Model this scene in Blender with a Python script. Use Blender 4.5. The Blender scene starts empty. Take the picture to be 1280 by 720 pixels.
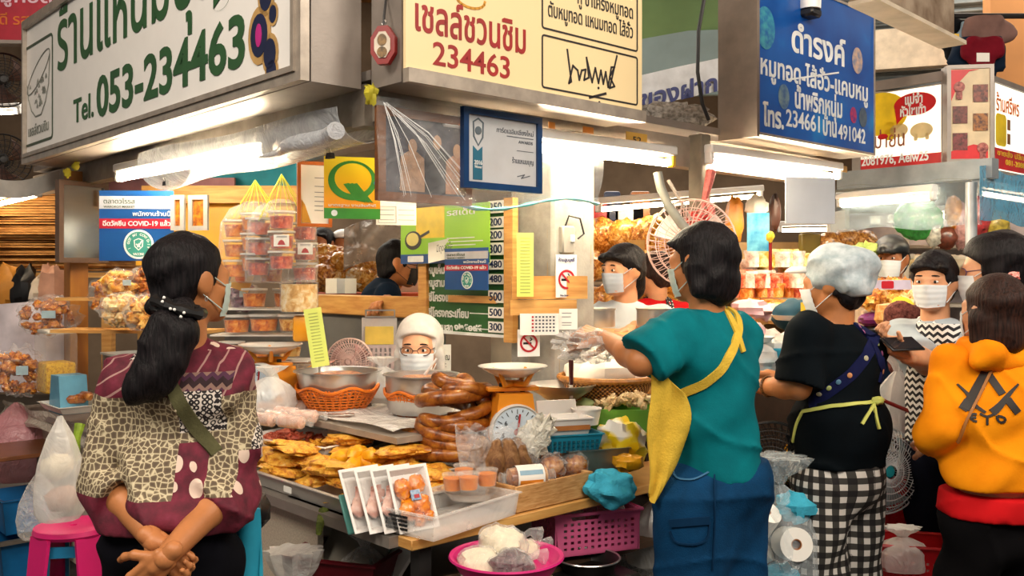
import bpy, bmesh, math, random
import numpy as np
from mathutils import Vector, Matrix, noise
from mathutils.geometry import tessellate_polygon
V = Vector
PI = math.pi
SC = bpy.context.scene
C = SC.collection
R = random.Random(7)

# ------------------------------------------------------------------ camera, world, lights, exposure
F, H, HY = 1168.0, 1.45, 345.0            # focal length in pixels (1280 wide), eye height, horizon row
cam = bpy.data.cameras.new('camera')
cam.sensor_width = 36.0
cam.lens = F / 1280 * 36
cam.shift_y = (HY - 360) / 1280
cam.clip_start = 0.05
cam_o = bpy.data.objects.new('camera', cam)
cam_o.location = (0, 0, H)
cam_o.rotation_euler = (PI / 2, 0, 0)
C.objects.link(cam_o)
SC.camera = cam_o
SC.view_settings.view_transform = 'Standard'
SC.view_settings.look = 'None'
SC.view_settings.gamma = 1
SC.view_settings.use_curve_mapping = False
SC.view_settings.exposure = 0.85
wd = bpy.data.worlds.new('hall_daylight')
SC.world = wd
wd.use_nodes = True
wd.node_tree.nodes['Background'].inputs[0].default_value = (1.0, 0.93, 0.84, 1)
wd.node_tree.nodes['Background'].inputs[1].default_value = 0.11


def area(name, loc, tgt, sx, sy, w, col=(1, 0.9, 0.76)):
    l = bpy.data.lights.new(name, 'AREA')
    l.shape = 'RECTANGLE'
    l.size, l.size_y, l.energy, l.color = sx, sy, w, col
    o = bpy.data.objects.new(name, l)
    C.objects.link(o)
    o.location = loc
    o.rotation_euler = (V(tgt) - V(loc)).to_track_quat('-Z', 'Y').to_euler()
    return o


area('hall_fill', (0.9, -0.8, 4.1), (0.5, 3.0, 0.8), 3.2, 1.6, 92)  # unseen fill lights, added above the hall in front and behind
area('hall_fill', (-2.6, 0.4, 4.0), (-0.8, 3.2, 0.8), 1.6, 1.2, 62)
area('hall_fill', (3.6, 1.2, 4.1), (2.0, 4.0, 0.9), 1.8, 1.4, 75)
area('hall_fill', (-3.0, 8.5, 3.9), (-2.5, 7.5, 0.8), 3.0, 2.4, 90)
area('hall_fill', (1.2, 8.5, 3.9), (1.2, 7.6, 0.8), 3.0, 2.4, 75)
area('hall_fill', (4.6, 7.5, 3.9), (4.2, 6.8, 0.8), 2.4, 2.0, 52)

# ------------------------------------------------------------------ the stall's own grid
O = V((-0.44, 2.90, 0))
AX = V((-0.676, 0.737, 0))                # along the long sign, away from the corner
BX = V((0.737, 0.676, 0))                 # along the cream sign, away from the corner
RA = math.atan2(-0.737, 0.676)            # facing of things on the long side
RB = math.atan2(0.676, 0.737)             # facing of things on the short side


def S(a, b, z=0): return O + AX * a + BX * b + V((0, 0, z))
def P(px, py, Y): return V(((px - 640) / F * Y, Y, H - (py - HY) / F * Y))
def onz(px, py, z): return P(px, py, (H - z) * F / (py - HY))


def onb(px, py, b):
    d = V(((px - 640) / F, 1, 0))
    return P(px, py, (b + O.dot(BX)) / d.dot(BX))


def ona(px, py, a):
    d = V(((px - 640) / F, 1, 0))
    return P(px, py, (a + O.dot(AX)) / d.dot(AX))


# ------------------------------------------------------------------ naming
def tag(o, label=None, cat=None, group=None, kind=None):
    if label: o['label'] = label
    if cat: o['category'] = cat
    if group: o['group'] = group
    if kind: o['kind'] = kind
    return o


def thing(name, label, cat, loc=(0, 0, 0), rz=0, group=None):
    o = bpy.data.objects.new(name, None)
    o.empty_display_size = 0.05
    C.objects.link(o)
    o.location = loc
    o.rotation_euler = (0, 0, rz)
    return tag(o, label, cat, group)


def dup(r, loc=None, rz=None, label=None, scale=None, eul=None):
    def cp(o, par):
        c = o.copy()
        C.objects.link(c)
        if par is not None: c.parent = par
        for k in KIDS.get(o.name, ()): 
            cp(k, c)
        return c
    n = cp(r, None)
    if loc is not None: n.location = loc
    if rz is not None: n.rotation_euler = (0, 0, rz)
    if eul is not None: n.rotation_euler = eul
    if scale is not None: n.scale = (scale,) * 3 if not hasattr(scale, '__len__') else scale
    if label: n['label'] = label
    return n


KIDS = {}


# ------------------------------------------------------------------ materials
def lin(h):
    if not isinstance(h, str): return tuple(h)[:3]
    h = h.lstrip('#')
    c = [int(h[i:i + 2], 16) / 255 for i in (0, 2, 4)]
    return tuple(x / 12.92 if x <= 0.04045 else ((x + 0.055) / 1.055) ** 2.4 for x in c)


def c4(h): return (*lin(h), 1)


class NT:
    def __init__(s, name):
        s.m = bpy.data.materials.new(name)
        s.m.use_nodes = True
        s.t = s.m.node_tree
        s.b = s.t.nodes['Principled BSDF']
        s.out = s.t.nodes['Material Output']
        s.tc = None

    def n(s, ty, **k):
        x = s.t.nodes.new('ShaderNode' + ty)
        for a, v in k.items(): setattr(x, a, v)
        return x

    def l(s, a, b): s.t.links.new(a, b)

    def set(s, sock, v):
        if isinstance(v, bpy.types.NodeSocket): s.l(v, sock)
        elif isinstance(v, str): sock.default_value = c4(v)
        elif v is not None: sock.default_value = v

    def co(s, kind='Object'):
        if s.tc is None: s.tc = s.n('TexCoord')
        return s.tc.outputs[kind]

    def math(s, op, a, b=None, c=None):
        x = s.n('Math', operation=op)
        for i, v in enumerate((a, b, c)):
            if v is not None: s.set(x.inputs[i], v)
        return x.outputs[0]

    def sep(s, v):
        x = s.n('SeparateXYZ')
        s.l(v, x.inputs[0])
        return x.outputs

    def comb(s, a=0, b=0, c=0):
        x = s.n('CombineXYZ')
        for i, v in enumerate((a, b, c)): s.set(x.inputs[i], v)
        return x.outputs[0]

    def mapv(s, v, sc=(1, 1, 1), rot=(0, 0, 0), loc=(0, 0, 0)):
        x = s.n('Mapping')
        s.l(v, x.inputs[0])
        x.inputs[1].default_value, x.inputs[2].default_value, x.inputs[3].default_value = loc, rot, sc
        return x.outputs[0]

    def noise(s, v, scale, detail=3, rough=.55, dist=0):
        x = s.n('TexNoise')
        s.l(v, x.inputs['Vector'])
        x.inputs['Scale'].default_value, x.inputs['Detail'].default_value = scale, detail
        x.inputs['Roughness'].default_value, x.inputs['Distortion'].default_value = rough, dist
        return x.outputs[0]

    def voro(s, v, scale, feature='F1', out=0, rnd=1):
        x = s.n('TexVoronoi', feature=feature)
        s.l(v, x.inputs['Vector'])
        x.inputs['Scale'].default_value = scale
        x.inputs['Randomness'].default_value = rnd
        return x.outputs[out]

    def ramp(s, f, stops, interp='LINEAR'):
        x = s.n('ValToRGB')
        x.color_ramp.interpolation = interp
        e = x.color_ramp.elements
        while len(e) < len(stops): e.new(.5)
        for q, (p, c) in zip(e, stops): q.position, q.color = p, c4(c)
        s.l(f, x.inputs[0])
        return x.outputs[0]

    def mix(s, f, a, b, blend='MIX'):
        x = s.n('Mix', data_type='RGBA', blend_type=blend)
        s.set(x.inputs[0], f)
        for i, v in ((6, a), (7, b)): s.set(x.inputs[i], v if not isinstance(v, tuple) or len(v) == 4 else (*v, 1))
        return x.outputs[2]

    def bump(s, h, st=.4, d=.01):
        x = s.n('Bump')
        s.l(h, x.inputs['Height'])
        x.inputs['Strength'].default_value, x.inputs['Distance'].default_value = st, d
        s.l(x.outputs[0], s.b.inputs['Normal'])

    def fin(s, col=None, rough=.5, metal=0, spec=None, coat=0):
        if col is not None: s.set(s.b.inputs['Base Color'], col)
        s.set(s.b.inputs['Roughness'], rough)
        s.b.inputs['Metallic'].default_value = metal
        if spec is not None: s.b.inputs['Specular IOR Level'].default_value = spec
        if coat: s.b.inputs['Coat Weight'].default_value = coat
        return s.m


MC = {}


def mat(name, col, rough=.5, metal=0, var=.12, scale=9, bump=0, bscale=60, col2=None, spec=None, coat=0, stretch=None, sss=0):
    """painted, moulded, printed or metal surface with a little uneven tone"""
    if name in MC: return MC[name]
    t = NT(name)
    v = t.co()
    if stretch: v = t.mapv(v, stretch)
    a = lin(col)
    b = lin(col2) if col2 else tuple(x * (1 - 2.2 * var) for x in a)
    f = t.noise(v, scale, 4)
    r = t.n('ValToRGB')
    e = r.color_ramp.elements
    e[0].position, e[1].position = .34, .66
    e[0].color, e[1].color = (*b, 1), (*a, 1)
    t.l(f, r.inputs[0])
    if bump: t.bump(t.noise(v, bscale, 3), bump, .004)
    if sss:
        t.b.inputs['Subsurface Weight'].default_value = sss
        t.b.inputs['Subsurface Radius'].default_value = (.01, .004, .002)
    if spec is None and rough >= .8: spec = .1
    MC[name] = t.fin(r.outputs[0], rough, metal, spec, coat)
    return MC[name]


def emit(name, col, st):
    if name in MC: return MC[name]
    t = NT(name)
    t.b.inputs['Emission Color'].default_value = c4(col)
    t.b.inputs['Emission Strength'].default_value = st
    MC[name] = t.fin(col, .4)
    return MC[name]


def film(name, col='ffffff', op=.22, rough=.12, crink=14, st=.9, mottle=.5):
    """thin clear plastic: lets most light through, catches white glints on its creases"""
    if name in MC: return MC[name]
    t = NT(name)
    v = t.co()
    h = t.noise(v, crink, 4, .6, 1.2)
    t.bump(h, st, .03)
    t.fin(col, rough, 0, .9)
    tr = t.n('BsdfTransparent')
    lw = t.n('LayerWeight')
    lw.inputs[0].default_value = .35
    f = t.math('ADD', t.math('MULTIPLY', lw.outputs[1], .30), op)
    f = t.math('ADD', f, t.math('MULTIPLY', t.math('SUBTRACT', h, .5), mottle))
    f.node.use_clamp = True
    mx = t.n('MixShader')
    t.l(f, mx.inputs[0])
    t.l(tr.outputs[0], mx.inputs[1])
    t.l(t.b.outputs[0], mx.inputs[2])
    t.l(mx.outputs[0], t.out.inputs[0])
    MC[name] = t.m
    return t.m


def food(name, cols, scale=25, rough=.45, bump=.6, bscale=70, coat=0, voro=0, dist=.6):
    if name in MC: return MC[name]
    t = NT(name)
    v = t.co()
    f = t.noise(v, scale, 5, .62, dist)
    if voro: f = t.math('ADD', t.math('MULTIPLY', f, .6), t.math('MULTIPLY', t.voro(v, voro), .55))
    k = len(cols)
    c = t.ramp(f, [(.3 + .4 * i / max(1, k - 1), x) for i, x in enumerate(cols)])
    if bump: t.bump(t.noise(v, bscale, 4), bump, .006)
    MC[name] = t.fin(c, rough, 0, None, coat)
    return MC[name]


def steel(name='brushed_steel', col='c9c7c4', rough=.28):
    return mat(name, col, rough, .85, .06, 14, .05, 200)


# ------------------------------------------------------------------ mesh building
class MB:
    def __init__(s): s.v, s.f, s.s, s.uv = [], [], [], None

    def add(s, vs, fs, smooth=True, M=None):
        k = len(s.v)
        s.v += [tuple(M @ V(p)) if M else tuple(p) for p in vs]
        s.f += [tuple(i + k for i in f) for f in fs]
        s.s += [smooth] * len(fs)
        return s

    def box(s, c, d, M=None, bev=0, seg=1):
        x, y, z = d[0] / 2, d[1] / 2, d[2] / 2
        if bev:
            bm = bmesh.new()
            bmesh.ops.create_cube(bm, size=1)
            bmesh.ops.scale(bm, vec=d, verts=bm.verts)
            bmesh.ops.bevel(bm, geom=bm.edges[:], offset=bev, segments=seg, affect='EDGES', profile=.5)
            bmesh.ops.translate(bm, vec=c, verts=bm.verts)
            bm.verts.index_update()
            s.add([v.co[:] for v in bm.verts], [[v.index for v in f.verts] for f in bm.faces], True, M)
            bm.free()
            return s
        vs = [(c[0] + i * x, c[1] + j * y, c[2] + k * z) for i in (-1, 1) for j in (-1, 1) for k in (-1, 1)]
        return s.add(vs, [(0, 1, 3, 2), (4, 6, 7, 5), (0, 4, 5, 1), (2, 3, 7, 6), (0, 2, 6, 4), (1, 5, 7, 3)], False, M)

    def tube(s, pts, r, n=8, closed=False, cap=True, M=None, flat=1):
        pts = [V(p) for p in pts]
        k = len(pts)
        rr = r if hasattr(r, '__len__') else [r] * k
        vs, fs = [], []
        up = None
        for i, p in enumerate(pts):
            a, b = pts[(i - 1) % k if closed else max(i - 1, 0)], pts[(i + 1) % k if closed else min(i + 1, k - 1)]
            t = (b - a).normalized() if (b - a).length > 1e-9 else V((0, 0, 1))
            if up is None:
                up = t.orthogonal().normalized() if abs(t.z) > .9 else V((0, 0, 1)).cross(t).normalized()
            up = (up - t * up.dot(t))
            up = up.normalized() if up.length > 1e-6 else t.orthogonal().normalized()
            w = t.cross(up)
            for j in range(n):
                q = 2 * PI * j / n
                vs.append(p + (up * math.cos(q) + w * math.sin(q) * flat) * rr[i])
        m = k if closed else k - 1
        for i in range(m):
            for j in range(n):
                a, b = i * n + j, i * n + (j + 1) % n
                c, d = ((i + 1) % k) * n + (j + 1) % n, ((i + 1) % k) * n + j
                fs.append((a, b, c, d))
        if cap and not closed:
            fs += [tuple(range(n - 1, -1, -1)), tuple((k - 1) * n + j for j in range(n))]
        return s.add(vs, fs, True, M)

    def cyl(s, p0, p1, r0, r1=None, n=16, M=None):
        return s.tube([p0, p1], [r0, r1 if r1 is not None else r0], n, M=M)

    def lathe(s, prof, n=28, c=(0, 0, 0), M=None, sx=1, sy=1, wob=None):
        vs, fs = [], []
        k = len(prof)
        for i, (r, z) in enumerate(prof):
            for j in range(n):
                q = 2 * PI * j / n
                w = wob(q, i / (k - 1)) if wob else 1
                vs.append((c[0] + r * w * sx * math.cos(q), c[1] + r * w * sy * math.sin(q), c[2] + z))
        for i in range(k - 1):
            for j in range(n):
                fs.append((i * n + j, i * n + (j + 1) % n, (i + 1) * n + (j + 1) % n, (i + 1) * n + j))
        if prof[0][0] > 1e-6: fs.append(tuple(range(n - 1, -1, -1)))
        if prof[-1][0] > 1e-6: fs.append(tuple((k - 1) * n + j for j in range(n)))
        return s.add(vs, fs, True, M)

    def prism(s, out, d, M=None, holes=(), y0=0):
        """outline in x/z, front at y0, thickness d towards +y"""
        loops = [list(out)] + [list(h) for h in holes]
        flat = [p for l in loops for p in l]
        n = len(flat)
        tri = tessellate_polygon([[V((p[0], p[1], 0)) for p in l] for l in loops])
        vs = [(x, y0, z) for x, z in flat] + [(x, y0 + d, z) for x, z in flat]
        fs = []
        for t in tri:
            a, b, c = (V((*flat[i], 0)) for i in t)
            if (b - a).cross(c - a).z < 0: t = (t[0], t[2], t[1])
            fs += [tuple(t), (t[2] + n, t[1] + n, t[0] + n)]
        k = 0
        for l in loops:
            m = len(l)
            ar = sum(l[i][0] * l[(i + 1) % m][1] - l[(i + 1) % m][0] * l[i][1] for i in range(m))
            if l is not loops[0]: ar = -ar
            for i in range(m):
                a, b = k + i, k + (i + 1) % m
                fs.append((b, a, a + n, b + n) if ar > 0 else (a, b, b + n, a + n))
            k += m
        return s.add(vs, fs, False, M)

    def ell(s, c, r, n=14, m=9, M=None, nz=0, ns=8, seed=0):
        vs, fs = [], []
        r = r if hasattr(r, '__len__') else (r, r, r)
        for i in range(m + 1):
            th = PI * i / m
            for j in range(n):
                q = 2 * PI * j / n
                d = V((math.sin(th) * math.cos(q), math.sin(th) * math.sin(q), -math.cos(th)))
                w = 1 + (nz * noise.noise(d * ns * .25 + V((seed * 3.7, seed, 0))) if nz else 0)
                vs.append((c[0] + d.x * r[0] * w, c[1] + d.y * r[1] * w, c[2] + d.z * r[2] * w))
        for i in range(m):
            for j in range(n):
                fs.append((i * n + j, i * n + (j + 1) % n, (i + 1) * n + (j + 1) % n, (i + 1) * n + j))
        return s.add(vs, fs, True, M)

    def sheet(s, fn, nu=12, nv=12, th=.0008, M=None, wrap=False):
        """thin sheet through fn(u, v), given a real thickness"""
        g = [[V(fn(i / nu, j / nv)) for j in range(nv + 1)] for i in range(nu + 1)]
        nn = [[None] * (nv + 1) for _ in range(nu + 1)]
        for i in range(nu + 1):
            for j in range(nv + 1):
                a = g[min(i + 1, nu)][j] - g[max(i - 1, 0)][j]
                b = g[i][min(j + 1, nv)] - g[i][max(j - 1, 0)]
                q = a.cross(b)
                nn[i][j] = q.normalized() if q.length > 1e-12 else V((0, 0, 1))
        w = nv + 1
        t = (nu + 1) * w
        vs = [g[i][j] for i in range(nu + 1) for j in range(w)] + [g[i][j] - nn[i][j] * th for i in range(nu + 1) for j in range(w)]
        fs = []
        for i in range(nu):
            for j in range(nv):
                a, b, c, d = i * w + j, (i + 1) * w + j, (i + 1) * w + j + 1, i * w + j + 1
                fs += [(a, b, c, d), (d + t, c + t, b + t, a + t)]
        ed = [(i * w, (i + 1) * w) for i in range(nu)] + [(nu * w + j, nu * w + j + 1) for j in range(nv)] + \
             [((i + 1) * w + nv, i * w + nv) for i in range(nu)] + [(j + 1, j) for j in range(nv)]
        fs += [(b, a, a + t, b + t) for a, b in ed]
        return s.add(vs, fs, True, M)

    def open_box(s, w, d, h, t=.004, tap=0, M=None, z=0, lip=0):
        """tray: outer size at the rim, walls t thick, floor narrower by tap"""
        def ring(x, y, zz): return [(-x, -y, zz), (x, -y, zz), (x, y, zz), (-x, y, zz)]
        W, D = w / 2, d / 2
        rs = [ring(W - tap, D - tap, z), ring(W, D, z + h)]
        if lip: rs += [ring(W + lip, D + lip, z + h), ring(W + lip, D + lip, z + h + t)]
        rs += [ring(W - t, D - t, z + h + (t if lip else 0)), ring(W - tap - t, D - tap - t, z + t)]
        vs = [p for r in rs for p in r]
        fs = [(3, 2, 1, 0)]
        for i in range(len(rs) - 1):
            for j in range(4): fs.append((i * 4 + j, i * 4 + (j + 1) % 4, i * 4 + 4 + (j + 1) % 4, i * 4 + 4 + j))
        k = (len(rs) - 1) * 4
        fs.append((k, k + 1, k + 2, k + 3))
        return s.add(vs, fs, False, M)

    def ob(s, name, m, parent=None, ang=38, loc=None, eul=None):
        me = bpy.data.meshes.new(name)
        me.from_pydata(s.v, [], s.f)
        if any(s.s):
            me.polygons.foreach_set('use_smooth', s.s)
            try: me.set_sharp_from_angle(angle=math.radians(ang))
            except Exception: pass
        return link(name, me, m, parent, loc, eul)


def link(name, me, m, parent=None, loc=None, eul=None):
    if m is not None: me.materials.append(m)
    o = bpy.data.objects.new(name, me)
    C.objects.link(o)
    if loc is not None: o.location = loc
    if eul is not None: o.rotation_euler = eul
    if parent is not None:
        o.parent = parent
        KIDS.setdefault(parent.name, []).append(o)
    return o


def Tm(loc=(0, 0, 0), rz=0, rx=0, ry=0):
    return Matrix.Translation(V(loc)) @ Matrix.Rotation(rz, 4, 'Z') @ Matrix.Rotation(ry, 4, 'Y') @ Matrix.Rotation(rx, 4, 'X')


# ------------------------------------------------------------------ soft bodies: smooth union of tapered limbs, meshed as one surface
def nets(prims, h, k=.03, fold=None, cut=None, pad=None):
    """prims: (p0, p1, r0, r1[, flat]) limb or (c, (rx, ry, rz)[, rot matrix]) lump"""
    lo, hi = np.full(3, 1e9), np.full(3, -1e9)
    for q in prims:
        if hasattr(q[1], '__len__') and len(q) <= 3:
            r = max(q[1]); pts = [q[0]]
        else:
            r = max(q[2], q[3]); pts = [q[0], q[1]]
        for p in pts:
            lo = np.minimum(lo, np.array(p) - r); hi = np.maximum(hi, np.array(p) + r)
    e = (pad or 0.02) + 2 * h
    lo -= e; hi += e
    n = np.ceil((hi - lo) / h).astype(int) + 1
    ax = [lo[i] + h * np.arange(n[i]) for i in range(3)]
    X, Y, Z = (a.astype(np.float32) for a in np.meshgrid(*ax, indexing='ij'))
    D = None
    for q in prims:
        if len(q) <= 3:
            c, r = q[0], q[1]
            dx, dy, dz = X - c[0], Y - c[1], Z - c[2]
            if len(q) == 3:
                m = q[2].transposed()
                dx, dy, dz = (m[i][0] * dx + m[i][1] * dy + m[i][2] * dz for i in range(3))
            u = np.sqrt((dx / r[0]) ** 2 + (dy / r[1]) ** 2 + (dz / r[2]) ** 2)
            w = np.sqrt((dx / r[0] ** 2) ** 2 + (dy / r[1] ** 2) ** 2 + (dz / r[2] ** 2) ** 2) + 1e-9
            d = u * (u - 1) / w
        else:
            a, b = np.array(q[0]), np.array(q[1])
            ab = b - a
            L = float(ab @ ab) + 1e-12
            t = np.clip(((X - a[0]) * ab[0] + (Y - a[1]) * ab[1] + (Z - a[2]) * ab[2]) / L, 0, 1)
            ex, ey, ez = X - (a[0] + t * ab[0]), Y - (a[1] + t * ab[1]), Z - (a[2] + t * ab[2])
            d = np.sqrt(ex * ex + ey * ey + ez * ez) - (q[2] + t * (q[3] - q[2]))
            if len(q) > 4 and q[4]:
                u_ = ab / math.sqrt(L)
                d = np.maximum(d, (X - b[0]) * u_[0] + (Y - b[1]) * u_[1] + (Z - b[2]) * u_[2])
        if D is None: D = d
        else:
            g = np.clip(.5 + .5 * (D - d) / k, 0, 1)
            D = D + (d - D) * g - k * g * (1 - g)
    if fold: D = D + fold(X, Y, Z)
    if cut: D = np.maximum(D, cut(X, Y, Z))
    ins = D < 0
    nx, ny, nz_ = D.shape
    cnt = np.zeros((nx - 1, ny - 1, nz_ - 1), np.int8)
    for i in (0, 1):
        for j in (0, 1):
            for l in (0, 1): cnt += ins[i:nx - 1 + i, j:ny - 1 + j, l:nz_ - 1 + l]
    act = (cnt > 0) & (cnt < 8)
    idx = -np.ones(act.shape, np.int64)
    ci = np.argwhere(act)
    idx[act] = np.arange(len(ci))
    acc, num = np.zeros((len(ci), 3)), np.zeros(len(ci))
    cor = [(i, j, l) for i in (0, 1) for j in (0, 1) for l in (0, 1)]
    val = {c: D[ci[:, 0] + c[0], ci[:, 1] + c[1], ci[:, 2] + c[2]] for c in cor}
    for c in cor:
        for x in range(3):
            if c[x] == 0:
                d = list(c); d[x] = 1
                v0, v1 = val[c], val[tuple(d)]
                m = (v0 < 0) != (v1 < 0)
                t = np.where(m, v0 / np.where(m, v0 - v1, 1), 0)
                p = np.tile(np.array(c, float), (len(ci), 1))
                p[:, x] += t
                acc += p * m[:, None]; num += m
    vs = lo + (ci + acc / num[:, None]) * h
    fs = []
    for x in range(3):
        y, z = (x + 1) % 3, (x + 2) % 3
        s0 = [slice(None)] * 3; s1 = [slice(None)] * 3
        s0[x] = slice(0, -1); s1[x] = slice(1, None)
        a, b = ins[tuple(s0)], ins[tuple(s1)]
        q = np.argwhere(a != b)
        ok = (q[:, y] > 0) & (q[:, z] > 0) & (q[:, y] < act.shape[y]) & (q[:, z] < act.shape[z])
        q = q[ok]
        ey, ez = np.eye(3, dtype=int)[y], np.eye(3, dtype=int)[z]
        g = [idx[tuple((q - o).T)] for o in (0 * ey, ey, ey + ez, ez)]
        g = np.stack(g, 1)
        fl = a[tuple(q.T)]
        g[~fl] = g[~fl][:, ::-1]
        fs.append(g)
    return vs, np.concatenate(fs)


def soft(name, parts, m, parent=None, uv=None):
    """one mesh from the outputs of nets()"""
    vs, fs, k = [], [], 0
    for a, b in parts:
        vs.append(a); fs.append(b + k); k += len(a)
    vs, fs = np.concatenate(vs), np.concatenate(fs)
    me = bpy.data.meshes.new(name)
    me.vertices.add(len(vs)); me.vertices.foreach_set('co', vs.astype(np.float32).ravel())
    me.loops.add(fs.size); me.loops.foreach_set('vertex_index', fs.astype(np.int32).ravel())
    me.polygons.add(len(fs)); me.polygons.foreach_set('loop_start', np.arange(0, fs.size, 4, dtype=np.int32))
    me.update(calc_edges=True)
    me.validate()
    me.polygons.foreach_set('use_smooth', np.ones(len(me.polygons), bool))
    if uv:
        l = me.uv_layers.new(name='UVMap')
        li = np.zeros(len(me.loops), np.int32); me.loops.foreach_get('vertex_index', li)
        l.data.foreach_set('uv', uv(vs)[li].astype(np.float32).ravel())
    return link(name, me, m, parent)


# ------------------------------------------------------------------ lettering
_TC = {}


def glyph_loops(s, bold):
    if (s, bold) in _TC: return _TC[(s, bold)]
    cu = bpy.data.curves.new('lettering', 'FONT')
    cu.body = s; cu.size = 1
    o = bpy.data.objects.new('lettering', cu)
    C.objects.link(o)
    dg = bpy.context.evaluated_depsgraph_get()
    cc = o.evaluated_get(dg).to_curve(dg)
    loops = []
    for sp in cc.splines:
        pts = []
        bp = sp.bezier_points
        for i in range(len(bp)):
            a, b = bp[i], bp[(i + 1) % len(bp)]
            p0, p1, p2, p3 = a.co, a.handle_right, b.handle_left, b.co
            st = ((p1 - p0).cross(p3 - p0)).length + ((p2 - p0).cross(p3 - p0)).length < 1e-5
            for j in range(1 if st else 4):
                t = j / 4
                q = p0 * (1 - t) ** 3 + p1 * 3 * t * (1 - t) ** 2 + p2 * 3 * t * t * (1 - t) + p3 * t ** 3
                if not pts or (q - pts[-1]).length > 1e-4: pts.append(q.copy())
        if len(pts) > 1 and (pts[0] - pts[-1]).length < 1e-4: pts.pop()
        if len(pts) > 2: loops.append([(p.x, p.y) for p in pts])
    o.to_curve_clear()
    bpy.data.objects.remove(o); bpy.data.curves.remove(cu)
    ar = [sum(l[i][0] * l[(i + 1) % len(l)][1] - l[(i + 1) % len(l)][0] * l[i][1] for i in range(len(l))) for l in loops]
    out = []

    def off(l, d):
        r, n = [], len(l)
        for i in range(n):
            a, b, c = V(l[i - 1]), V(l[i]), V(l[(i + 1) % n])
            u, w = (b - a), (c - b)
            u = u.normalized() if u.length else V((1, 0)); w = w.normalized() if w.length else u
            nn = V((u.y, -u.x)) + V((w.y, -w.x))
            nn = nn.normalized() if nn.length > 1e-6 else V((u.y, -u.x))
            kk = max(.5, nn.dot(V((u.y, -u.x))))
            r.append(tuple(b + nn * d / kk))
        return r

    def inside(p, l):
        c = False
        for i in range(len(l)):
            (x0, y0), (x1, y1) = l[i - 1], l[i]
            if (y0 > p[1]) != (y1 > p[1]) and p[0] < (x1 - x0) * (p[1] - y0) / (y1 - y0) + x0: c = not c
        return c
    for l, a in zip(loops, ar):
        sg = 1 if a > 0 else -1
        if any(b * sg < 0 and abs(b) > abs(a) and inside(l[0], q) for q, b in zip(loops, ar)): continue
        hs = [q for q, b in zip(loops, ar) if b * sg < 0 and abs(b) < abs(a) and inside(q[0], l)]
        out.append((off(l, bold * sg), [off(q, bold * sg) for q in hs]))
    _TC[(s, bold)] = out
    return out


def text(mb, s, x0, z0, w=None, h=None, bold=.0, y=0, th=.0015, slant=0, M=None, wav=None):
    """lettering between x0 and x0+w, baseline z0, capital height h, front face at y-th"""
    gl = glyph_loops(s, bold)
    if not gl: return
    xs = [p[0] for l, _ in gl for p in l]
    a, b = min(xs), max(xs)
    if h is None: h = .7 * w / (b - a)
    sz = h / .7
    sx = w / (b - a) if w else sz

    def T(p):
        x, z = x0 + (p[0] - a) * sx, z0 + p[1] * sz
        x += slant * p[1] * sz
        return wav(x, z) if wav else (x, z)
    for l, hs in gl:
        try: mb.prism([T(p) for p in l], th, M, [[T(p) for p in q] for q in hs], y0=y - th)
        except Exception: pass


def rrect(x0, z0, x1, z1, r, n=4):
    o = []
    for cx, cz, q in ((x1 - r, z1 - r, 0), (x0 + r, z1 - r, 1), (x0 + r, z0 + r, 2), (x1 - r, z0 + r, 3)):
        for i in range(n + 1):
            a = (q + i / n) * PI / 2
            o.append((cx + r * math.cos(a), cz + r * math.sin(a)))
    return o


def circ(cx, cz, r, n=24, rz=None):
    return [(cx + r * math.cos(2 * PI * i / n), cz + (rz or r) * math.sin(2 * PI * i / n)) for i in range(n)]


def outline(mb, pts, w, y=0, th=.0015, M=None):
    """a drawn closed line of width w"""
    c = V((sum(p[0] for p in pts) / len(pts), sum(p[1] for p in pts) / len(pts)))
    n = len(pts)
    inn = []
    for i in range(n):
        a, b, d = V(pts[i - 1]), V(pts[i]), V(pts[(i + 1) % n])
        u = (d - a).normalized()
        nn = V((-u.y, u.x))
        if nn.dot(c - b) < 0: nn = -nn
        inn.append(tuple(b + nn * w))
    mb.prism(pts, th, M, [inn], y0=y - th)


def stroke(mb, pts, w, y=0, th=.0015, M=None):
    """a drawn open line"""
    for i in range(len(pts) - 1):
        a, b = V(pts[i]), V(pts[i + 1])
        u = b - a
        if u.length < 1e-6: continue
        u.normalize()
        n = V((-u.y, u.x)) * w / 2
        e = u * w * .4
        mb.prism([tuple(a - e - n), tuple(b + e - n), tuple(b + e + n), tuple(a - e + n)], th, M, y0=y - th)


def rect(x0, z0, x1, z1): return [(x0, z0), (x1, z0), (x1, z1), (x0, z1)]


class Face:
    """a wall-parallel plane of the stall: turns photo points into its own x / z, and holds flat things"""
    def __init__(s, side, off):
        s.side, s.off = side, off
        s.rz = RA if side == 'A' else RB
        s.f = (lambda x, y: onb(x, y, off)) if side == 'A' else (lambda x, y: ona(x, y, off))

    def p(s, px, py): return s.f(px, py)

    def xz(s, px, py, org):
        w = s.p(px, py) - V(org)
        d = -AX if s.side == 'A' else BX
        return w.dot(d), w.z


def frame_bars(mb, x0, z0, x1, z1, w, d, y0=0, M=None):
    """mitred frame, front at y0, bars w wide"""
    mb.prism(rect(x0, z0, x1, z1), d, M, [rect(x0 + w, z0 + w, x1 - w, z1 - w)], y0=y0)
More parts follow.
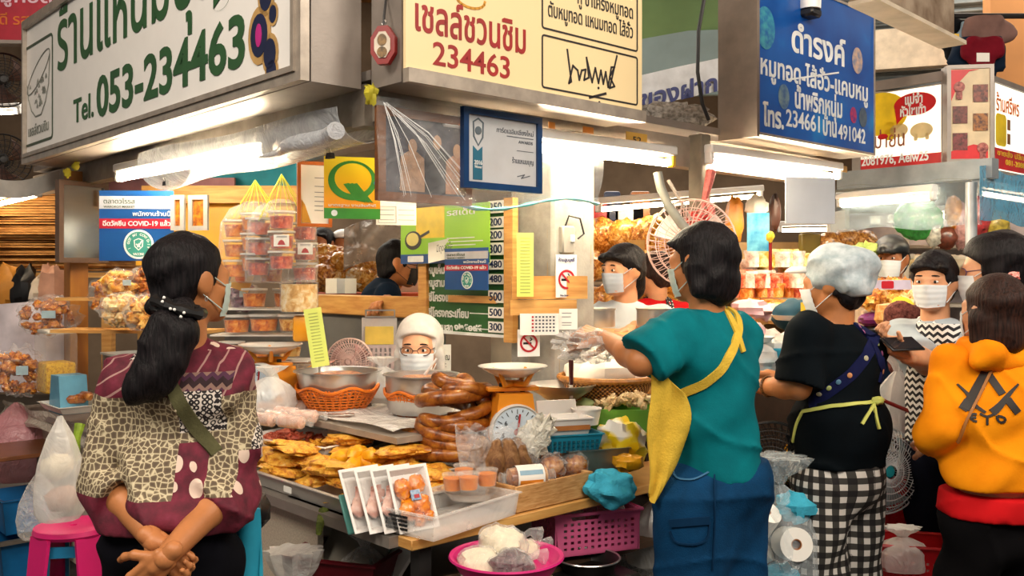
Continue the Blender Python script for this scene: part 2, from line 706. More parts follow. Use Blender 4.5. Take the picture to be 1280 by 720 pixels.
# ------------------------------------------------------------------ the hall
MT = {}
m_floor = mat('wet_concrete', '4a443f', .45, 0, .25, 3, .3, 40)
m_wallp = mat('grey_plaster', 'a5a09a', .8, 0, .12, 5, .25, 60, col2='87817a')
m_gal = mat('galvanised_sheet', '9a9088', .42, .35, .12, 6, .08, 120)
m_alu = mat('aluminium_frame', 'b5a99c', .4, .4, .12, 18)
m_dark = mat('dark_steel', '2c2a2a', .5, .3)
m_wood = mat('pine_board', 'd9a75e', .55, 0, .14, 6, .15, 90, col2='bd8440', stretch=(1, 1, 9))
m_white = mat('white_enamel', 'ecebe8', .35, 0, .03)
m_black = mat('black_plastic', '141416', .4, 0, .1)
m_paper = mat('white_paper', 'f1efe8', .7, 0, .03)


def struct(name, mb, m): return tag(mb.ob(name, m), kind='structure')


struct('floor', MB().box((0, 6, -.05), (22, 20, .1)), m_floor)
struct('wall_back', MB().box((0, 11.5, 2.4), (22, .1, 4.8)), mat('far_wall', '8b7763', .9, 0, .15, 2))
t = NT('roof_sheets')
u = t.sep(t.co())
f = t.math('FRACT', t.math('MULTIPLY', u[0], 3.0))
struct('ceiling', MB().box((0, 6, 4.85), (22, 20, .1)), t.fin(t.ramp(f, [(0, 'c98a45'), (.48, 'd9a05a'), (.52, '9a6a38'), (1, 'c98a45')]), .7))
for i, y in enumerate((4.5, 6.5, 8.5)):
    struct('trim_%d' % (i + 1), MB().box((0, y, 4.65), (22, .14, .22)), m_gal)
# orange wall and roller shutter high on the far side
struct('wall_right', MB().box(P(1420, 40, 7.2) + V((0, .1, 0)), (2.2, .12, 2.0)), mat('orange_paint', 'dd9a5c', .7, 0, .05, 3))
t = NT('shutter_slats')
u = t.sep(t.co())
s_ = t.math('SINE', t.math('MULTIPLY', u[2], 90))
t.bump(s_, .8, .02)
sh = MB()
for i in range(11): sh.box((0, 0, i * .085), (1.7, .05 - .02 * (i % 2), .08), Tm(P(1105, 108, 8.2), -.3), .012)
struct('window_1', sh, t.fin(t.ramp(t.noise(t.co(), 6), [(.3, '4d5456'), (.7, '666d6e')]), .5, .3))
struct('trim_4', MB().box((0, 0, 0), (2.4, .1, .34), Tm(P(1120, 62, 8.0), -.35)), mat('cream_beam', 'e2d3bb', .7))
# steel mesh above the shutter
g = MB()
for i in range(13): g.cyl((-1.0 + i * .17, 0, 0), (-1.0 + i * .17, 0, .9), .006, n=4, M=Tm(P(1070, 60, 8.4), -.3))
for i in range(6): g.cyl((-1.05, 0, i * .17), (1.1, 0, i * .17), .006, n=4, M=Tm(P(1070, 60, 8.4), -.3))
struct('trim_5', g, m_dark)
struct('trim_6', MB().box((0, 0, 0), (2.6, .1, 1.3), Tm(P(1080, 40, 8.9), -.3)), mat('ivory_panel', 'cfc3ae', .8))
# grey concrete pillar inside the stall
pil = MB().box((0, 0, 1.6), (.25, .25, 3.2), Tm(S(.28, 1.08), RB), .012)
t = NT('stained_concrete')
v = t.co()
u = t.sep(v)
st = t.noise(t.mapv(v, (16, 16, 1.2)), 2.2, 4)
bs = t.ramp(t.noise(v, 7, 5), [(.3, '77756f'), (.55, '9d9a92'), (.75, 'b0ada5')])
cl = t.mix(t.math('MULTIPLY', t.math('GREATER_THAN', st, .63), .45), bs, c4('a5834e'))
t.bump(t.noise(v, 40), .4, .006)
struct('pillar', pil, t.fin(cl, .8))
# stall canopy: boards over both stalls, carrying beams
struct('trim_7', MB().box((1.75, -.46, 2.075), (3.5, .92, .03), Tm(S(3.5, 0), RA) @ Tm((0, .92, 0))), m_gal)
cb = MB()
cb.box((0, 0, 0), (3.6, .07, .11), Tm(S(1.8, .06, 1.99), RA))
cb.box((0, 0, 0), (2.85, .07, .13), Tm(S(.06, 1.42, 1.985), RB))
struct('trim_8', cb, mat('beam_paint', 'a39789', .55, .2, .18, 8))
# stall post with red strings stands apart (see below); rear shelf walls of the neighbour stalls
struct('trim_9', MB().box((0, 0, 0), (1.75, .9, .03), Tm(S(.45, 1.95, 2.09), RB)), m_gal)
# green soffit and panels behind the gap between the signs
struct('trim_10', MB().box((0, 0, 0), (1.1, .5, .05), Tm(P(850, 10, 6.0) + V((0, 0, 0)), 0, -.9)), mat('green_soffit', '6f8d5c', .7, 0, .1, 3))
struct('trim_11', MB().box((0, 0, 0), (1.1, .05, .42), Tm(P(850, 80, 6.1), -.12)), mat('teal_grey_panel', '76898a', .6, 0, .1, 3))
# ------------------------------------------------------------------ signboards
FA, FB = Face('A', -.22), Face('B', -.18)


def box_body(L, Hh, D, t=.002):
    """sheet-metal sign box, open recess for its face"""
    return MB().box((L / 2, D / 2 + .012, Hh / 2), (L, D - .024, Hh))


# --- long white sign
org = S(2.87, -.22, 2.03)
LS = thing('shop_signboard', 'long white signboard with green lettering, telephone number and a bowl emblem', 'sign', org, RA)
L, HH = 2.85, .74
box_body(L, HH, .2).ob('box', m_gal, LS)
fb = MB()
frame_bars(fb, 0, 0, L, HH, .045, .03, -.012)
frame_bars(fb, .03, .03, L - .03, HH - .03, .018, .02, -.02)
fb.ob('frame', m_alu, LS)
MB().box((L / 2, .008, HH / 2), (L - .08, .012, HH - .08)).ob('face', mat('white_acrylic', 'f3f0ec', .35, 0, .02), LS)
xz = lambda px, py: FA.xz(px, py, org)
GR = mat('green_ink', '2f5a35', .5, 0, .1)
mb = MB()
x0, z0 = xz(72, 92); x1, _ = xz(290, -10)
text(mb, 'ร้านแหนมบุญ', x0, z0 + .012, x1 - x0, .285, .010, y=0)
x0, z0 = xz(92, 157); x1, _ = xz(117, 150)
text(mb, 'Tel.', x0, z0 + .012, x1 - x0, .105, .016, y=0)
x0, z0 = xz(121, 146); x1, z1 = xz(306, 85)
text(mb, '053-234463', x0, z0, x1 - x0, .168, .024, y=0)
# slab feet and heads of the serif figures
wd_ = (x1 - x0)
for k in (.035 + .52, .035 + .63):
    pass
mb.ob('lettering', GR, LS)
a0, b0 = xz(31, 165); a1, _ = xz(66, 150)
mb = MB()
outline(mb, rrect(a0, .085, a1, .60, .03), .012)
mb.ob('emblem_border', mat('grey_green_ink', '4a5a48', .6), LS)
mb = MB()
cx, w_ = (a0 + a1) / 2, (a1 - a0)
lipp = [(cx + .40 * w_ * math.cos(q) , .44 + .055 * math.sin(q) + .16 * w_ * math.cos(q)) for q in [2 * PI * i / 28 for i in range(28)]]
for i in range(28): stroke(mb, [lipp[i], lipp[(i + 1) % 28]], .005)
body = [(cx - .40 * w_, .40), (cx - .36 * w_, .33), (cx - .24 * w_, .26), (cx - .10 * w_, .225), (cx + .10 * w_, .225), (cx + .25 * w_, .28), (cx + .36 * w_, .36), (cx + .40 * w_, .50)]
stroke(mb, body, .006)
rr = random.Random(3)
for i in range(34):
    q = rr.random(); z = .26 + .14 * rr.random(); hw = .36 * w_ * ((z - .2) / .2)
    x = cx - hw + 2 * hw * q
    stroke(mb, [(x, z), (x + .012, z + .016), (x + .02, z)], .004)
text(mb, 'เชลล์ชวนชิม', cx - .36 * w_, .135, .72 * w_, .05, .004)
mb.ob('bowl_drawing', mat('grey_ink', '8d9088', .6), LS)
# curled ornament
ox, oz = xz(331, 34)
orn = [('gold_ink', 'c9a063', .0, 1.0), ('navy_ink', '1c2547', .0015, .74), ('magenta_ink', 'c32a86', .003, .40)]
for nm, col, yy, k in orn:
    mb = MB()
    def lobe(cx_, cz_, r, n=18): mb.prism(circ(ox + cx_, oz + cz_, r * k + (.0 if k > .5 else -.01), n, (r * k) * 1.25), .0015, None, y0=-.0015 - yy)
    lobe(-.035, -.02, .075)
    if k > .5:
        lobe(.035, -.09, .052); lobe(.01, .10, .055); lobe(.055, .17, .055); lobe(.045, -.15, .042); lobe(.055, .03, .03)
    mb.ob('ornament', mat(nm, col, .5), LS)

# --- the two sheet-metal signs' bare corner: fire-red tag hanging in it
o = P(480, 57, 2.80)
RT = thing('octagonal_tag', 'red octagonal plaque hanging on a cord in the corner between the two big signs', 'plaque', o, RA + PI * .0)
M_ = Matrix.Rotation(.55, 4, 'Z')
oc = [(.042 * math.cos(PI / 8 + i * PI / 4), .062 * math.sin(PI / 8 + i * PI / 4)) for i in range(8)]
MB().prism(oc, .022, M_, y0=-.011).ob('body', mat('red_lacquer', '8c1614', .35), RT)
MB().prism([(x * .66, z * .68) for x, z in oc], .004, M_, y0=-.0145).ob('face', mat('ivory_print', 'd8cbb8', .5), RT)
mb = MB(); mb.prism(circ(0, .014, .015, 14, .018), .002, M_, y0=-.0165); mb.prism(circ(0, -.022, .016, 14), .002, M_, y0=-.0165)
mb.ob('print', mat('ochre_print', '96723f', .5, col2='4a3c2a', scale=60), RT)
MB().tube([(0, 0, .06), (.0, 0, .09), (-.02, .02, .14), (-.04, .05, .30)], .004, 6).ob('cord', m_dark, RT)
MB().tube([(.0 + .009 * math.cos(q), 0, .068 + .009 * math.sin(q)) for q in [i * PI / 4 for i in range(8)]], .0025, 6, closed=True).ob('ring', steel(), RT)

# --- cream sign over the short side
org2 = S(-.18, .005, 2.03)
CS = thing('shop_signboard', 'cream signboard with red Thai words, phone number and a signature box', 'sign', org2, RB)
L2 = 1.09
box_body(L2, .78, .18).ob('box', m_gal, CS)
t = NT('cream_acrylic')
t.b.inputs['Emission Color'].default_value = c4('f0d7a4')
t.b.inputs['Emission Strength'].default_value = .12  # faint glow put into the sign face itself
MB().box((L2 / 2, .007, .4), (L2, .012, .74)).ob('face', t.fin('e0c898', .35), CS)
MB().box((L2 / 2, -.003, .016), (L2 + .004, .03, .042)).ob('bottom_rail', m_alu, CS)
xz = lambda px, py: FB.xz(px, py, org2)
RD, BK = mat('red_ink', 'a51c1c', .5), mat('black_ink', '211d22', .5)
mb = MB()
x0, z0 = xz(519, 35); x1, z1 = xz(657, 64)
text(mb, 'เชลล์ชวนชิม', x0, z0 - .004, x1 - x0, .098, .016)
x0, z0 = xz(541, 80); x1, _ = xz(637, 98)
text(mb, '234463', x0, z0, x1 - x0, .070, .012)
mb.ob('red_lettering', RD, CS)
mb = MB()
a0, b0 = xz(677, 122); a1, b1 = xz(677, 42); a2, _ = xz(797, 100)
outline(mb, rrect(a0, .055, a2, b1, .012), .006)
outline(mb, rrect(a0, b1 + .018, a2, b1 + .24, .012), .006)
x0, z0 = xz(685, 20); x1, _ = xz(791, 47)
text(mb, 'ตับหมูทอด แหนมทอด ไส้อั่ว', x0, z0 + .0, x1 - x0, .048, .006)
x0, z0 = xz(722, 7); x1, _ = xz(791, 20)
text(mb, 'คู่ ขาโครงหมูทอด', x0, z0 + .008, x1 - x0, .048, .006)
sg = [(709, 62), (714, 102), (711, 104), (716, 82), (722, 88), (724, 100), (727, 88), (732, 87), (730, 100), (736, 97), (733, 72), (740, 103), (744, 85), (748, 104), (751, 88), (754, 105), (757, 90), (760, 109), (764, 84), (768, 84), (762, 96), (768, 108), (762, 110), (771, 70)]
stroke(mb, [xz(*p) for p in sg], .007)
stroke(mb, [xz(737, 122), xz(757, 117)], .009)
mb.prism(circ(*xz(748, 110), .005, 8), .0015, y0=-.0015); mb.prism(circ(*xz(749, 128), .005, 8), .0015, y0=-.0015)
mb.ob('black_lettering', BK, CS)
mb = MB()
q0 = xz(588, -2)
for i in range(10):
    a, b = PI * (1 + i / 10), PI * (1 + (i + 1) / 10)
    stroke(mb, [(q0[0] + .06 * math.cos(a), q0[1] + .03 * math.sin(a)), (q0[0] + .06 * math.cos(b), q0[1] + .03 * math.sin(b))], .008)
mb.ob('yellow_mark', mat('amber_ink', 'd99a2b', .5), CS)

# --- blue sign of the next stall
org3 = S(-.18, 1.86, 2.06)
BS = thing('shop_signboard', 'blue signboard with white Thai lettering above the next stall', 'sign', org3, RB)
L3 = 1.07
MB().box((L3 / 2, .1, .36), (L3, .176, .72)).ob('box', mat('taupe_sheet', '8a7c70', .5, .2), BS)
MB().box((.0, .09, .36), (.02, .20, .74)).ob('side_cover', mat('taupe_sheet', '8a7c70'), BS)
xz = lambda px, py: FB.xz(px, py, org3)
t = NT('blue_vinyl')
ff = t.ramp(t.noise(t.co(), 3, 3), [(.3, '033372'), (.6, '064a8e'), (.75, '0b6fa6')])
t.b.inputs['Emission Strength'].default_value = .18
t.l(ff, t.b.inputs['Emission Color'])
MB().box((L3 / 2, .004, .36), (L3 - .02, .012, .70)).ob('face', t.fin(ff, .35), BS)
mb = MB(); frame_bars(mb, 0, 0, L3, .72, .012, .03, -.006); mb.ob('frame', m_alu, BS)
mb = MB()
WH = mat('white_ink', 'f1f3f2', .45)


def row(px0, py0, px1, py1, s, hc, bold, mb=None):
    x0, z0 = xz(px0, py0); x1, _ = xz(px1, py1)
    text(mb, s, x0, z0, x1 - x0, hc, bold, y=-.002)


row(989, 63, 1056, 84, 'ดำรงค์', .115, .024, mb)
row(950, 92, 1084, 122, 'หมูทอด-ไส้อั่ว-แคบหมู', .085, .02, mb)
row(993, 134, 1052, 146, 'น้ำพริกหนุ่ม', .085, .026, mb)
row(953, 156, 979, 161, 'โทร.', .085, .03, mb)
row(982, 157, 1024, 167, '234661', .075, .014, mb)
row(1028, 168, 1045, 173, 'บ้าน', .085, .03, mb)
row(1047, 173, 1081, 179, '491042', .07, .014, mb)
stroke(mb, [xz(982, 100), xz(1047, 91)], .008, y=-.004)
mb.ob('lettering', WH, BS)
for px, py, r, nm, col, c2 in ((1071, 76, .052, 'peach_print', 'c9a58c', '6d7c9a'), (979, 121, .045, 'grey_print', '74919a', '3b5f8f'), (956, 35, .075, 'teal_print', '3a93a3', '0f5b98'), (1066, 144, .032, 'rose_print', 'c2344e', '5a2a7a'), (1078, 147, .04, 'slate_print', '50606e', '3a4a5f')):
    x, z = xz(px, py)
    MB().prism(circ(x, z, r, 20, r * 1.25), .0015, y0=-.004).ob('picture_spot', mat(nm, col, .5, col2=c2, scale=30), BS)

# --- clip-on lamp head on the blue sign's top
o = P(1012, 12, 4.28)
LP = thing('clip_lamp', 'small white lamp clamped to the top edge of the blue sign', 'lamp', o, RB)
MB().lathe([(.0, .0), (.05, .0), (.052, .05), (.035, .12), (.0, .13)], 16).ob('shade', m_white, LP)
MB().box((0, -.0, -.018), (.09, .08, .04), None, .01).ob('jaw', m_black, LP)

# --- sign with the yellow pigs
FC = Face('A', 3.41)
c0 = FC.p(1085, 215); 
org4 = V((*FC.p(1068, 218)[:2], 2.02))
PS = thing('shop_signboard', 'lit white signboard with yellow pigs and a red speech bubble', 'sign', org4, RA)
xz = lambda px, py: FC.xz(px, py, org4)
xe, _ = xz(1180, 200)
ztop = xz(1178, 103)[1]
t = NT('lit_white_acrylic')
t.b.inputs['Emission Color'].default_value = c4('fff6e0'); t.b.inputs['Emission Strength'].default_value = .55
MB().box((xe / 2, .07, ztop / 2), (xe, .12, ztop)).ob('box', m_gal, PS)
MB().box((xe / 2, .004, ztop / 2), (xe - .03, .01, ztop - .02)).ob('face', t.fin('f6eedb', .4), PS)
mb = MB(); frame_bars(mb, -.01, -.03, xe + .04, ztop + .06, .05, .03, -.01); mb.ob('frame', m_gal, PS)
ra_ = xz(1178, 190)[1]
MB().prism(rect(.02, .0, xe - .01, ra_), .002, y0=-.004).ob('red_band', mat('red_vinyl', 'cf1a20', .4), PS)
YE = mat('pig_yellow', 'f3cf1e', .5)
mb = MB()
def pig(px, py, w, h, leg):
    x, z = xz(px, py)
    mb.prism(circ(x, z, w, 26, h), .0015, y0=-.0025 - .001)
    for q in leg: mb.prism(rrect(x + q * w - .16 * w, z - h * 1.25, x + q * w + .16 * w, z - h * .4, .1 * w), .0015, y0=-.0035)
pig(1100, 143, .16, .12, (-.45, .35))
mb.ob('large_pig', YE, PS)
mb = MB(); pig(1124, 163, .05, .038, (-.5, .5)); pig(1152, 163, .062, .042, (-.5, .5)); mb.ob('piglets', mat('pale_pig', 'eed9a0', .5), PS)
mb = MB()
x, z = xz(1144, 130)
mb.prism(circ(x, z, .115, 28, .062), .0015, y0=-.006)
mb.prism([(x - .11, z - .02), (x - .05, z - .05), (x - .10, z - .10)], .0015, y0=-.006)
mb.ob('speech_bubble', mat('red_vinyl', 'cf1a20'), PS)
x, z = xz(1104, 171); MB().prism(circ(x, z, .03, 12, .016), .0015, y0=-.006).ob('red_trotter', mat('red_vinyl', 'cf1a20'), PS)
mb = MB()
x0, z0 = xz(1132, 131); x1, _ = xz(1154, 129); text(mb, 'แม่จำ', x0, z0, x1 - x0, .05, .03, y=-.007)
x0, z0 = xz(1126, 146); x1, _ = xz(1158, 141); text(mb, 'หัวไชเท้า', x0, z0, x1 - x0, .05, .03, y=-.007)
mb.ob('bubble_lettering', WH, PS); mb = MB()
x0, z0 = xz(1078, 208); x1, _ = xz(1166, 198); text(mb, '12081976, Aeiw25', x0 - .02, z0 + .002, x1 - x0, .05, .022, y=-.006)
mb.ob('white_lettering', WH, PS)
mb = MB(); x0, z0 = xz(1094, 188); x1, _ = xz(1131, 182); text(mb, 'ป่าย่น', x0, z0 + .01, x1 - x0, .085, .006, y=-.003)
mb.ob('brown_lettering', mat('brown_ink', 'a5644a', .5), PS)

# --- picture column on that stall's corner
cA, cB = P(1186, 200, 4.88), P(1239, 190, 4.85)
PC = thing('picture_panel', 'cream corner panel with snack pictures between the pig sign and an orange-lettered sign', 'sign', V((cA.x, cA.y, 2.06)), math.atan2(cB.y - cA.y, cB.x - cA.x))
w = (cB - cA).length
MB().box((w / 2, .04, .235), (w, .08, .47)).ob('panel', mat('cream_print', 'd9c4a0', .5), PC)
mb = MB(); frame_bars(mb, -.01, -.02, w + .01, .49, .02, .1, -.005); mb.ob('frame', m_gal, PC)
mb = MB(); mb.prism([(.01, .465), (.01, .30), (.05, .40), (.10, .455), (.15, .465)], .002, y0=-.004)
mb.ob('red_corner', mat('red_vinyl', 'cf1a20'), PC)
MB().prism([(.01, .0), (w - .02, .0), (w - .02, .06), (.12, .075), (.01, .04)], .002, y0=-.004).ob('red_corner', mat('red_vinyl', 'cf1a20'), PC)
for i, (x, z, c) in enumerate(((.155, .34, '8f4a3a'), (.055, .23, '7a3c34'), (.155, .19, 'a5692a'), (.055, .09, '84383a'))):
    pp = MB().prism(rect(x - .036, z - .045, x + .036, z + .045), .002, y0=-.005).ob('picture', mat('snack_print_%s' % 'abcd'[i], c, .4, col2='3c1d18', scale=60), PC)
for x, z in ((.05, .375), (.165, .055)):
    mb = MB(); mb.prism(circ(x, z, .028, 16), .002, y0=-.007); mb.prism(rrect(x - .015, z - .065, x + .015, z - .02, .006), .002, y0=-.007)
    mb.ob('badge', mat('maroon_print', '5f1b22', .5, col2='b86b60', scale=70), PC)

# --- orange-lettered sign at the picture's right edge
FD = Face('B', -.42)
org5 = V((*FD.p(1240, 205)[:2], 2.03))
OS = thing('shop_signboard', 'lit cream signboard with orange Thai lettering beside the picture panel', 'sign', org5, RB)
xz = lambda px, py: FD.xz(px, py, org5)
h5 = xz(1243, 100)[1]
MB().box((.35, .06, h5 / 2), (.7, .1, h5)).ob('box', m_gal, OS)
MB().box((.35, .003, h5 / 2), (.68, .01, h5 - .03)).ob('face', MC.get('lit') or bpy.data.materials['lit_white_acrylic'], OS)
mb = MB(); frame_bars(mb, -.01, -.02, .71, h5 + .02, .03, .03, -.008); mb.ob('frame', m_gal, OS)
MB().prism(rect(.03, .02, .67, .135), .002, y0=-.005).ob('red_band', mat('red_vinyl', 'cf1a20'), OS)
mb = MB(); text(mb, 'ร้านศรีพร', .05, .345, .34, .085, .012, y=-.004); mb.ob('orange_lettering', mat('orange_ink', 'd96a1c', .5), OS)
mb = MB(); mb.prism(rrect(.045, .15, .20, .33, .03), .0015, y0=-.004); mb.ob('jar_print', YE, OS)
mb = MB(); mb.prism(rect(.215, .25, .26, .31), .0015, y0=-.004); mb.prism(rect(.215, .17, .26, .23), .0015, y0=-.004); mb.ob('snack_print', mat('brown_print', '8a5a35', .5), OS)
mb = MB(); text(mb, 'ขายส่ง ปลีก', .06, .095, .4, .03, .01, y=-.006); text(mb, '081-2088', .18, .05, .3, .03, .02, y=-.006); mb.ob('yellow_lettering', mat('yellow_ink', 'f3c63a', .5), OS)

# --- weathered board hanging overhead, top right
A0, B0 = P(1079, 0, 3.0), P(1191, 54, 3.57)
a_ = math.atan2(B0.y - A0.y, B0.x - A0.x)
WB = thing('hanging_signboard', 'weathered brown signboard seen edge-on overhead near the hanging shirts', 'sign', V((A0.x, A0.y, B0.z)), a_)
w = (B0.xy - A0.xy).length
MB().box((w / 2, .02, .20), (w, .05, .4)).ob('board', mat('rusty_board', '8a7a68', .7, 0, .2, 9, .2, 30, col2='5a4634'), WB)
MB().box((w / 2, .0, -.006), (w, .10, .014)).ob('bottom_strip', mat('pale_strip', 'b9ab97', .6), WB)

# --- red sign at the top-left edge
A0 = P(-60, 38, 5.4)
RS = thing('shop_signboard', 'red signboard with orange words beyond the end of the long white sign', 'sign', V((A0.x, A0.y, A0.z)), RA + .9)
MB().box((.30, .03, .16), (.62, .06, .42)).ob('box', mat('crimson_vinyl', 'b3122f', .4), RS)
mb = MB(); frame_bars(mb, -.01, -.07, .62, .38, .02, .08, -.004); mb.ob('frame', m_gal, RS)
mb = MB(); text(mb, 'ของดี รสเด็ด', .12, .04, .44, .06, .015, y=-.002); mb.ob('orange_lettering', mat('orange_ink', 'd96a1c'), RS)
mb = MB(); text(mb, 'หมูทอด', .2, .17, .36, .07, .02, y=-.002); mb.ob('pink_lettering', mat('pink_ink', 'f0c4d4', .5), RS)

# --- white and navy banner in the gap beside the blue sign
o = P(800, 140, 5.6)
GB = thing('cloth_banner', 'white banner with navy Thai letters in the gap beside the blue sign', 'banner', o, .25)
MB().sheet(lambda u, v: (u * .62 - .08, .01 * math.sin(9 * u), .0 + v * .20 + .16 * u), 14, 3, .003).ob('cloth', mat('white_cloth', 'cfd2d6', .7), GB)
mb = MB(); text(mb, 'ของฝาก', .0, .02, .5, .1, .03, y=-.012, wav=lambda x, z: (x, z + .26 * x)); mb.ob('lettering', mat('navy_print', '15246b', .5), GB)
o = P(815, 152, 5.3)
PB = thing('rubbish_bag', 'clear bag of crumpled white paper lying on the beam below the navy banner', 'bag', o, .2)
MB().ell((.13, 0, .03), (.24, .1, .075), 22, 12, nz=.5, ns=22).ob('bag', mat('crumpled_paper', 'b9b4ad', .6, 0, .3, 40, 1, 60, col2='6d675f'), PB)
o = P(822, 150, 4.6)
tag(MB().tube([P(880, 0, 3.9), P(873, 40, 3.9), P(872, 90, 3.9), P(878, 130, 3.9), P(886, 150, 3.92)], .008, 8).ob('power_cable', m_black), 'black cable looping down beside the blue sign', 'cable')
# ------------------------------------------------------------------ fittings hung on the stall
def card(name, label, cat, o, rz, w, h, m, th=.003, parent=None, group=None, tilt=0):
    """flat sheet whose lower-left front corner is at o"""
    b = MB().box((w / 2, th / 2, h / 2), (w, th, h)).ob(name, m, parent)
    b.location = o
    b.rotation_euler = (tilt, 0, rz)
    if label: tag(b, label, cat, group)
    return b


def cardf(name, label, cat, fc, pl, pb, pr, pt, m, th=.003, group=None):
    o = fc.p(pl, pb)
    w, _ = fc.xz(pr, pb, o)
    _, h = fc.xz(pl, pt, o)
    return card(name, label, cat, o, fc.rz, w, h, m, th, None, group), w, h


def cardy(name, label, cat, pl, pb, pr, pt, Y, rz, m, th=.003, group=None, tilt=0):
    o = P(pl, pb, Y)
    w = (pr - pl) * Y / F / math.cos(rz)
    h = (pb - pt) * Y / F
    return card(name, label, cat, o, rz, w, h, m, th, None, group, tilt), w, h


def ink(parent, m, fn, name='lettering'):
    mb = MB()
    fn(mb)
    return mb.ob(name, m, parent)


def lines(mb, x0, x1, zs, t=.003, y=0, rnd=None):
    for z in zs:
        e = x1 - (rnd.random() * .3 * (x1 - x0) if rnd else 0)
        mb.prism(rect(x0, z, e, z + t), .001, y0=y - .001)


m_tube = emit('lit_tube', 'ffebc8', 80.0)
m_tube2 = emit('lit_tube_far', 'ffe7c2', 20.0)


def tube_lamp(name, label, p0, p1, m=m_tube, r=.014, house=True, cap=m_white, group='fluorescent lamps'):
    p0, p1 = V(p0), V(p1)
    d = p1 - p0
    t = thing(name, label, 'lamp', p0, 0, group)
    MB().cyl(d * .02, d * .98, r, n=12).ob('tube', m, t)
    u = d.normalized()
    for q in (d * 0, d):
        MB().box((0, 0, 0), (.028, .04, .055), Tm(q + V((0, 0, .012)), math.atan2(d.y, d.x)), .006).ob('end_cap', cap, t)
    if house: MB().box((0, 0, 0), (d.length + .03, .055, .04), Tm(d * .5 + V((0, 0, .05)), math.atan2(d.y, d.x), 0, -math.asin(u.z)), .006).ob('housing', m_white, t)
    return t


tube_lamp('fluorescent_lamp', 'lit fluorescent lamp wrapped in clear plastic under the long white sign', S(2.18, .02, 1.92), S(.70, .02, 1.91))
tube_lamp('fluorescent_lamp', 'lit fluorescent lamp with yellow end cap below the cream sign', S(-.03, .26, 1.905), S(-.03, 1.46, 1.915), cap=mat('yellow_plastic', 'e3b92f', .45))
tube_lamp('fluorescent_lamp', 'lit fluorescent lamp directly under the blue sign', S(-.05, 1.70, 1.945), S(-.05, 2.80, 1.955))
tube_lamp('fluorescent_lamp', 'lit fluorescent lamp behind the bent pipe and the hanging fan', P(748, 262, 5.4), P(950, 245, 6.0), m_tube2)
tube_lamp('fluorescent_lamp', 'lit fluorescent lamp under the yellow pig sign', P(1050, 256, 5.4), P(1166, 247, 4.9), m_tube2)
tube_lamp('fluorescent_lamp', 'short lit fluorescent lamp below the orange-lettered sign', P(1222, 241, 4.9), P(1290, 252, 5.3), m_tube2)
tube_lamp('fluorescent_lamp', 'lit fluorescent lamp over the stacked cardboard at the far end', P(-30, 262, 5.6), P(48, 243, 5.3), m_tube2)
tube_lamp('fluorescent_lamp', 'thin lit lamp far off beside the end of the long white sign', P(-10, 142, 7.5), P(24, 140, 7.5), m_tube2)
tube_lamp('fluorescent_lamp', 'lit lamp deep in the stall behind the girl in the chevron apron', P(1240, 266, 6.2), P(1150, 272, 6.4), m_tube2)
tube_lamp('fluorescent_lamp', 'long lit lamp over the cup shelves behind the hair net', P(975, 288, 7.2), P(1115, 285, 7.2), m_tube2)

# clear plastic slung round the left lamp
m_film = film('clear_sheet', 'e9edf2', .34, .14, 9, .8, .5)
def wrapf(u, v):
    q = PI * (1.12 * v - .06)
    a = 1.62 - 1.56 * u
    r = .105 + .012 * math.sin(9 * u + 4 * v) - .02 * u
    p = S(a, .02 - r * math.cos(q) * 1.15, 1.955 - r * math.sin(q) * (1.1 + .06 * math.sin(7 * u)))
    return p
tag(MB().sheet(wrapf, 26, 14, .0015).ob('plastic_sheet', m_film), 'clear plastic sheet slung like a trough around the lamp under the white sign', 'plastic sheet')
rl = MB().tube([S(.52 - .5 * i / 10, -.10 + .02 * math.sin(i), 1.862 + .003 * i) for i in range(11)], [.006 + .022 * min(1, i / 6) for i in range(11)], 12)
tag(rl.ob('rolled_plastic', film('rolled_film', 'c9ccd2', .62, .2, 30, .6, .3)), 'rolled grey end of plastic sheet beside the big letter Q sign', 'plastic sheet')
for px, py, Y in ((205, 232, 3.9), (410, 198, 3.05)):
    c = thing('binder_clip', 'black binder clip gripping the plastic sheet %s' % ('above the Covid poster' if px < 300 else 'above the letter Q sign'), 'clip', P(px, py, Y), RA)
    MB().prism([(-.018, 0), (.018, 0), (.012, .018), (-.012, .018)], .016).ob('jaw', m_black, c)
    MB().tube([(-.008, .008, .016), (-.012, .0, .034), (.012, .0, .034), (.008, .008, .016)], .0018, 6).ob('wire_handle', steel(), c)

# clear curtain with the turquoise hem along the short side
def curt(u, v):
    b = .02 + 1.02 * u
    z = 1.72 + .03 * math.cos(7.2 * u) + (1.97 - 1.72) * (1 - v)
    return S(.0 - .03 * math.sin(PI * v) * (1 + .4 * math.sin(13 * u)), b, z)
CU = tag(MB().sheet(curt, 26, 8, .001).ob('plastic_curtain', film('curtain_film', 'eef2f4', .10, .12, 8, .8, .2)), 'clear plastic curtain with turquoise hem hanging below the cream sign', 'plastic sheet')
hp = [S(.0, .02 + 1.02 * i / 30, 1.71 + .03 * math.cos(7.2 * i / 30)) for i in range(31)]
MB().tube(hp, [.012 + .005 * math.sin(i * 1.7) for i in range(31)], 8, flat=.5).ob('hem', film('turquoise_film', '5fc0cc', .72, .25, 18, .5, .3), CU)

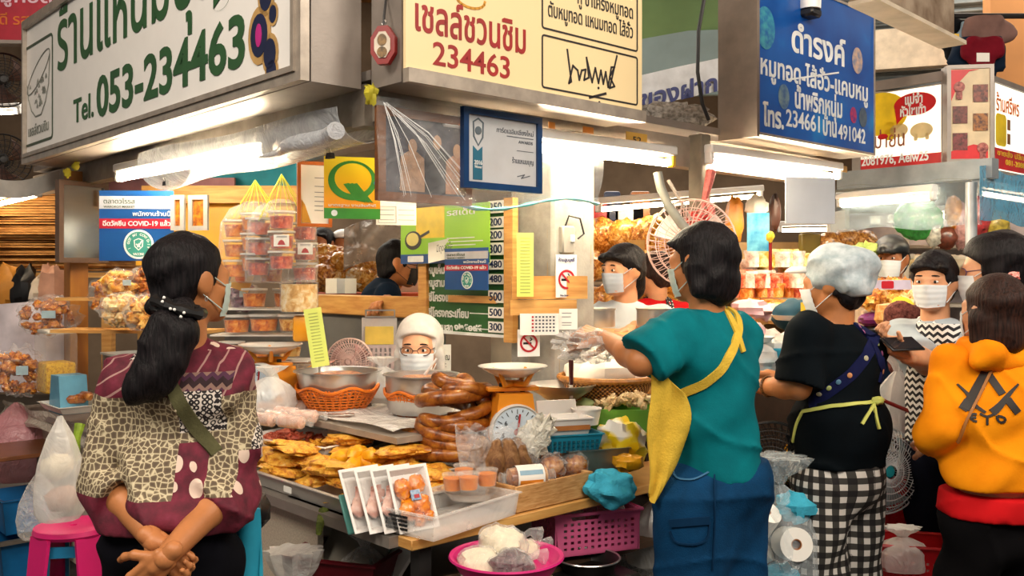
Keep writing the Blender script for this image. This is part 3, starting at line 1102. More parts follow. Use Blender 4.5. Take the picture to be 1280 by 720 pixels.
# --- two frames hung under the cream sign
FP = Face('B', -.06)
o = FP.p(473, 250)
w, _ = FP.xz(590, 250, o); _, h = FP.xz(473, 131, o)
ph = thing('framed_photo', 'wood-framed photo of three standing people wrapped in clear plastic', 'picture', o, FP.rz)
mb = MB(); frame_bars(mb, 0, 0, w, h, .028, .02); mb.ob('frame', mat('walnut_frame', '7d4a22', .45, 0, .2, 6, .1, 60, stretch=(1, 1, 8)), ph)
MB().box((w / 2, .012, h / 2), (w - .04, .006, h - .04)).ob('print', mat('dark_print', '2b2b38', .5, 0, .4, 22, col2='4c4b55'), ph)
for i, (x, c, hh) in enumerate(((.36, 'b08a6c', .66), (.62, '23242c', .74), (.84, 'bf8a68', .66))):
    mb = MB()
    bx, sw = x * w, .048
    mb.prism([(bx - sw, .035), (bx + sw, .035), (bx + sw * .95, h * hh * .74), (bx + .016, h * hh * .84), (bx - .016, h * hh * .84), (bx - sw * .95, h * hh * .74)], .002, y0=.007 - .001 * i)
    f = mb.ob('figure_print', mat('figure_tone_%d' % i, c, .5, 0, .2, 40), ph)
    MB().prism(circ(bx, h * hh * .92, .017, 14, .024), .002, y0=.006 - .001 * i).ob('head_print', mat('head_tone', 'c39a7c', .5), f)
def wr(u, v): return (w * (-.03 + 1.06 * u), -.012 - .01 * math.sin(PI * u) - .006 * math.sin(11 * u + 6 * v), h * (-.04 + 1.12 * v))
fw = MB().sheet(wr, 14, 12, .0008).ob('wrap', film('wrap_film', 'ffffff', .02, .08, 12, .9, .12), ph)
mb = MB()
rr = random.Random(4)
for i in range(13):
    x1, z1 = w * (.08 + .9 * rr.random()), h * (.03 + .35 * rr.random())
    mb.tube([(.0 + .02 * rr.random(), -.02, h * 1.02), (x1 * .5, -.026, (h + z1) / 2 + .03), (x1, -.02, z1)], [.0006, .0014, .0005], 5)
mb.ob('glint_thread', mat('film_glint', 'ffffff', .25), fw)  # white threads standing in for glints on the plastic wrap

FQ = Face('B', -.10)
o = FQ.p(580, 234)
w, _ = FQ.xz(678, 234, o); _, h = FQ.xz(580, 132, o)
ce = thing('framed_certificate', 'blue-framed award certificate with shield crest below the cream sign', 'certificate', o, FQ.rz)
mb = MB(); frame_bars(mb, 0, 0, w, h, .022, .02); mb.ob('frame', mat('blue_lacquer', '0d3a6b', .3), ce)
MB().box((w / 2, .012, h / 2), (w - .03, .006, h - .03)).ob('paper', mat('certificate_paper', 'c5c6c9', .35, 0, .05), ce)
tl = mat('teal_print2', '1c6a86', .5)
def fn(mb):
    mb.prism([(.045, .03), (.085, .03), (.085, h * .53), (.065, h * .47), (.045, h * .53)], .002, y0=.007)
ink(ce, tl, fn, 'ribbon_print')
sx, sz = .068, h * .68
ink(ce, mat('grey_print2', '5d6a74', .5), lambda mb: (outline(mb, [(sx - .024, sz + .04), (sx, sz + .055), (sx + .024, sz + .04), (sx + .022, sz - .01), (sx, sz - .04), (sx - .022, sz - .01)], .006, .009), mb.prism(circ(sx, sz + .012, .014, 12), .002, y0=.007)), 'crest_print')
def fn(mb):
    text(mb, 'การ์ดเฉลิมเชียงใหม่', w * .42, h * .74, w * .48, .016, .004, y=.009)
    lines(mb, w * .55, w * .9, [h * .70], .003, .009)
    text(mb, 'AWARDS', w * .70, h * .63, w * .19, .010, .01, y=.009)
    lines(mb, w * .68, w * .9, [h * .53], .002, .009)
    text(mb, 'ร้านแหนมบุญ', w * .62, h * .37, w * .28, .017, .003, y=.009)
    stroke(mb, [(w * .69, h * .20), (w * .78, h * .23), (w * .74, h * .18), (w * .85, h * .22)], .003, .009)
ink(ce, mat('slate_ink', '565b66', .6), fn)
ink(ce, WH, lambda mb: (text(mb, '2016', .048, h * .30, .034, .014, .02, y=.006), text(mb, 'Winner', .049, h * .255, .032, .009, .01, y=.006)), 'year_lettering')

# --- Covid notice and small frames hung under the long side
navy = mat('notice_blue', '0f4c8f', .35, 0, .05)
def covid(cd, w, h, short=False):
    ink(cd, mat('pale_band', 'c9ccd6', .4), lambda mb: mb.prism(rect(.0, h * .74, w, h * .92), .001, y0=-.001), 'pale_band')
    ink(cd, mat('notice_red', 'bd1230', .4), lambda mb: mb.prism(rect(.0, h * .46, w, h * .60), .001, y0=-.0012), 'red_band')
    ink(cd, mat('grey_green_ink', '4a5a48'), lambda mb: (text(mb, 'ตลาดวโรรส', w * .06, h * .815, w * .42, h * .065, .006, y=-.001), text(mb, 'WAROROT MARKET', w * .06, h * .755, w * .42, h * .03, .004, y=-.001)))
    ink(cd, WH, lambda mb: (text(mb, 'พนักงานร้านนี้', w * .45, h * .64, w * .51, h * .06, .006, y=-.001), text(mb, 'ฉีดวัคซีน COVID-19 แล้ว', w * .05, h * .50, w * .91, h * .065, .022, y=-.0015)), 'white_lettering')
    cx, cz, r = w * .53, h * .235, h * .21
    b = ink(cd, WH, lambda mb: mb.prism(circ(cx, cz, r, 30), .001, y0=-.001), 'badge')
    ink(b, mat('mint_print', '3f9b8e', .4), lambda mb: mb.prism(circ(cx, cz, r * .86, 30), .001, y0=-.0018), 'badge_disc')
    def fn(mb):
        for wd2, q0, q1 in (('I GOT MY COVID-19', 1.12, -.10), ):
            n = len(wd2)
            for i, ch in enumerate(wd2):
                if ch == ' ': continue
                q = PI * (q0 + (q1 - q0) * i / (n - 1))
                c, s_ = math.cos(q), math.sin(q)
                text(mb, ch, -r * .06, -r * .07, None, r * .16, .02, y=-.002, wav=lambda x, z, c=c, s_=s_: (cx + c * r * .67 + x * s_ + z * c, cz + s_ * r * .67 - x * c + z * s_))
        text(mb, 'VACCINE', cx - r * .36, cz - r * .74, r * .72, r * .16, .02, y=-.002)
        outline(mb, [(cx - r * .32, cz + r * .28), (cx, cz + r * .42), (cx + r * .32, cz + r * .28), (cx + r * .28, cz - r * .16), (cx, cz - r * .42), (cx - r * .28, cz - r * .16)], r * .07, -.001)
        stroke(mb, [(cx - r * .14, cz), (cx, cz - r * .12), (cx + r * .2, cz + r * .2)], r * .09, -.001)
        mb.prism([(cx - r * .12, cz - r * .2), (cx + r * .14, cz - r * .2), (cx, cz + r * .1)], .001, y0=-.002)
    ink(b, WH, fn, 'badge_lettering')


cd, w, h = cardy('notice', 'blue Covid-19 vaccine notice hanging left of the dark-haired woman', 'notice', 124, 326, 215, 238, 4.25, .06, navy)
covid(cd, w, h)
m_grey = mat('grey_plastic_frame', 'b9b6b4', .4)
for i, (pl, pr, lb) in enumerate(((213, 232, 'small grey frame half hidden by the Covid notice'), (235, 262, 'small grey frame with orange picture hung right of the Covid notice'))):
    o = P(pl, 288, 4.2)
    w, h = (pr - pl) * 4.2 / F, 44 * 4.2 / F
    t = thing('framed_picture', lb, 'picture', o, -.25, 'small grey frames')
    mb = MB(); frame_bars(mb, 0, 0, w, h, .02, .015); mb.ob('frame', m_grey, t)
    MB().box((w / 2, .01, h / 2), (w - .03, .004, h - .03)).ob('print', mat('orange_print', 'd88a24', .4, 0, .2, 40, col2='7a3b14'), t)
o = P(372, 283, 3.35)
oc_ = thing('framed_certificate', 'orange-framed white certificate left of the big letter Q sign', 'certificate', o, .42)
w, h = .125, 82 * 3.35 / F
mb = MB(); frame_bars(mb, 0, 0, w, h, .012, .018); mb.ob('frame', mat('orange_frame', 'c8691f', .4), oc_)
MB().box((w / 2, .01, h / 2), (w - .016, .005, h - .016)).ob('paper', mat('warm_white_paper', 'f3ede0', .5, 0, .03), oc_)  # paper in its own warm white
ink(oc_, mat('slate_ink', '565b66'), lambda mb: lines(mb, w * .5, w * .85, [h * q for q in (.25, .32, .39, .46, .53, .62, .75)], .002, .007, random.Random(2)))
ink(oc_, mat('amber_ink', 'd99a2b'), lambda mb: mb.prism([(w * .12, h * .06), (w * .4, h * .06), (w * .22, h * .34), (w * .12, h * .42)], .001, y0=.006), 'gold_print')

t = NT('q_sign_print')
u = t.sep(t.co())
cl = t.ramp(t.math('MULTIPLY', u[2], 4.4), [(.25, 'ee9a1e'), (.6, 'f6c21c'), (.95, 'f6dd2a')])
o = P(405, 273, 3.2)
w, h = 67 * 3.2 / F / .95, 78 * 3.2 / F
qs = card('notice', 'yellow quality notice with big green letter Q', 'notice', o, .3, w, h, t.fin(cl, .35), .004)
gq = mat('q_green', '3f8f35', .4)
ink(qs, gq, lambda mb: mb.prism(rect(0, 0, w, h * .17), .001, y0=-.001), 'green_band')
def fn(mb):
    cx, cz = w * .5, h * .62
    o_, i_ = circ(cx, cz, w * .43, 36, h * .32), circ(cx + w * .015, cz + h * .03, w * .33, 36, h * .25)
    mb.prism(o_, .001, None, [i_], y0=-.001)
    for k in range(3):
        x, z = w * (.34 + .07 * k), h * (.56 - .0 * k)
        mb.prism([(x, z), (x + w * .1, z + h * .02), (x + w * .36, h * .30), (x + w * .40, h * (.27 + .0 * k)), (x + w * .22, h * .30)], .001, y0=-.0016 - .0004 * k)
ink(qs, gq, fn, 'letter_print')
ink(qs, WH, lambda mb: (text(mb, 'มาตรฐาน งานสินค้าดี', w * .08, h * .20, w * .84, h * .04, .006, y=-.001), mb.prism(circ(w * .18, h * .09, h * .05, 16), .001, y0=-.002)), 'white_lettering')
cd, w, h = cardy('paper_sheet', 'white printed sheet to the right of the letter Q sign', 'paper', 470, 281, 519, 250, 3.5, .25, m_paper)
ink(cd, mat('slate_ink', '565b66'), lambda mb: (lines(mb, w * .1, w * .45, [h * .2 * k for k in (1, 2, 3)], .0015), lines(mb, w * .55, w * .95, [h * .2 * k for k in (1, 2, 3)], .0015), outline(mb, rect(w * .06, h * .08, w * .5, h * .75), .0015)))

# --- mirror at the far post, yellow wooden post
ya = P(88, 400, 4.95)
struct('trim_12', MB().box((0, 0, 1.0), (.10, .09, 2.0), Tm((ya.x + .03, ya.y, 0), RA)), mat('amber_wood', 'b5761f', .5, 0, .25, 8, .2, 60, col2='8a4f12', stretch=(1, 1, .2)))
o = P(74, 328, 4.75)
mr = thing('wall_mirror', 'brown-framed mirror tilted out from the far wooden post', 'mirror', o, .95)
w, h = .27, 104 * 4.75 / F
mb = MB(); frame_bars(mb, 0, 0, w, h, .025, .04); mb.ob('frame', mat('brown_frame', '6d5444', .5), mr)
MB().box((w / 2, .02, h / 2), (w - .04, .01, h - .04)).ob('glass', mat('mirror_glass', 'cfd2ce', .12, 1, .02), mr)
for px, py, g in ((84, 216, 0), (95, 207, 1)):
    tag(MB().ell(P(px, py, 4.7), (.02, .012, .022), 10, 7, nz=.6, ns=14, seed=g).ob('yellow_ribbon', mat('yellow_ribbon', 'c2b62c', .6)), 'small yellow ribbon knot tied above the mirror%s' % (' frame' if g else ' on the beam'), 'ribbon', 'yellow ribbon knots')
tag(MB().ell(P(463, 118, 2.86), (.022, .02, .03), 12, 8, nz=.7, ns=16, seed=5).ob('yellow_ribbon', mat('yellow_ribbon', 'c2b62c')), 'yellow ribbon knotted at the corner where the two big signs meet', 'ribbon')

# --- partition behind the stall: rail, grey boarding, price board
FR = Face('A', .94)
r0, r1 = FR.p(380, 368), FR.p(545, 371)
mid = (r0 + r1) / 2
ln = (r0.xy - r1.xy).length
tag(MB().box((0, 0, 0), (ln + .25, .05, .10), Tm((mid.x, mid.y, 1.305), RA), .006).ob('counter_rail', m_wood), 'pale wooden rail the man in the black mask leans on', 'rail')
struct('trim_13', MB().box((0, 0, 0), (ln + 1.0, .02, 1.26), Tm((mid.x - .3, mid.y + .35, .63), RA)), mat('grey_boarding', '6f6e6b', .6, 0, .15, 4, .1, 40))
FN = Face('A', .90)
GRN = mat('board_green', '24602b', .45, 0, .08, 8)
pb = thing('price_board', 'green hand-lettered price board with white price tags in a pine frame', 'price board', FN.p(530, 415), FN.rz)
o = FN.p(530, 415)
xz = lambda px, py: FN.xz(px, py, o)
w = xz(636, 415)[0]
zt = xz(530, 262)[1]
MB().box((w / 2, .01, zt / 2), (w, .016, zt)).ob('board', GRN, pb)
x0, x1 = xz(526, 415)[0], xz(536, 415)[0]
MB().box(((x0 + x1) / 2, .0, zt * .40), (x1 - x0, .03, zt * .82)).ob('frame_post', m_wood, pb)
x0, x1 = xz(634, 415)[0], xz(645, 415)[0]
MB().box(((x0 + x1) / 2, -.004, zt * .5), (x1 - x0, .03, zt * 1.06)).ob('frame_post', m_wood, pb)
MB().box((w * .6, -.002, xz(590, 374)[1]), (w * .55, .014, .03)).ob('frame_strip', m_wood, pb)
MB().box((w / 2, -.002, .006), (w, .012, .012)).ob('bottom_edge', WH, pb)
def fn(mb):
    for s_, px, py, pr in (('หมูเค็ม', 535, 342, 556), ('หมูสามชั้น', 535, 358, 565), ('ซี่โครงแหนม', 536, 376, 577), ('ซี่โครงกระเทียม', 536, 395, 586), ('แหนมสด', 540, 413, 566)):
        x0, z0 = xz(px, py); x1, _ = xz(pr, py)
        text(mb, s_, x0, z0, x1 - x0, .034, .03, y=.0)
    for py in (372, 392, 411):
        x0, z0 = xz(587, py); x1, _ = xz(611, py)
        mb.prism(rect(x0, z0, x1, z0 + .004), .001, y0=-.0)
    x0, z0 = xz(568, 412); x1, _ = xz(602, 412)
    text(mb, '๑๒๕๐๙๕', x0, z0, x1 - x0, .03, .035, y=0)
ink(pb, WH, fn)
for s_, py, hh in (('250', 265, 17), ('200', 283, 15), ('200', 299, 15), ('300', 317, 17), ('480', 335, 14), ('480', 353, 14), ('500', 376, 17), ('500', 395, 15), ('300', 413, 15)):
    x0, z0 = xz(612, py + 3); x1, _ = xz(632, py)
    zz = hh * 3.7 / F
    tg_ = MB().prism(rect(x0, z0 + .003, x1, z0 + zz), .003, y0=-.008).ob('price_tag', m_paper, pb)
    ink(tg_, mat('pen_ink', '17305a' if py > 330 else '1c2230', .5) if False else mat('pen_ink', '1b2c55', .5), lambda mb: text(mb, s_, x0 + .008, z0 + .012, (x1 - x0) * .78, zz * .62, .016, y=-.008))
# lime banner, second notice, curled note
FL = Face('A', .86)
cd, w, h = cardf('banner', 'lime green shop banner pinned across the top of the price board', 'banner', FL, 501, 330, 612, 262, mat('lime_print', '8fc821', .4, 0, .1, 3, col2='7ab51b'))
ink(cd, mat('navy_band', '14498c', .4), lambda mb: mb.prism(rect(0, 0, w, h * .17), .001, y0=-.001), 'blue_band')
ink(cd, mat('banner_yellow', 'f2d21d', .4), lambda mb: mb.prism(rect(w * .19, h * .45, w * .52, h), .001, y0=-.001), 'yellow_patch')
ink(cd, m_black, lambda mb: (mb.prism(circ(w * .155, h * .42, w * .10, 20, h * .17), .001, y0=-.002), stroke(mb, [(w * .22, h * .46), (w * .34, h * .56)], .012, -.001)), 'pan_print')
ink(cd, mat('batter_print', 'ddd07a', .5), lambda mb: mb.prism(circ(w * .15, h * .44, w * .075, 18, h * .12), .001, y0=-.003), 'batter_print')
ink(cd, WH, lambda mb: (lines(mb, w * .55, w * .95, [h * .36, h * .42, h * .30], .004, -.001, random.Random(1)), text(mb, 'รสเด็ด', w * .55, h * .82, w * .3, h * .10, .01, y=-.001), mb.prism(rrect(w * .09, h * .03, w * .28, h * .14, .004), .001, y0=-.002), mb.prism(rrect(w * .80, h * .04, w * .93, h * .14, .004), .001, y0=-.002)), 'white_lettering')
FM = Face('A', .83)
cd, w, h = cardf('notice', 'second blue Covid-19 vaccine notice pinned over the price board', 'notice', FM, 556, 362, 610, 311, navy)
covid(cd, w, h)
nt = MB().sheet(lambda u, v: (u * .155, -.02 - .03 * u + .035 * math.sin(PI * v) * (1 - .6 * u), v * .085 + .035 * u), 8, 8, .001).ob('paper_note', m_paper)
nt.location = FM.p(536, 332) + V((0, -.03, .01)); nt.rotation_euler = (0, 0, .1)
tag(nt, 'curled white paper note with handwriting stuck on the price board', 'paper')
ink(nt, mat('pen_grey', '5a5f63', .5), lambda mb: text(mb, 'มีถุงลดโลกร้อน', .035, .045, .11, .028, .006, y=-.05, wav=lambda x, z: (x, z + .2 * (x - .03))))

# --- on and around the pillar
FX = Face('B', .145)
cd, w, h = cardy('paper_strip', 'yellow-green paper strip hanging on the grey pillar', 'paper', 646, 371, 667, 291, 3.55, .1, mat('lime_paper', 'd3de6d', .6, 0, .05))
ink(cd, mat('lime_ink', 'a3b05a', .6), lambda mb: [lines(mb, w * .2, w * .8, [h * (.06 + .05 * k) for k in range(18)], .003)])
def smoke(cd, w, h, cz):
    r = w * .40
    ink(cd, mat('no_red', 'c0182a', .4), lambda mb: (mb.prism(circ(w / 2, cz, r, 28), .001, None, [circ(w / 2, cz, r * .78, 28)], y0=-.002), stroke(mb, [(w / 2 - r * .6, cz + r * .6), (w / 2 + r * .6, cz - r * .6)], r * .17, -.002)), 'red_ring')
    ink(cd, m_black, lambda mb: (mb.prism(rect(w / 2 - r * .62, cz - r * .15, w / 2 + r * .3, cz + r * .08), .001, y0=-.001), stroke(mb, [(w / 2 + r * .1, cz + r * .2), (w / 2 + r * .35, cz + r * .35), (w / 2 + r * .2, cz + r * .55)], r * .1, -.0)), 'cigarette_print')
cd, w, h = cardy('no_smoking_sign', 'tall no-smoking sign on the pillar left of the woman in white', 'sign', 695, 372, 722, 318, 3.62, .5, m_white)
smoke(cd, w, h, h * .42)
ink(cd, mat('navy_print', '15246b'), lambda mb: (text(mb, 'ห้ามสูบบุหรี่', w * .12, h * .84, w * .76, h * .075, .01, y=-.001), text(mb, 'No Smoking', w * .2, h * .03, w * .6, h * .045, .006, y=-.001)))
cd, w, h = cardy('no_smoking_sign', 'small no-smoking sign below the calendar on the pillar', 'sign', 647, 446, 675, 412, 3.52, .3, m_white)
smoke(cd, w, h, h * .5)
for i, (pl, pb_, pr, pt, Y, lb) in enumerate(((640, 374, 736, 345, 3.60, 'upper pine board nailed across the grey pillar'), (638, 394, 722, 375, 3.57, 'lower pine board behind the calendar on the pillar'))):
    cardy('pine_board', lb, 'board', pl, pb_, pr, pt, Y, .2, m_wood, .02)
cd, w, h = cardy('calendar', 'small white calendar sheet pinned on the pine board', 'calendar', 650, 419, 699, 392, 3.5, .1, m_paper)
ink(cd, mat('slate_ink', '565b66'), lambda mb: [mb.prism(rect(w * (.3 + .09 * i), h * (.16 + .16 * j), w * (.35 + .09 * i), h * (.24 + .16 * j)), .001, y0=-.001) for i in range(7) for j in range(5)])
ink(cd, mat('no_red', 'c0182a'), lambda mb: [mb.prism(rect(w * .3, h * (.16 + .16 * j), w * .35, h * (.24 + .16 * j)), .001, y0=-.0015) for j in range(5)], 'red_lettering')
cd, w, h = cardy('paper_sheet', 'white notice sheet pinned to the right of the calendar', 'paper', 699, 412, 722, 386, 3.53, .1, m_paper)
ink(cd, mat('slate_ink', '565b66'), lambda mb: lines(mb, w * .15, w * .7, [h * q for q in (.2, .32, .6, .78)], .002, 0, random.Random(4)))
sb = thing('switch_box', 'grey electric switch box on the right side of the pillar', 'switch box', P(705, 317, 3.66), .6)
MB().box((.03, .03, .055), (.062, .05, .11), None, .006).ob('case', mat('grey_box', 'a9a49a', .5), sb)
MB().box((.045, .003, .06), (.02, .01, .03), None, .003).ob('switch', m_white, sb)
MB().tube([(.03, .03, .11), (.04, .02, .15), (.08, .0, .14), (.10, 0, .08), (.07, .0, .06)], .004, 6).ob('wire', m_black, sb)

# --- post between the stalls, pipe arm, red strings, fan
pp = S(0, 1.70)
struct('trim_14', MB().box((0, 0, 1.03), (.07, .07, 2.06), Tm(pp, RB), .004), mat('old_post', '8f8573', .7, 0, .2, 7, .2, 40))
tag(MB().tube([P(822, 216, 3.75), P(826, 235, 3.74), P(836, 258, 3.73), P(852, 280, 3.72), P(872, 300, 3.72)], .019, 10).ob('bent_pipe', mat('grey_pvc', '8f8e84', .5)), 'bent grey pipe curving down in front of the hanging fan', 'pipe')
tag(MB().tube([P(835, 225, 3.9), P(850, 250, 3.9), P(864, 276, 3.9)], .008, 6).ob('brace_rod', m_gal), 'thin grey brace rod between the bent pipe and the post', 'rod')
rs = MB()
for i in range(7):
    z = 1.66 + .011 * i
    rs.tube([(pp.x + .055 * math.cos(q), pp.y + .055 * math.sin(q), z + .006 * math.sin(3 * q + i)) for q in [2 * PI * k / 16 for k in range(16)]], .006, 6, closed=True)
RS_ = tag(rs.ob('red_string', mat('red_raffia', 'd8433a', .6, 0, .2, 60)), 'red plastic string wound round the post above the fan', 'string')
mb = MB()
mb.tube([P(880, 252, 3.95), P(885, 232, 3.93), P(889, 214, 3.95)], [.012, .018, .022], 8)
mb.tube([P(880, 252, 3.95), P(876, 268, 3.93), P(866, 278, 3.92)], [.01, .008, .006], 6)
mb.tube([P(882, 250, 3.95), P(890, 262, 3.92), P(892, 284, 3.92)], [.014, .014, .012], 6)
mb.ob('string_end', mat('pink_raffia', 'd9706a', .6, 0, .2, 60), RS_)
mb = MB()
for i in range(4): mb.tube([(pp.x + .056 * math.cos(q), pp.y + .056 * math.sin(q), 1.415 + .012 * i) for q in [2 * PI * k / 14 for k in range(14)]], .006, 6, closed=True)
tag(mb.ob('red_string', mat('red_raffia', 'd8433a')), 'lower band of red string round the post just above the teal woman', 'string')


def fan(name, label, c, r, face, m_g, m_b, m_hub, nw=30, stand=None, motor=None, ring=3, group=None):
    """cage fan: c centre, face unit vector out of the front"""
    t = thing(name, label, 'fan', c, 0, group)
    M = V(face).to_track_quat('Z', 'Y').to_matrix().to_4x4()
    for sgn, nm in ((1, 'front_guard'), (-1, 'rear_guard')):
        mb = MB()
        for i in range(nw):
            q = 2 * PI * i / nw
            mb.tube([((r * k) * math.cos(q + .25 * k), (r * k) * math.sin(q + .25 * k), sgn * r * .30 * math.sqrt(max(0, 1 - (k * .97) ** 2))) for k in (.16, .4, .65, .85, 1)], .0016, 4, M=M)
        for k in [.35 + .65 * i / ring for i in range(ring)] + [1]:
            mb.tube([(r * k * math.cos(2 * PI * i / 32), r * k * math.sin(2 * PI * i / 32), sgn * r * .30 * math.sqrt(max(0, 1 - (k * .97) ** 2))) for i in range(32)], .0035 if k == 1 else .002, 5, closed=True, M=M)
        mb.ob(nm, m_g, t)
    mb = MB()
    for i in range(3):
        def bl(u, v, i=i):
            q = 2 * PI * i / 3 + (.15 + .85 * v) * 1.25 * (.4 + .6 * u)
            k = r * (.18 + .66 * u)
            return M @ V((k * math.cos(q), k * math.sin(q), .03 * (v - .5) * 2))
        mb.sheet(bl, 6, 5, .002)
    mb.ob('blades', m_b, t)
    MB().lathe([(0, r * .26), (r * .12, r * .25), (r * .17, r * .2), (r * .17, -.02), (0, -.02)], 20, M=M).ob('hub', m_hub, t)
    MB().lathe([(0, -r * .62), (r * .2, -r * .6), (r * .28, -r * .45), (r * .28, -r * .22), (0, -r * .22)], 18, M=M).ob('motor', motor or m_hub, t)
    return t


m_pink = mat('pale_pink_plastic', 'e3c3bd', .4)
fan('cage_fan', 'pale wire cage fan hanging from the post behind the teal woman', P(864, 304, 3.78), .178, (.25, .75, -.08), mat('rose_wire', 'd3b0a6', .4), mat('clear_blade', 'd8c9c2', .3), m_pink, 40, ring=3, motor=m_pink)
for i, (px, py, Y, r) in enumerate(((4, 100, 5.6, .16), (4, 200, 5.4, .15))):
    f_ = fan('wall_fan', ['dark round fan at the left edge beside the end of the white sign', 'dark round fan at the left edge above the hanging white sheet'][i], P(px, py, Y), r, (.5, -.8, 0), m_dark, mat('brown_blade', '5a4038', .4), m_dark, 24)
# tape and a small numbered card on the beams
cd, w, h = cardf('number_card', 'small yellow card with a handwritten number taped on the beam below the cream sign', 'card', Face('B', -.04), 783, 184, 809, 164, mat('tape_yellow', 'd9a94a', .6, 0, .1))
ink(cd, BK, lambda mb: text(mb, '52', w * .3, h * .35, w * .4, h * .4, .005))
for fc, pts, col, lb in ((Face('B', -.04), ((686, 694), (729, 742)), 'd98a2c', 'orange tape patch on the beam under the cream sign'), (Face('B', -.045), ((978, 994), (1016, 1032), (1047, 1059)), 'cfa254', 'yellowed tape patch on the beam under the blue sign')):
    for a_, b_ in pts:
        y_ = 156 + (a_ - 686) * .13 if a_ < 800 else 201 + (a_ - 978) * .13
        cardf('tape_patch', lb, 'tape', fc, a_, y_ + 4, b_, y_ - 4, mat('tape_' + col, col, .6), .002, lb.replace('patch', 'patches'))
# ------------------------------------------------------------------ display counter
ZT = .76
dc = thing('display_counter', 'long display counter turning the corner of the stall, loaded with food', 'counter', S(0, 0, 0), RA)
# its own frame: x = -a, y = b
m_form = mat('speckled_laminate', 'b3a592', .5, .1, .25, 160, 0, col2='cdc1ad')
MB().box((-1.30, .04, ZT - .015), (3.4, .50, .03)).ob('long_top', m_gal, dc)
MB().box((.13, .62, ZT - .015), (.66, 1.60, .03), None, .003).ob('short_top', m_wood, dc)
MB().box((-1.48, -.14, .40), (2.84, .02, .66)).ob('front_panel', m_form, dc)
MB().box((-.95, .36, .925), (1.9, .52, .02)).ob('raised_shelf', m_alu, dc)
MB().box((.06, .80, .925), (.34, .72, .02)).ob('raised_shelf', m_wood, dc)
for x, y in ((-.04, .14), (-1.85, .14), (-.04, .58), (-1.85, .58), (.19, .48), (.19, 1.1)):
    MB().box((x, y, .84), (.04, .04, .16)).ob('riser', m_dark, dc)
for x, y in ((.42, -.12), (.42, 1.36), (-.14, 1.36), (-2.9, -.1), (-2.9, .26), (-.16, .26)):
    MB().box((x, y, .37), (.04, .04, .74)).ob('leg', m_dark, dc)
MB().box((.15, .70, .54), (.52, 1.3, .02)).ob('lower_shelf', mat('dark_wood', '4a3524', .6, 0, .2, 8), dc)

# big tray of fried chops
st = mat('tray_steel', 'dad7d2', .28, .5, .04)
def tray(name, label, a0, a1, b0, b1, z, h, m=st, lip=.012, tap=.02, group=None):
    c = S((a0 + a1) / 2, (b0 + b1) / 2, z)
    t = thing(name, label, 'tray', c, RA, group)
    MB().open_box(a1 - a0, b1 - b0, h, .003, tap, None, 0, lip).ob('pan', m, t)
    return t
T1 = tray('steel_tray', 'big steel tray of golden fried pork chops at the counter corner', -.26, .80, -.19, .33, ZT + .003, .05)
MB().box((.5, -.272, .030), (.045, .002, .018), Tm((-.38, 0, 0))).ob('price_sticker', m_paper, T1)
CHOP = food('fried_batter', ['7a3a0a', 'c07418', 'dc9a28', 'ecb848', 'c47c1e'], 40, .5, 1, 110, .15)
rr = random.Random(11)
spots = []
for i in range(30):
    layer = i // 13
    a = -.16 + (i % 13) / 12 * .80 + rr.uniform(-.03, .03) if layer < 2 else .0 + rr.random() * .35
    b = (-.07 if (i % 2) else .13) + rr.uniform(-.04, .04)
    spots.append((a, b, ZT + .034 + layer * .036 + (.02 if abs(a - .18) < .22 else 0)))
protos = []
for k in range(6):
    mb = MB()
    mb.ell((0, 0, 0), (.095, .058, .019), 30, 12, nz=.42, ns=8, seed=k)
    o = mb.ob('fried_pork_chop', CHOP)
    tag(o, 'flat golden breaded pork chop heaped in the big steel tray', 'fried pork', 'fried pork chops in the big tray')
    protos.append(o)
for i, (a, b, z) in enumerate(spots):
    o = protos[i] if i < 6 else dup(protos[i % 6])
    o.location = S(a, b, z)
    o.rotation_euler = (rr.uniform(-.22, .22), rr.uniform(-.22, .22), rr.uniform(0, 6.3))
    s_ = rr.uniform(.8, 1.1); o.scale = (s_, s_, s_ * rr.uniform(.9, 1.4))
YR = food('yellow_roll', ['c87a08', 'e9a50f', 'f4c02a'], 18, .4, .3, 60)
pr = None
for i, (px, py, z) in enumerate(((432, 571, .86), (447, 566, .875), (462, 570, .87), (455, 578, .85), (476, 577, .85), (440, 584, .845), (470, 590, .835))):
    o = dup(pr) if pr else tag(MB().ell((0, 0, 0), (.055, .028, .026), 16, 10, nz=.25, ns=9).ob('egg_roll', YR), 'plump bright yellow roll at the back of the fried pork tray', 'egg roll', 'yellow rolls behind the pork chops')
    pr = pr or o
    o.location = onz(px, py, z); o.rotation_euler = (0, .1 * (i % 3), .5 + i * .8)

# smaller trays behind
def tray_at(name, label, px, py, z, w, d, h, rz, m, group=None, lip=.01, tap=.02):
    c = onz(px, py, z)
    t = thing(name, label, 'tray', V((c.x, c.y, z - h)), rz, group)
    MB().open_box(w, d, h, .003, tap, None, 0, lip).ob('pan', m, t)
    return t
ENA = mat('white_enamel_tray', 'e6e1da', .3, 0, .04)
T2 = tray_at('enamel_tray', 'white-rimmed tray of reddish meat and yellow strips beside the woman in maroon', 385, 546, .87, .42, .26, .05, RA + .25, ENA)
T3 = tray_at('enamel_tray', 'deep white tray of sliced pork strips in front of the left steel bowl', 462, 527, .90, .27, .19, .075, RA + .55, ENA)
T4 = tray_at('steel_tray', 'empty steel pan wedged between the pork strips and the fried chops', 470, 548, .835, .30, .30, .055, RA + .2, st)
T5 = tray_at('enamel_tray', 'white tray under the stack of coiled sausages', 548, 566, .835, .50, .42, .05, RA, ENA)
RM = food('red_meat', ['8f3524', 'c0543c', 'd98064', 'b04a34'], 30, .4, .8, 60)
YM = food('yellow_strips', ['c0701a', 'e0a02e', 'efc358'], 26, .45, .8, 60)
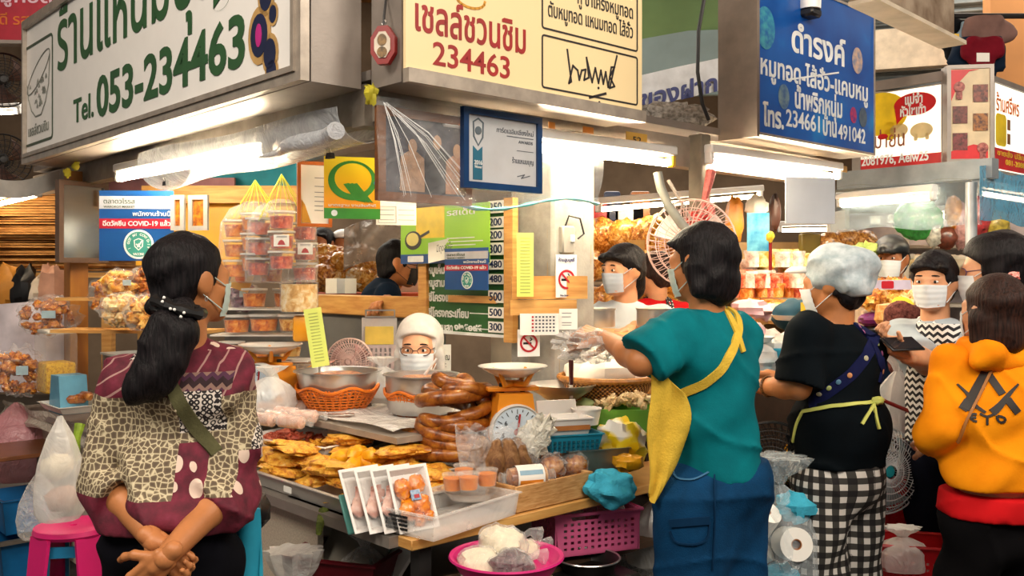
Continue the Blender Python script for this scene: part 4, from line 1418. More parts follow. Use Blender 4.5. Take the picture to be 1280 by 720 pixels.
PS_ = food('pork_slices', ['8a4a20', 'c68a4a', 'e6c48a', 'd9ab6c'], 24, .45, .6, 60)
def pile(name, label, cat, grp, m, n, par, dims, z0, hump, mk, seed=1):
    """n separate pieces heaped around a tray thing's middle"""
    r_ = random.Random(seed)
    pro = []
    M = Matrix.Translation(par.location) @ Matrix.Rotation(par.rotation_euler.z, 4, 'Z')
    for i in range(n):
        x, y = r_.uniform(-1, 1) * dims[0], r_.uniform(-1, 1) * dims[1]
        z = z0 + hump * max(0, 1 - (x / dims[0]) ** 2 * .8 - (y / dims[1]) ** 2 * .8) * r_.uniform(.4, 1)
        if len(pro) < 4:
            mb = MB(); mk(mb, i)
            o = tag(mb.ob(name, m), label, cat, grp); pro.append(o)
        else: o = dup(pro[i % 4])
        o.location = M @ V((x + (dims[2] if len(dims) > 2 else 0), y, z))
        o.rotation_euler = (r_.uniform(-.4, .4), r_.uniform(-.4, .4), r_.uniform(0, 6.3))
        q = r_.uniform(.8, 1.2); o.scale = (q, q, q)
pile('meat_chunk', 'reddish meat chunk in the white-rimmed tray', 'meat', 'meat chunks in the white-rimmed tray', RM, 26, T2, (.09, .09, -.10), .03, .035, lambda mb, i: mb.ell((0, 0, 0), (.028, .016, .013), 10, 7, nz=.8, ns=12, seed=i), 3)
pile('fried_strip', 'yellow fried strip in the white-rimmed tray', 'fried strip', 'yellow strips in the white-rimmed tray', YM, 14, T2, (.07, .08, .10), .03, .015, lambda mb, i: mb.ell((0, 0, 0), (.035, .011, .009), 10, 7, nz=.6, ns=10, seed=i), 4)
pile('pork_slice', 'browned pork slice heaped in the deep white tray', 'pork slice', 'pork slices in the deep tray', PS_, 26, T3, (.10, .06), .072, .035, lambda mb, i: mb.ell((0, 0, 0), (.048, .015, .007), 12, 7, nz=.7, ns=9, seed=i), 5)
# tongs lying across
c = thing('tongs', 'steel serving tongs lying between the two orange baskets', 'tongs', onz(512, 523, .94), .6)
for s_ in (-1, 1): MB().tube([(-.11, .012 * s_ * .2, 0), (0, .016 * s_, .004), (.11, .02 * s_, 0)], [.004, .006, .008], 6, flat=.5).ob('arm', steel(), c)
for px, py, rz, lb in ((400, 519, .2, 'dark-handled knife lying in front of the left steel bowl'), (470, 507, .5, 'dark spoon lying right of the left orange basket')):
    c = thing('serving_knife', lb, 'utensil', onz(px, py, .952), rz)
    MB().tube([(-.10, 0, 0), (-.02, 0, .002)], [.011, .009], 8).ob('handle', mat('dark_handle', '3a2218', .5), c)
    MB().box((.05, 0, .001), (.14, .03, .003), None, .001).ob('blade', steel(), c)

# bowls in orange baskets
ORB = mat('orange_plastic', 'd9701a', .42, 0, .08)
def basket(par, r0, r1, h):
    """scalloped perforated bowl basket: slats between rings"""
    mb = MB(); n = 60
    for k in range(9):
        u = k / 8
        r = r0 + (r1 - r0) * u ** .8
        mb.tube([(r * math.cos(2 * PI * i / n), r * math.sin(2 * PI * i / n), h * u * (1 + (.22 * math.cos(6 * 2 * PI * i / n) if k > 5 else 0) * (u - .5))) for i in range(n)], .0038 if k < 8 else .006, 5, closed=True)
    for i in range(n):
        q = 2 * PI * i / n
        tw = .06 * (1 if i % 2 else -1)
        mb.tube([((r0 + (r1 - r0) * u ** .8) * math.cos(q + tw * u * 2), (r0 + (r1 - r0) * u ** .8) * math.sin(q + tw * u * 2), h * u) for u in (0, .33, .66, 1)], .0042, 4)
    mb.lathe([(0, 0), (r0, 0), (r0, .004), (0, .004)], 30)
    return mb.ob('weave', ORB, par)
def bowl_set(px, py, Y, r, rb, h, z0, lb, straight):
    c = P(px, py, Y)
    b = thing('plastic_basket', 'orange scalloped plastic basket holding the %s steel bowl' % lb, 'basket', V((c.x, c.y, z0)), 0, None)
    basket(b, r * .62, r * .98, .085)
    t = thing('steel_bowl', '%s steel bowl of brown chilli dip in an orange basket' % lb, 'bowl', V((c.x, c.y, z0 + .008)), 0)
    if straight: pf = [(0, 0), (r * .8, 0), (r * .9, .02), (r * .96, h), (r * 1.02, h + .002), (r * 1.02, h + .006), (r * .94, h + .003), (r * .87, .022), (0, .006)]
    else: pf = [(0, 0), (r * .45, 0), (r * .72, .03), (r * .9, .08), (r * .98, h), (r * 1.05, h + .002), (r * 1.05, h + .006), (r * .96, h + .004), (r * .88, .083), (r * .7, .034), (0, .006)]
    MB().lathe(pf, 44).ob('shell', steel(), t)
    d = tag(MB().lathe([(0, h - .012), (r * .5, h - .004), (r * .86, h - .024), (r * .9, h - .034), (0, h - .05)], 40, wob=lambda q, u: 1 + .03 * math.sin(5 * q + 7 * u)).ob('chilli_dip', food('brown_dip', ['6a2f0e', 'a4581e', 'c9843c', 'e3b479'], 34, .35, 1, 50, .3)), 'brown chilli dip filling the %s steel bowl' % lb, 'food')
    d.location = (c.x, c.y, z0 + .008)
    return c
c1 = bowl_set(422, 466, 3.55, .158, .1, .135, .944, 'left', False)
c2 = bowl_set(527, 467, 3.42, .138, .1, .135, .944, 'right', True)
t = thing('ladle', 'black-handled ladle standing in the left steel bowl', 'ladle', P(399, 462, 3.56), 0)
MB().tube([(0, 0, -.05), (.0, .01, .06)], .005, 8).ob('shaft', steel(), t)
MB().tube([(0, .01, .05), (0, .02, .15)], [.008, .011], 8).ob('handle', m_black, t)
MB().tube([(.012 * math.cos(q), .022, .162 + .014 * math.sin(q)) for q in [i * PI / 5 for i in range(10)]], .003, 6, closed=True).ob('hanging_loop', steel(), t)
tag(MB().tube([P(531, 468, 3.42), P(541, 455, 3.40), P(546, 448, 3.40)], [.006, .004, .004], 8).ob('white_spoon', m_white), 'white spoon handle leaning in the right steel bowl', 'spoon')

# coiled sausages
SAU = food('grilled_sausage', ['431b06', '783c0e', 'a05e1c', 'bc8432'], 22, .36, .35, 60, .2)
cs = P(566, 570, 3.12)
rr = random.Random(5)
for i, (dx, dy, z, r, sp, rad, q0) in enumerate((
        (-.01, 0, .862, .112, 5.6, .021, 3.4), (.0, .0, .898, .106, 5.2, .021, 2.6), (-.015, -.005, .934, .100, 5.0, .021, 3.3), (.0, .0, .968, .104, 5.3, .020, 2.8),
        (-.02, -.02, 1.000, .085, 4.6, .020, 3.5), (.03, .01, 1.012, .095, 4.4, .019, 4.4), (-.01, -.01, 1.042, .095, 4.8, .021, 2.9), (.03, .0, 1.068, .085, 4.2, .020, 4.0),
        (-.03, .04, 1.06, .06, 4.0, .019, 2.0), (.0, .0, 1.105, .055, 4.4, .021, 3.2), (.075, .03, 1.05, .055, 3.8, .019, 4.8), (.10, .05, 1.0, .06, 3.9, .019, 4.6), (-.10, -.05, .865, .05, 3.0, .02, 3.1), (-.07, .05, .90, .10, 4.0, .02, 2.2))):
    n = 22
    mb = MB()
    pts = [(r * math.cos(q0 + sp * k / n), r * .92 * math.sin(q0 + sp * k / n), .016 * math.sin(4 * k / n + i)) for k in range(n + 1)]
    mb.tube(pts, [rad * 1.14 * (.55 + .45 * min(1, k / 1.5, (n - k) / 1.5)) * (1 + .05 * math.sin(k * 1.3 + i)) for k in range(n + 1)], 12)
    o = tag(mb.ob('coiled_sausage', SAU), 'glossy brown coiled sausage in the tall stack', 'sausage', 'coiled sausages in the tall stack')
    o.location = (cs.x + dx, cs.y + dy, z)
    o.rotation_euler = (rr.uniform(-.12, .12), rr.uniform(-.12, .12), 0)

# spring scales
def scale(label, px, py, Y, r, z0, rz, dial=True, col='e08a1a', dish_h=.035):
    c = P(px, py, Y)
    t = thing('spring_scale', label, 'scale', V((c.x, c.y, z0)), rz)
    hh = c.z - z0
    mo = mat('scale_' + col, col, .4, 0, .06)
    bt = hh - .085
    MB().prism([(-.085, 0), (.085, 0), (.088, .03), (.055, bt), (-.055, bt), (-.088, .03)], .13, y0=-.05).ob('body', mo, t)
    MB().box((0, .01, bt + .012), (.17, .05, .014), None, .003).ob('neck', mo, t)
    for s_ in (-1, 1): MB().tube([(.035 * s_, 0.01, bt), (.035 * s_, .01, hh - .055)], .009, 8).ob('post', m_dark, t)
    ar = MB()
    for q in (PI / 4, 3 * PI / 4, 5 * PI / 4, 7 * PI / 4):
        ar.tube([(0, 0, hh - .055), (r * .45 * math.cos(q), r * .45 * math.sin(q), hh - .055), (r * .74 * math.cos(q), r * .74 * math.sin(q), hh - .01)], [.012, .010, .006], 6)
    ar.ob('dish_arms', mo, t)
    MB().lathe([(0, hh - .035), (r * .5, hh - .032), (r * .85, hh - .012), (r * .99, hh), (r * 1.05, hh), (r * 1.05, hh + .003), (r * .98, hh + .003), (r * .83, hh - .009), (0, hh - .031)], 40).ob('dish', mat('dish_steel', 'e4e2dc', .25, .35, .03), t)
    if dial:
        zc = bt * .56
        R_ = .082
        M = Tm((0, -.058, zc)) @ Matrix.Rotation(PI / 2, 4, 'X')
        d = MB().lathe([(0, -.02), (R_ * 1.06, -.02), (R_ * 1.08, .0), (R_ * 1.02, .012), (R_ * .98, .006), (0, .006)], 36, M=M).ob('dial_case', mat('dial_rim', 'd9d7d2', .3), t)
        MB().lathe([(0, .007), (R_ * .95, .007), (R_ * .95, .009), (0, .009)], 36, M=M).ob('dial_face', mat('dial_face', 'c5d3df', .3, 0, .03), d)
        mb = MB()
        for i in range(24):
            q = 2 * PI * i / 24
            a, b = (.80 if i % 2 else .72) * R_, .88 * R_
            stroke(mb, [(a * math.cos(q), zc + a * math.sin(q)), (b * math.cos(q), zc + b * math.sin(q))], .0022, y=-.067)
        for i, ch in enumerate(('0', '1', '2', '3', '4', '5', '6')):
            q = PI / 2 - 2 * PI * i / 7
            text(mb, ch, .56 * R_ * math.cos(q) - .006, zc + .56 * R_ * math.sin(q) - .006, None, .014, .01, y=-.067)
        mb.ob('dial_marks', BK, d)
        mb = MB(); stroke(mb, [(0, zc - .01), (.008, zc + .055)], .006, y=-.069); mb.prism(circ(0, zc, .012, 12), .002, y0=-.072)
        mb.ob('needle', mat('needle_red', 'b01c20', .4), d)
    return t
scale('orange spring scale with steel dish and dial standing behind the brown bread', 641, 458, 3.05, .108, .80, .22)
scale('orange spring scale with white dish behind the plastic-wrapped rolls on the left', 338, 431, 3.60, .115, .945, -.5)

# plastic-wrapped fermented rolls and white bags beside the left scale
PKR = food('pink_roll', ['a86a58', 'c99a86', 'e0c0ae', 'b07864'], 18, .3, .3, 40, .5)
rr = random.Random(9)
for i, (px, py) in enumerate(((345, 521), (358, 516), (372, 508), (352, 506), (338, 510), (380, 520), (330, 524), (364, 527))):
    t = thing('wrapped_roll', 'pink fermented pork roll twisted in clear plastic near the left scale', 'food roll', onz(px, py, .955), .9 + .2 * (i % 3), 'plastic-wrapped pork rolls')
    MB().tube([(0, -.05, 0), (0, -.045, 0), (0, .045, 0), (0, .05, 0)], [.012, .022, .022, .012], 12).ob('roll', PKR, t)
    MB().tube([(0, -.085, .004), (0, -.055, 0), (0, -.045, 0), (0, .045, 0), (0, .055, 0), (0, .09, .006)], [.016, .006, .0235, .0235, .006, .018], 12).ob('wrapper', film('wrap_clear', 'ffffff', .12, .08, 30, .9, .4), t)
FBAG = film('bag_film', 'f4f2ee', .24, .14, 16, 1, .6)
FWHT = film('white_bag_film', 'f6f4f0', .40, .25, 7, .45, .3)


def bag_mesh(w, d, h, neck=.72, flare=.3, seed=0, n=26):
    """tied soft bag: belly, gathered neck, open frill"""
    def wob(q, u):
        p = V((math.cos(q) * 1.3, math.sin(q) * 1.3, u * 2.2 + seed * 3.1))
        return 1 + .20 * noise.noise(p * 1.6) + (.10 + .25 * max(0, u - .62)) * math.sin(9 * q + 3 * seed + 4 * u) * min(1, u * 1.5)
    pf = [(0, 0), (.34, .0), (.46, .04), (.5, .14), (.49, .30), (.46, .44), (.36, .58), (.16, neck), (.07, neck + .05), (.12, neck + .12), (flare * .8, neck + .2), (flare, neck + .28)]
    return MB().lathe([(r * w, z * h) for r, z in pf], n, sy=d / w, wob=wob)


def tied_bag(name, label, cat, loc, w, d, h, m=None, seed=0, group=None, fill=None, fn=24, fr=.02, fz=.55, knot=None, rz=0, **k):
    t = thing(name, label, cat, loc, rz, group)
    bag_mesh(w, d, h, seed=seed, **k).ob('bag', m or FBAG, t)
    if fill:
        r_ = random.Random(seed)
        mb = MB()
        for i in range(fn):
            q, u, z = r_.random() * 6.28, math.sqrt(r_.random()), r_.random()
            rad = .42 * u * (1 if z < .7 else .75)
            mb.ell((rad * w * math.cos(q), rad * d * math.sin(q), fr + z * h * fz), (fr * r_.uniform(.8, 1.5), fr * r_.uniform(.7, 1.1), fr * r_.uniform(.7, 1.2)), 9, 6, nz=.7, ns=9, seed=i)
        tag(mb.ob('contents', fill, t), kind='stuff')
    if knot: MB().tube([(.07 * w * math.cos(q), .07 * d * math.sin(q), .745 * h) for q in [i * PI / 5 for i in range(10)]], .004, 6, closed=True).ob('tie', knot, t)
    return t
tied_bag('plastic_bag', 'crumpled white plastic bag heaped under the left scale dish', 'bag', onz(338, 512, .955), .18, .16, .16, FWHT, 2)
tied_bag('plastic_bag', 'thin clear bag slumped between the left scale and left bowl', 'bag', onz(372, 498, .95), .16, .12, .14, FBAG, 4)
tied_bag('plastic_bag', 'white and blue plastic bag between the two steel bowls', 'bag', P(478, 497, 3.7), .2, .14, .16, FWHT, 6)
cc = onz(474, 488, .96)
tag(MB().box((0, 0, 0), (.085, .03, .035), Tm((cc.x, cc.y - .14, .98), .2), .008, 2).ob('blue_packet', mat('cobalt_plastic', '1667b5', .35)), 'blue packet lying between the two steel bowls', 'packet')

# pink desk fan, hanging pack of perforated card, lime strip
fan('desk_fan', 'small pink desk fan behind the left steel bowl', P(437, 452, 3.95), .098, (-.1, -1, .05), m_pink, mat('rose_plastic', 'c99a95', .4), m_pink, 46, ring=3)
hp_ = thing('hanging_pack', 'clear pack with yellow paper and perforated white card hanging beside the masked vendor', 'packet', P(452, 463, 4.0), .12)
w, h = 44 * 4.0 / F, 66 * 4.0 / F
MB().box((w / 2, .01, h / 2), (w, .012, h), None, .003).ob('sleeve', film('sleeve_film', 'ded8d8', .5, .2, 8, .4, .2), hp_)
mb = MB(); holes = [rrect(w * (.12 + .13 * i), h * (.04 + .1 * j), w * (.12 + .13 * i) + .009, h * (.04 + .1 * j) + .018, .003, 2) for i in range(6) for j in range(4)]
mb.prism(rect(.004, .004, w - .004, h * .48), .003, None, holes, y0=-.004); mb.ob('perforated_card', mat('lilac_card', 'c8b4b4', .5), hp_)
MB().box((w * .5, -.001, h * .66), (w * .8, .004, h * .34)).ob('yellow_paper', mat('soft_yellow', 'e7c65a', .5), hp_)
mb = MB(); frame_bars(mb, w * .1, h, w * .95, h * 1.15, .006, .008); mb.ob('wire_hook', steel(), hp_)
cd = card('paper_strip', 'long yellow-green paper strip hanging beside the clear snack boxes', 'paper', P(390, 460, 3.5), .1, 22 * 3.5 / F, 74 * 3.5 / F, mat('lime_paper', 'd3de6d'))
cd.rotation_euler = (-.12, -.16, .1)
ink(cd, mat('lime_ink', 'a3b05a'), lambda mb: lines(mb, .015, .05, [.02 + .012 * k for k in range(16)], .003))
cd = card('paper_notice', 'white notice with black Thai word behind the masked vendor', 'notice', P(540, 465, 3.95), .2, 24 * 3.95 / F, 34 * 3.95 / F, m_paper)
ink(cd, BK, lambda mb: (text(mb, 'ขอบคุณ', .008, .05, .066, .026, .012, y=-.001), lines(mb, .02, .06, [.02, .032], .003)))

# brown loaves in a big clear bag
BRD = food('brown_loaf', ['3a2010', '66401f', '886038', 'a5805a'], 30, .75, .5, 70)
bc = P(627, 613, 2.88)
for i, (dx, dy, ry) in enumerate(((-.075, .02, .12), (-.028, -.015, .05), (.028, .0, -.08), (.075, .03, -.2))):
    t = tag(MB().ell((0, 0, .076), (.037, .055, .088), 18, 12, nz=.12, ns=8, seed=i).ob('brown_loaf', BRD), 'long brown loaf standing in the big clear bag', 'bread', 'brown loaves in the clear bag')
    t.location = bc + V((dx, dy, .0)); t.rotation_euler = (0, ry, .3)
bb = thing('bread_bag', 'big clear cellophane bag of brown loaves with green label', 'bag', bc + V((0, .01, -.005)), .2)
def bgf(u, v):
    q = 2 * PI * u
    wv = 1 + .07 * math.sin(5 * q + 6 * v) * v
    return ((.125 - .015 * v) * math.cos(q) * wv + (-.03 * v if math.cos(q) < 0 else 0), (.075 - .05 * v) * math.sin(q) * wv, .20 * v + .012 * math.sin(7 * q) * v)
MB().sheet(bgf, 40, 10, .0006).ob('bag', film('cellophane', 'ffffff', .10, .06, 18, 1, .55), bb)
MB().prism(rect(-.0, .04, .055, .075), .001, y0=-.082).ob('label', mat('green_label', '3b7f62', .5, 0, .3, 70, col2='a9c7b4'), bb)
tag(MB().ell((0, 0, 0), (.05, .04, .075), 18, 14, nz=.6, ns=16, seed=8).ob('tissue_bag', film('tissue_film', 'f3efe0', .7, .35, 18, 1, .3), None, loc=P(668, 548, 2.92), eul=(.2, .5, .3)), 'crumpled ivory plastic bag beside the scale dial', 'bag')

# wooden box of packed rolls
wbx = thing('wooden_box', 'shallow pale wooden box of packaged buns at the counter edge', 'box', S(-.45, .20, ZT + .003), RB)
t = NT('box_wood')
v = t.mapv(t.co(), (3, 3, 26))
cl = t.ramp(t.noise(v, 6, 4, .6, .6), [(.3, 'a8733a'), (.5, 'c6935a'), (.7, 'd8ab72')])
BW = t.fin(cl, .55)
w, d, h = .33, .13, .075
for nm, c_, s_ in (('front_board', (w / 2, .006, h / 2), (w, .012, h)), ('back_board', (w / 2, d, h / 2), (w, .012, h)), ('side_board', (.006, d / 2, h / 2), (.012, d - .012, h)), ('side_board', (w - .006, d / 2, h / 2), (.012, d - .012, h)), ('bottom', (w / 2, d / 2, .005), (w - .02, d - .02, .01))):
    MB().box(c_, s_, None, .0015).ob(nm, BW, wbx)
BUN = food('glazed_bun', ['5c2a0c', '9a5418', 'c9883c', 'dfb070'], 30, .35, .5, 80, .4)
WB_ = [(-.055, -.02, .05, 0, 0), (.03, .05, .07, 1, .3), (.06, .02, .06, 1, .7)]
def bun_pack(label, px, py, Y, rz, ry=0):
    t = thing('bun_pack', label, 'packet', P(px, py, Y), rz)
    MB().tube([(-.062, 0, 0), (-.056, 0, 0), (-.02, 0, .003), (.02, 0, .003), (.056, 0, 0), (.062, 0, 0)], [.012, .03, .033, .033, .03, .012], 16).ob('bun', BUN, t)
    MB().tube([(-.085, 0, .0), (-.066, 0, 0), (-.058, 0, 0), (0, 0, .003), (.058, 0, 0), (.066, 0, 0), (.085, 0, .0)], [.022, .016, .0315, .0345, .0315, .016, .022], 16).ob('wrapper', film('wrap_clear', 'ffffff', .12), t)
    mb = MB(); mb.tube([(-.04, 0, .003), (.045, 0, .003)], .0355, 20, cap=False); mb.ob('label', m_paper, t)
    mb = MB()
    mb.sheet(lambda u, v: (-.034 + .073 * u, -.0362 * math.cos(-.75 + .65 * v), .003 + .0362 * math.sin(-.75 + .65 * v)), 4, 6, .0006)
    mb.ob('orange_band', mat('label_orange', 'e08a2a', .45), t)
    mb = MB(); mb.sheet(lambda u, v: (-.034 + .073 * u, -.0362 * math.cos(.35 + .4 * v), .003 + .0362 * math.sin(.35 + .4 * v)), 4, 4, .0006)
    mb.ob('blue_band', mat('label_blue', '8fb3c9', .45), t)
    t.rotation_euler = (0, ry, rz)
    return t
bun_pack('bun pack with white and orange label lying at the front of the wooden box', 659, 597, 2.80, .35)
bun_pack('bun pack with white and blue label lying behind the row of buns', 682, 563, 3.0, .42, -.05)
for px, py, Y, lb in ((690, 585, 2.92, 'round glazed bun in clear wrap in the middle of the wooden box'), (719, 582, 2.98, 'round glazed bun in clear wrap at the right end of the wooden box')):
    t = thing('wrapped_bun', lb, 'bun', P(px, py, Y), 0)
    MB().ell((0, 0, 0), (.040, .038, .038), 18, 12, nz=.15, ns=10, seed=px).ob('bun', BUN, t)
    MB().ell((0, 0, .004), (.044, .042, .045), 18, 12, nz=.35, ns=16, seed=px + 1).ob('wrapper', film('wrap_clear', 'ffffff', .12), t)

# clear plastic basket with food trays and orange cups
clr = film('clear_basket', 'f0eeea', .24, .2, 6, .3, .15)
q0, q1, q2 = onz(542, 679, ZT + .004), onz(649, 643, ZT + .004), onz(469, 666, ZT + .004)
e1, e2 = (q1 - q0), (q2 - q0)
ang = math.atan2(e1.y, e1.x)
kb = thing('clear_basket', 'clear plastic basket of packed snacks overhanging the counter corner', 'basket', q0, ang)
w, d = e1.length, .23
MB().open_box(w, d, .062, .004, .008, Tm((w / 2, d / 2, 0)), 0, .006).ob('tub', clr, kb)
mb = MB()
for j in range(4):
    for i in range(7): mb.box((-.002, d * (.42 + .05 * i), .018 + .011 * j), (.004, .009, .006))
mb.ob('side_slots', m_black, kb)
FT = mat('white_foam', 'eae6e2', .45, 0, .03)
OF = food('orange_filling', ['8a3804', 'c86408', 'e28410', 'eca42c'], 26, .35, .5, 60, .4)
Mk = Matrix.Translation(q0) @ Matrix.Rotation(ang, 4, 'Z')
def foam(label, x, y, rz, tilt, fill, group=None, front=False):
    p = Mk @ V((x, y, .01))
    t = thing('food_tray', label, 'food tray', p, 0, group)
    t.rotation_euler = (-tilt, 0, ang + rz)
    # stands on its short edge, opening towards -y
    w_, h_ = .115, .165
    M = Matrix.Translation((0, 0, h_ / 2)) @ Matrix.Rotation(PI / 2, 4, 'X')
    MB().open_box(w_, h_, .022, .002, .012, M @ Tm((0, 0, -.022)), 0, .006).ob('tray', FT, t)
    mb = MB()
    if front:
        for i, (a, b, r) in enumerate(((-.022, .11, .026), (.024, .118, .024), (-.016, .055, .028), (.026, .063, .026), (.008, .022, .018), (.04, .03, .014))): mb.ell((a, .004, b), (r, .014, r * 1.1), 14, 9, nz=.35, ns=12, seed=i)
    else:
        for i in range(5): mb.ell((-.03 + .015 * i, .004, .06 + .022 * (i % 3)), (.022, .012, .024), 10, 7, nz=.4, ns=10, seed=i)
    tag(mb.ob('filling', fill, t), kind='stuff')
    MB().box((0, -.008, h_ / 2), (w_ * .97, .001, h_ * .97)).ob('cling_film', film('cling', 'ffffff', .01, .06, 14, .6, .35), t)
    if front:
        lb_ = MB().box((.004, -.0105, .088), (.03, .001, .028), Tm((0, 0, 0), 0, 0, 0)).ob('label', mat('label_navy', '3a6a9a', .4, col2='b9c9d9', scale=90), t)
        mb = MB(); mb.box((.006, -.0115, .084), (.016, .001, .010)); mb.ob('red_print', mat('no_red', 'c0182a'), lb_)
    return t
PKF = food('pink_filling', ['b0685a', 'd6a294', 'e9cabb'], 22, .4, .4, 60)
foam('white food tray of orange egg halves leaning at the front of the clear basket', .055, .10, -.25, .42, OF, None, True)
foam('white food tray leaning directly behind the tray of egg halves', .032, .135, -.22, .45, PKF)
foam('white food tray third from the front in the clear basket', .006, .165, -.2, .48, PKF)
foam('white food tray of pink meat at the back of the leaning row', -.015, .20, -.18, .5, PKF)
tc = MB().box((0, 0, .05), (.10, .008, .11), None, .003).ob('teal_card', mat('mint_card', '5fa39a', .5))
tc.location = Mk @ V((-.02, .235, .0)); tc.rotation_euler = (-.5, 0, ang - .2)
tag(tc, 'mint green card wedged beside the leaning food trays', 'card')
OC = food('orange_cup_fill', ['c86406', 'e07e08', 'ea9416'], 12, .4, .2, 50)
for i, (px, py, Y) in enumerate(((566, 612, 2.72), (586, 611, 2.68), (609, 606, 2.72), (580, 600, 2.80))):
    t = thing('dip_cup', ['clear cup of orange dip, leftmost of the four in the clear basket', 'clear cup of orange dip at the front of the four in the clear basket', 'clear cup of orange dip, rightmost of the four in the clear basket', 'clear cup of orange dip at the back of the four in the clear basket'][i], 'cup', P(px, py, Y), 0, 'cups of orange dip')
    MB().lathe([(0, 0), (.024, 0), (.028, .034), (0, .034)], 20).ob('dip', OC, t)
    MB().lathe([(.0255, -.001), (.030, .042), (.0318, .042), (.0318, .047), (0, .049)], 20).ob('cup', film('cup_film', 'f4f0ea', .10, .12, 10, .4, .1), t)
for px, py, Y, z in ((588, 622, 2.72, 0), ):
    pl = tag(MB().lathe([(0, 0), (.06, 0), (.075, .02), (.078, .022), (.06, .004), (0, .003)], 30).ob('round_dish', film('cup_film', 'f4f0ea', .3)), 'clear round dish under the cups of orange dip', 'dish')
    pl.location = P(px, py, Y)

# steel bowl, foam boxes, teal basket and steel tin right of the scale
t = tag(MB().lathe([(0, 0), (.06, 0), (.1, .03), (.118, .052), (.123, .052), (.103, .028), (.06, .004), (0, .003)], 36).ob('steel_bowl', steel()), 'shallow steel bowl behind the white foam boxes', 'bowl')
t.location = P(702, 498, 3.28)
t = tag(MB().ell((0, 0, 0), (.04, .035, .03), 16, 10, nz=.3, ns=9).ob('green_fruit', mat('pale_green', 'a9b878', .5)), 'pale green fruit behind the foam boxes', 'fruit')
t.location = P(733, 508, 3.3)
fx = thing('foam_box', 'open white foam box with brown band on top of the teal basket', 'box', P(706, 541, 3.02), .32)
MB().open_box(.15, .11, .05, .004, .012, None, 0, .004).ob('tub', FT, fx)
MB().box((0, -.054, .02), (.135, .003, .03), Tm((0, 0, 0), 0, -.2)).ob('brown_band', mat('kraft_brown', 'a8662a', .6), fx)
MB().box((.01, .075, .075), (.14, .006, .09), Tm((0, 0, 0), 0, -.3), .002).ob('lid', FT, fx)
fx2 = tag(MB().lathe([(0, 0), (.04, 0), (.05, .05), (.052, .05), (.052, .054), (.046, .052), (.037, .004), (0, .004)], 24).ob('foam_cup', FT), 'round white foam cup behind the brown-banded box', 'cup')
fx2.location = P(733, 530, 3.12)
TLB = mat('teal_plastic', '1d8fb0', .4, 0, .08)
tb = thing('teal_basket', 'turquoise plastic basket under the foam box', 'basket', P(708, 562, 3.03), .32)
mb = MB().open_box(.20, .13, .055, .004, .012, None, 0, .005); mb.ob('tub', TLB, tb)
mb = MB(); [mb.box((-.08 + .016 * i, -.0655, .012 + .012 * j), (.009, .003, .007)) for i in range(11) for j in range(3)]; mb.ob('slots', mat('deep_teal', '0d5368', .5), tb)
tn = thing('steel_tin', 'square steel tin with orange filling at the right of the counter', 'tin', P(738, 585, 3.06), .36)
MB().open_box(.21, .14, .07, .003, .004, None, 0, .006).ob('pan', steel('dull_steel', '9a978e', .4), tn)
tag(MB().box((0, 0, .045), (.19, .12, .03), None, .01).ob('filling', OC, tn), kind='stuff')

# wicker basket with rice sheets
wk = thing('wicker_tray', 'round brown wicker basket heaped with white rice sheets beside the teal-shirted woman', 'basket', P(758, 500, 3.42), 0)
t = NT('wicker')
u = t.sep(t.co())
an = t.math('ARCTAN2', u[1], u[0])
wv = t.math('MULTIPLY', t.math('SINE', t.math('MULTIPLY', an, 60)), t.math('SINE', t.math('MULTIPLY', u[2], 420)))
t.bump(wv, 1, .006)
cl = t.ramp(t.math('ADD', t.math('MULTIPLY', wv, .5), .5), [(.15, '4a2609'), (.5, 'a5661f'), (.85, 'cf9140')])
MB().lathe([(0, 0), (.125, 0), (.15, .03), (.168, .07), (.176, .073), (.178, .085), (.168, .088), (.155, .07), (.11, .06), (0, .06)], 48).ob('basketwork', t.fin(cl, .6), wk)
MB().tube([(.172 * math.cos(2 * PI * i / 48), .172 * math.sin(2 * PI * i / 48), .085) for i in range(48)], .011, 8, closed=True).ob('rim', mat('amber_rim', 'b8772a', .5, 0, .2, 60), wk)
rsx = bag_mesh(.30, .26, .14, seed=3, neck=.9, flare=.08).ob('rice_sheet_pile', mat('rice_white', 'ece4d4', .5, 0, .05, 12, .3, 30))
rsx.location = P(758, 477, 3.42)
tag(rsx, 'soft white mound of rice sheets heaped on the wicker basket', 'food')
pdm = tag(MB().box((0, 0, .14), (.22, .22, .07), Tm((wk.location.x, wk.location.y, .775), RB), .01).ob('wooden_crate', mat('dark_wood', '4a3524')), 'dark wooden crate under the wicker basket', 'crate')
hd = thing('knife', 'dark brown knife handle standing up in front of the wicker basket', 'knife', P(714, 492, 3.2), 0)
MB().tube([(0, 0, .03), (0, .0, .115)], [.007, .009], 8).ob('handle', mat('rosewood', '4a1a18', .4), hd)
MB().box((0, 0, -.0), (.012, .003, .07)).ob('blade', steel(), hd)

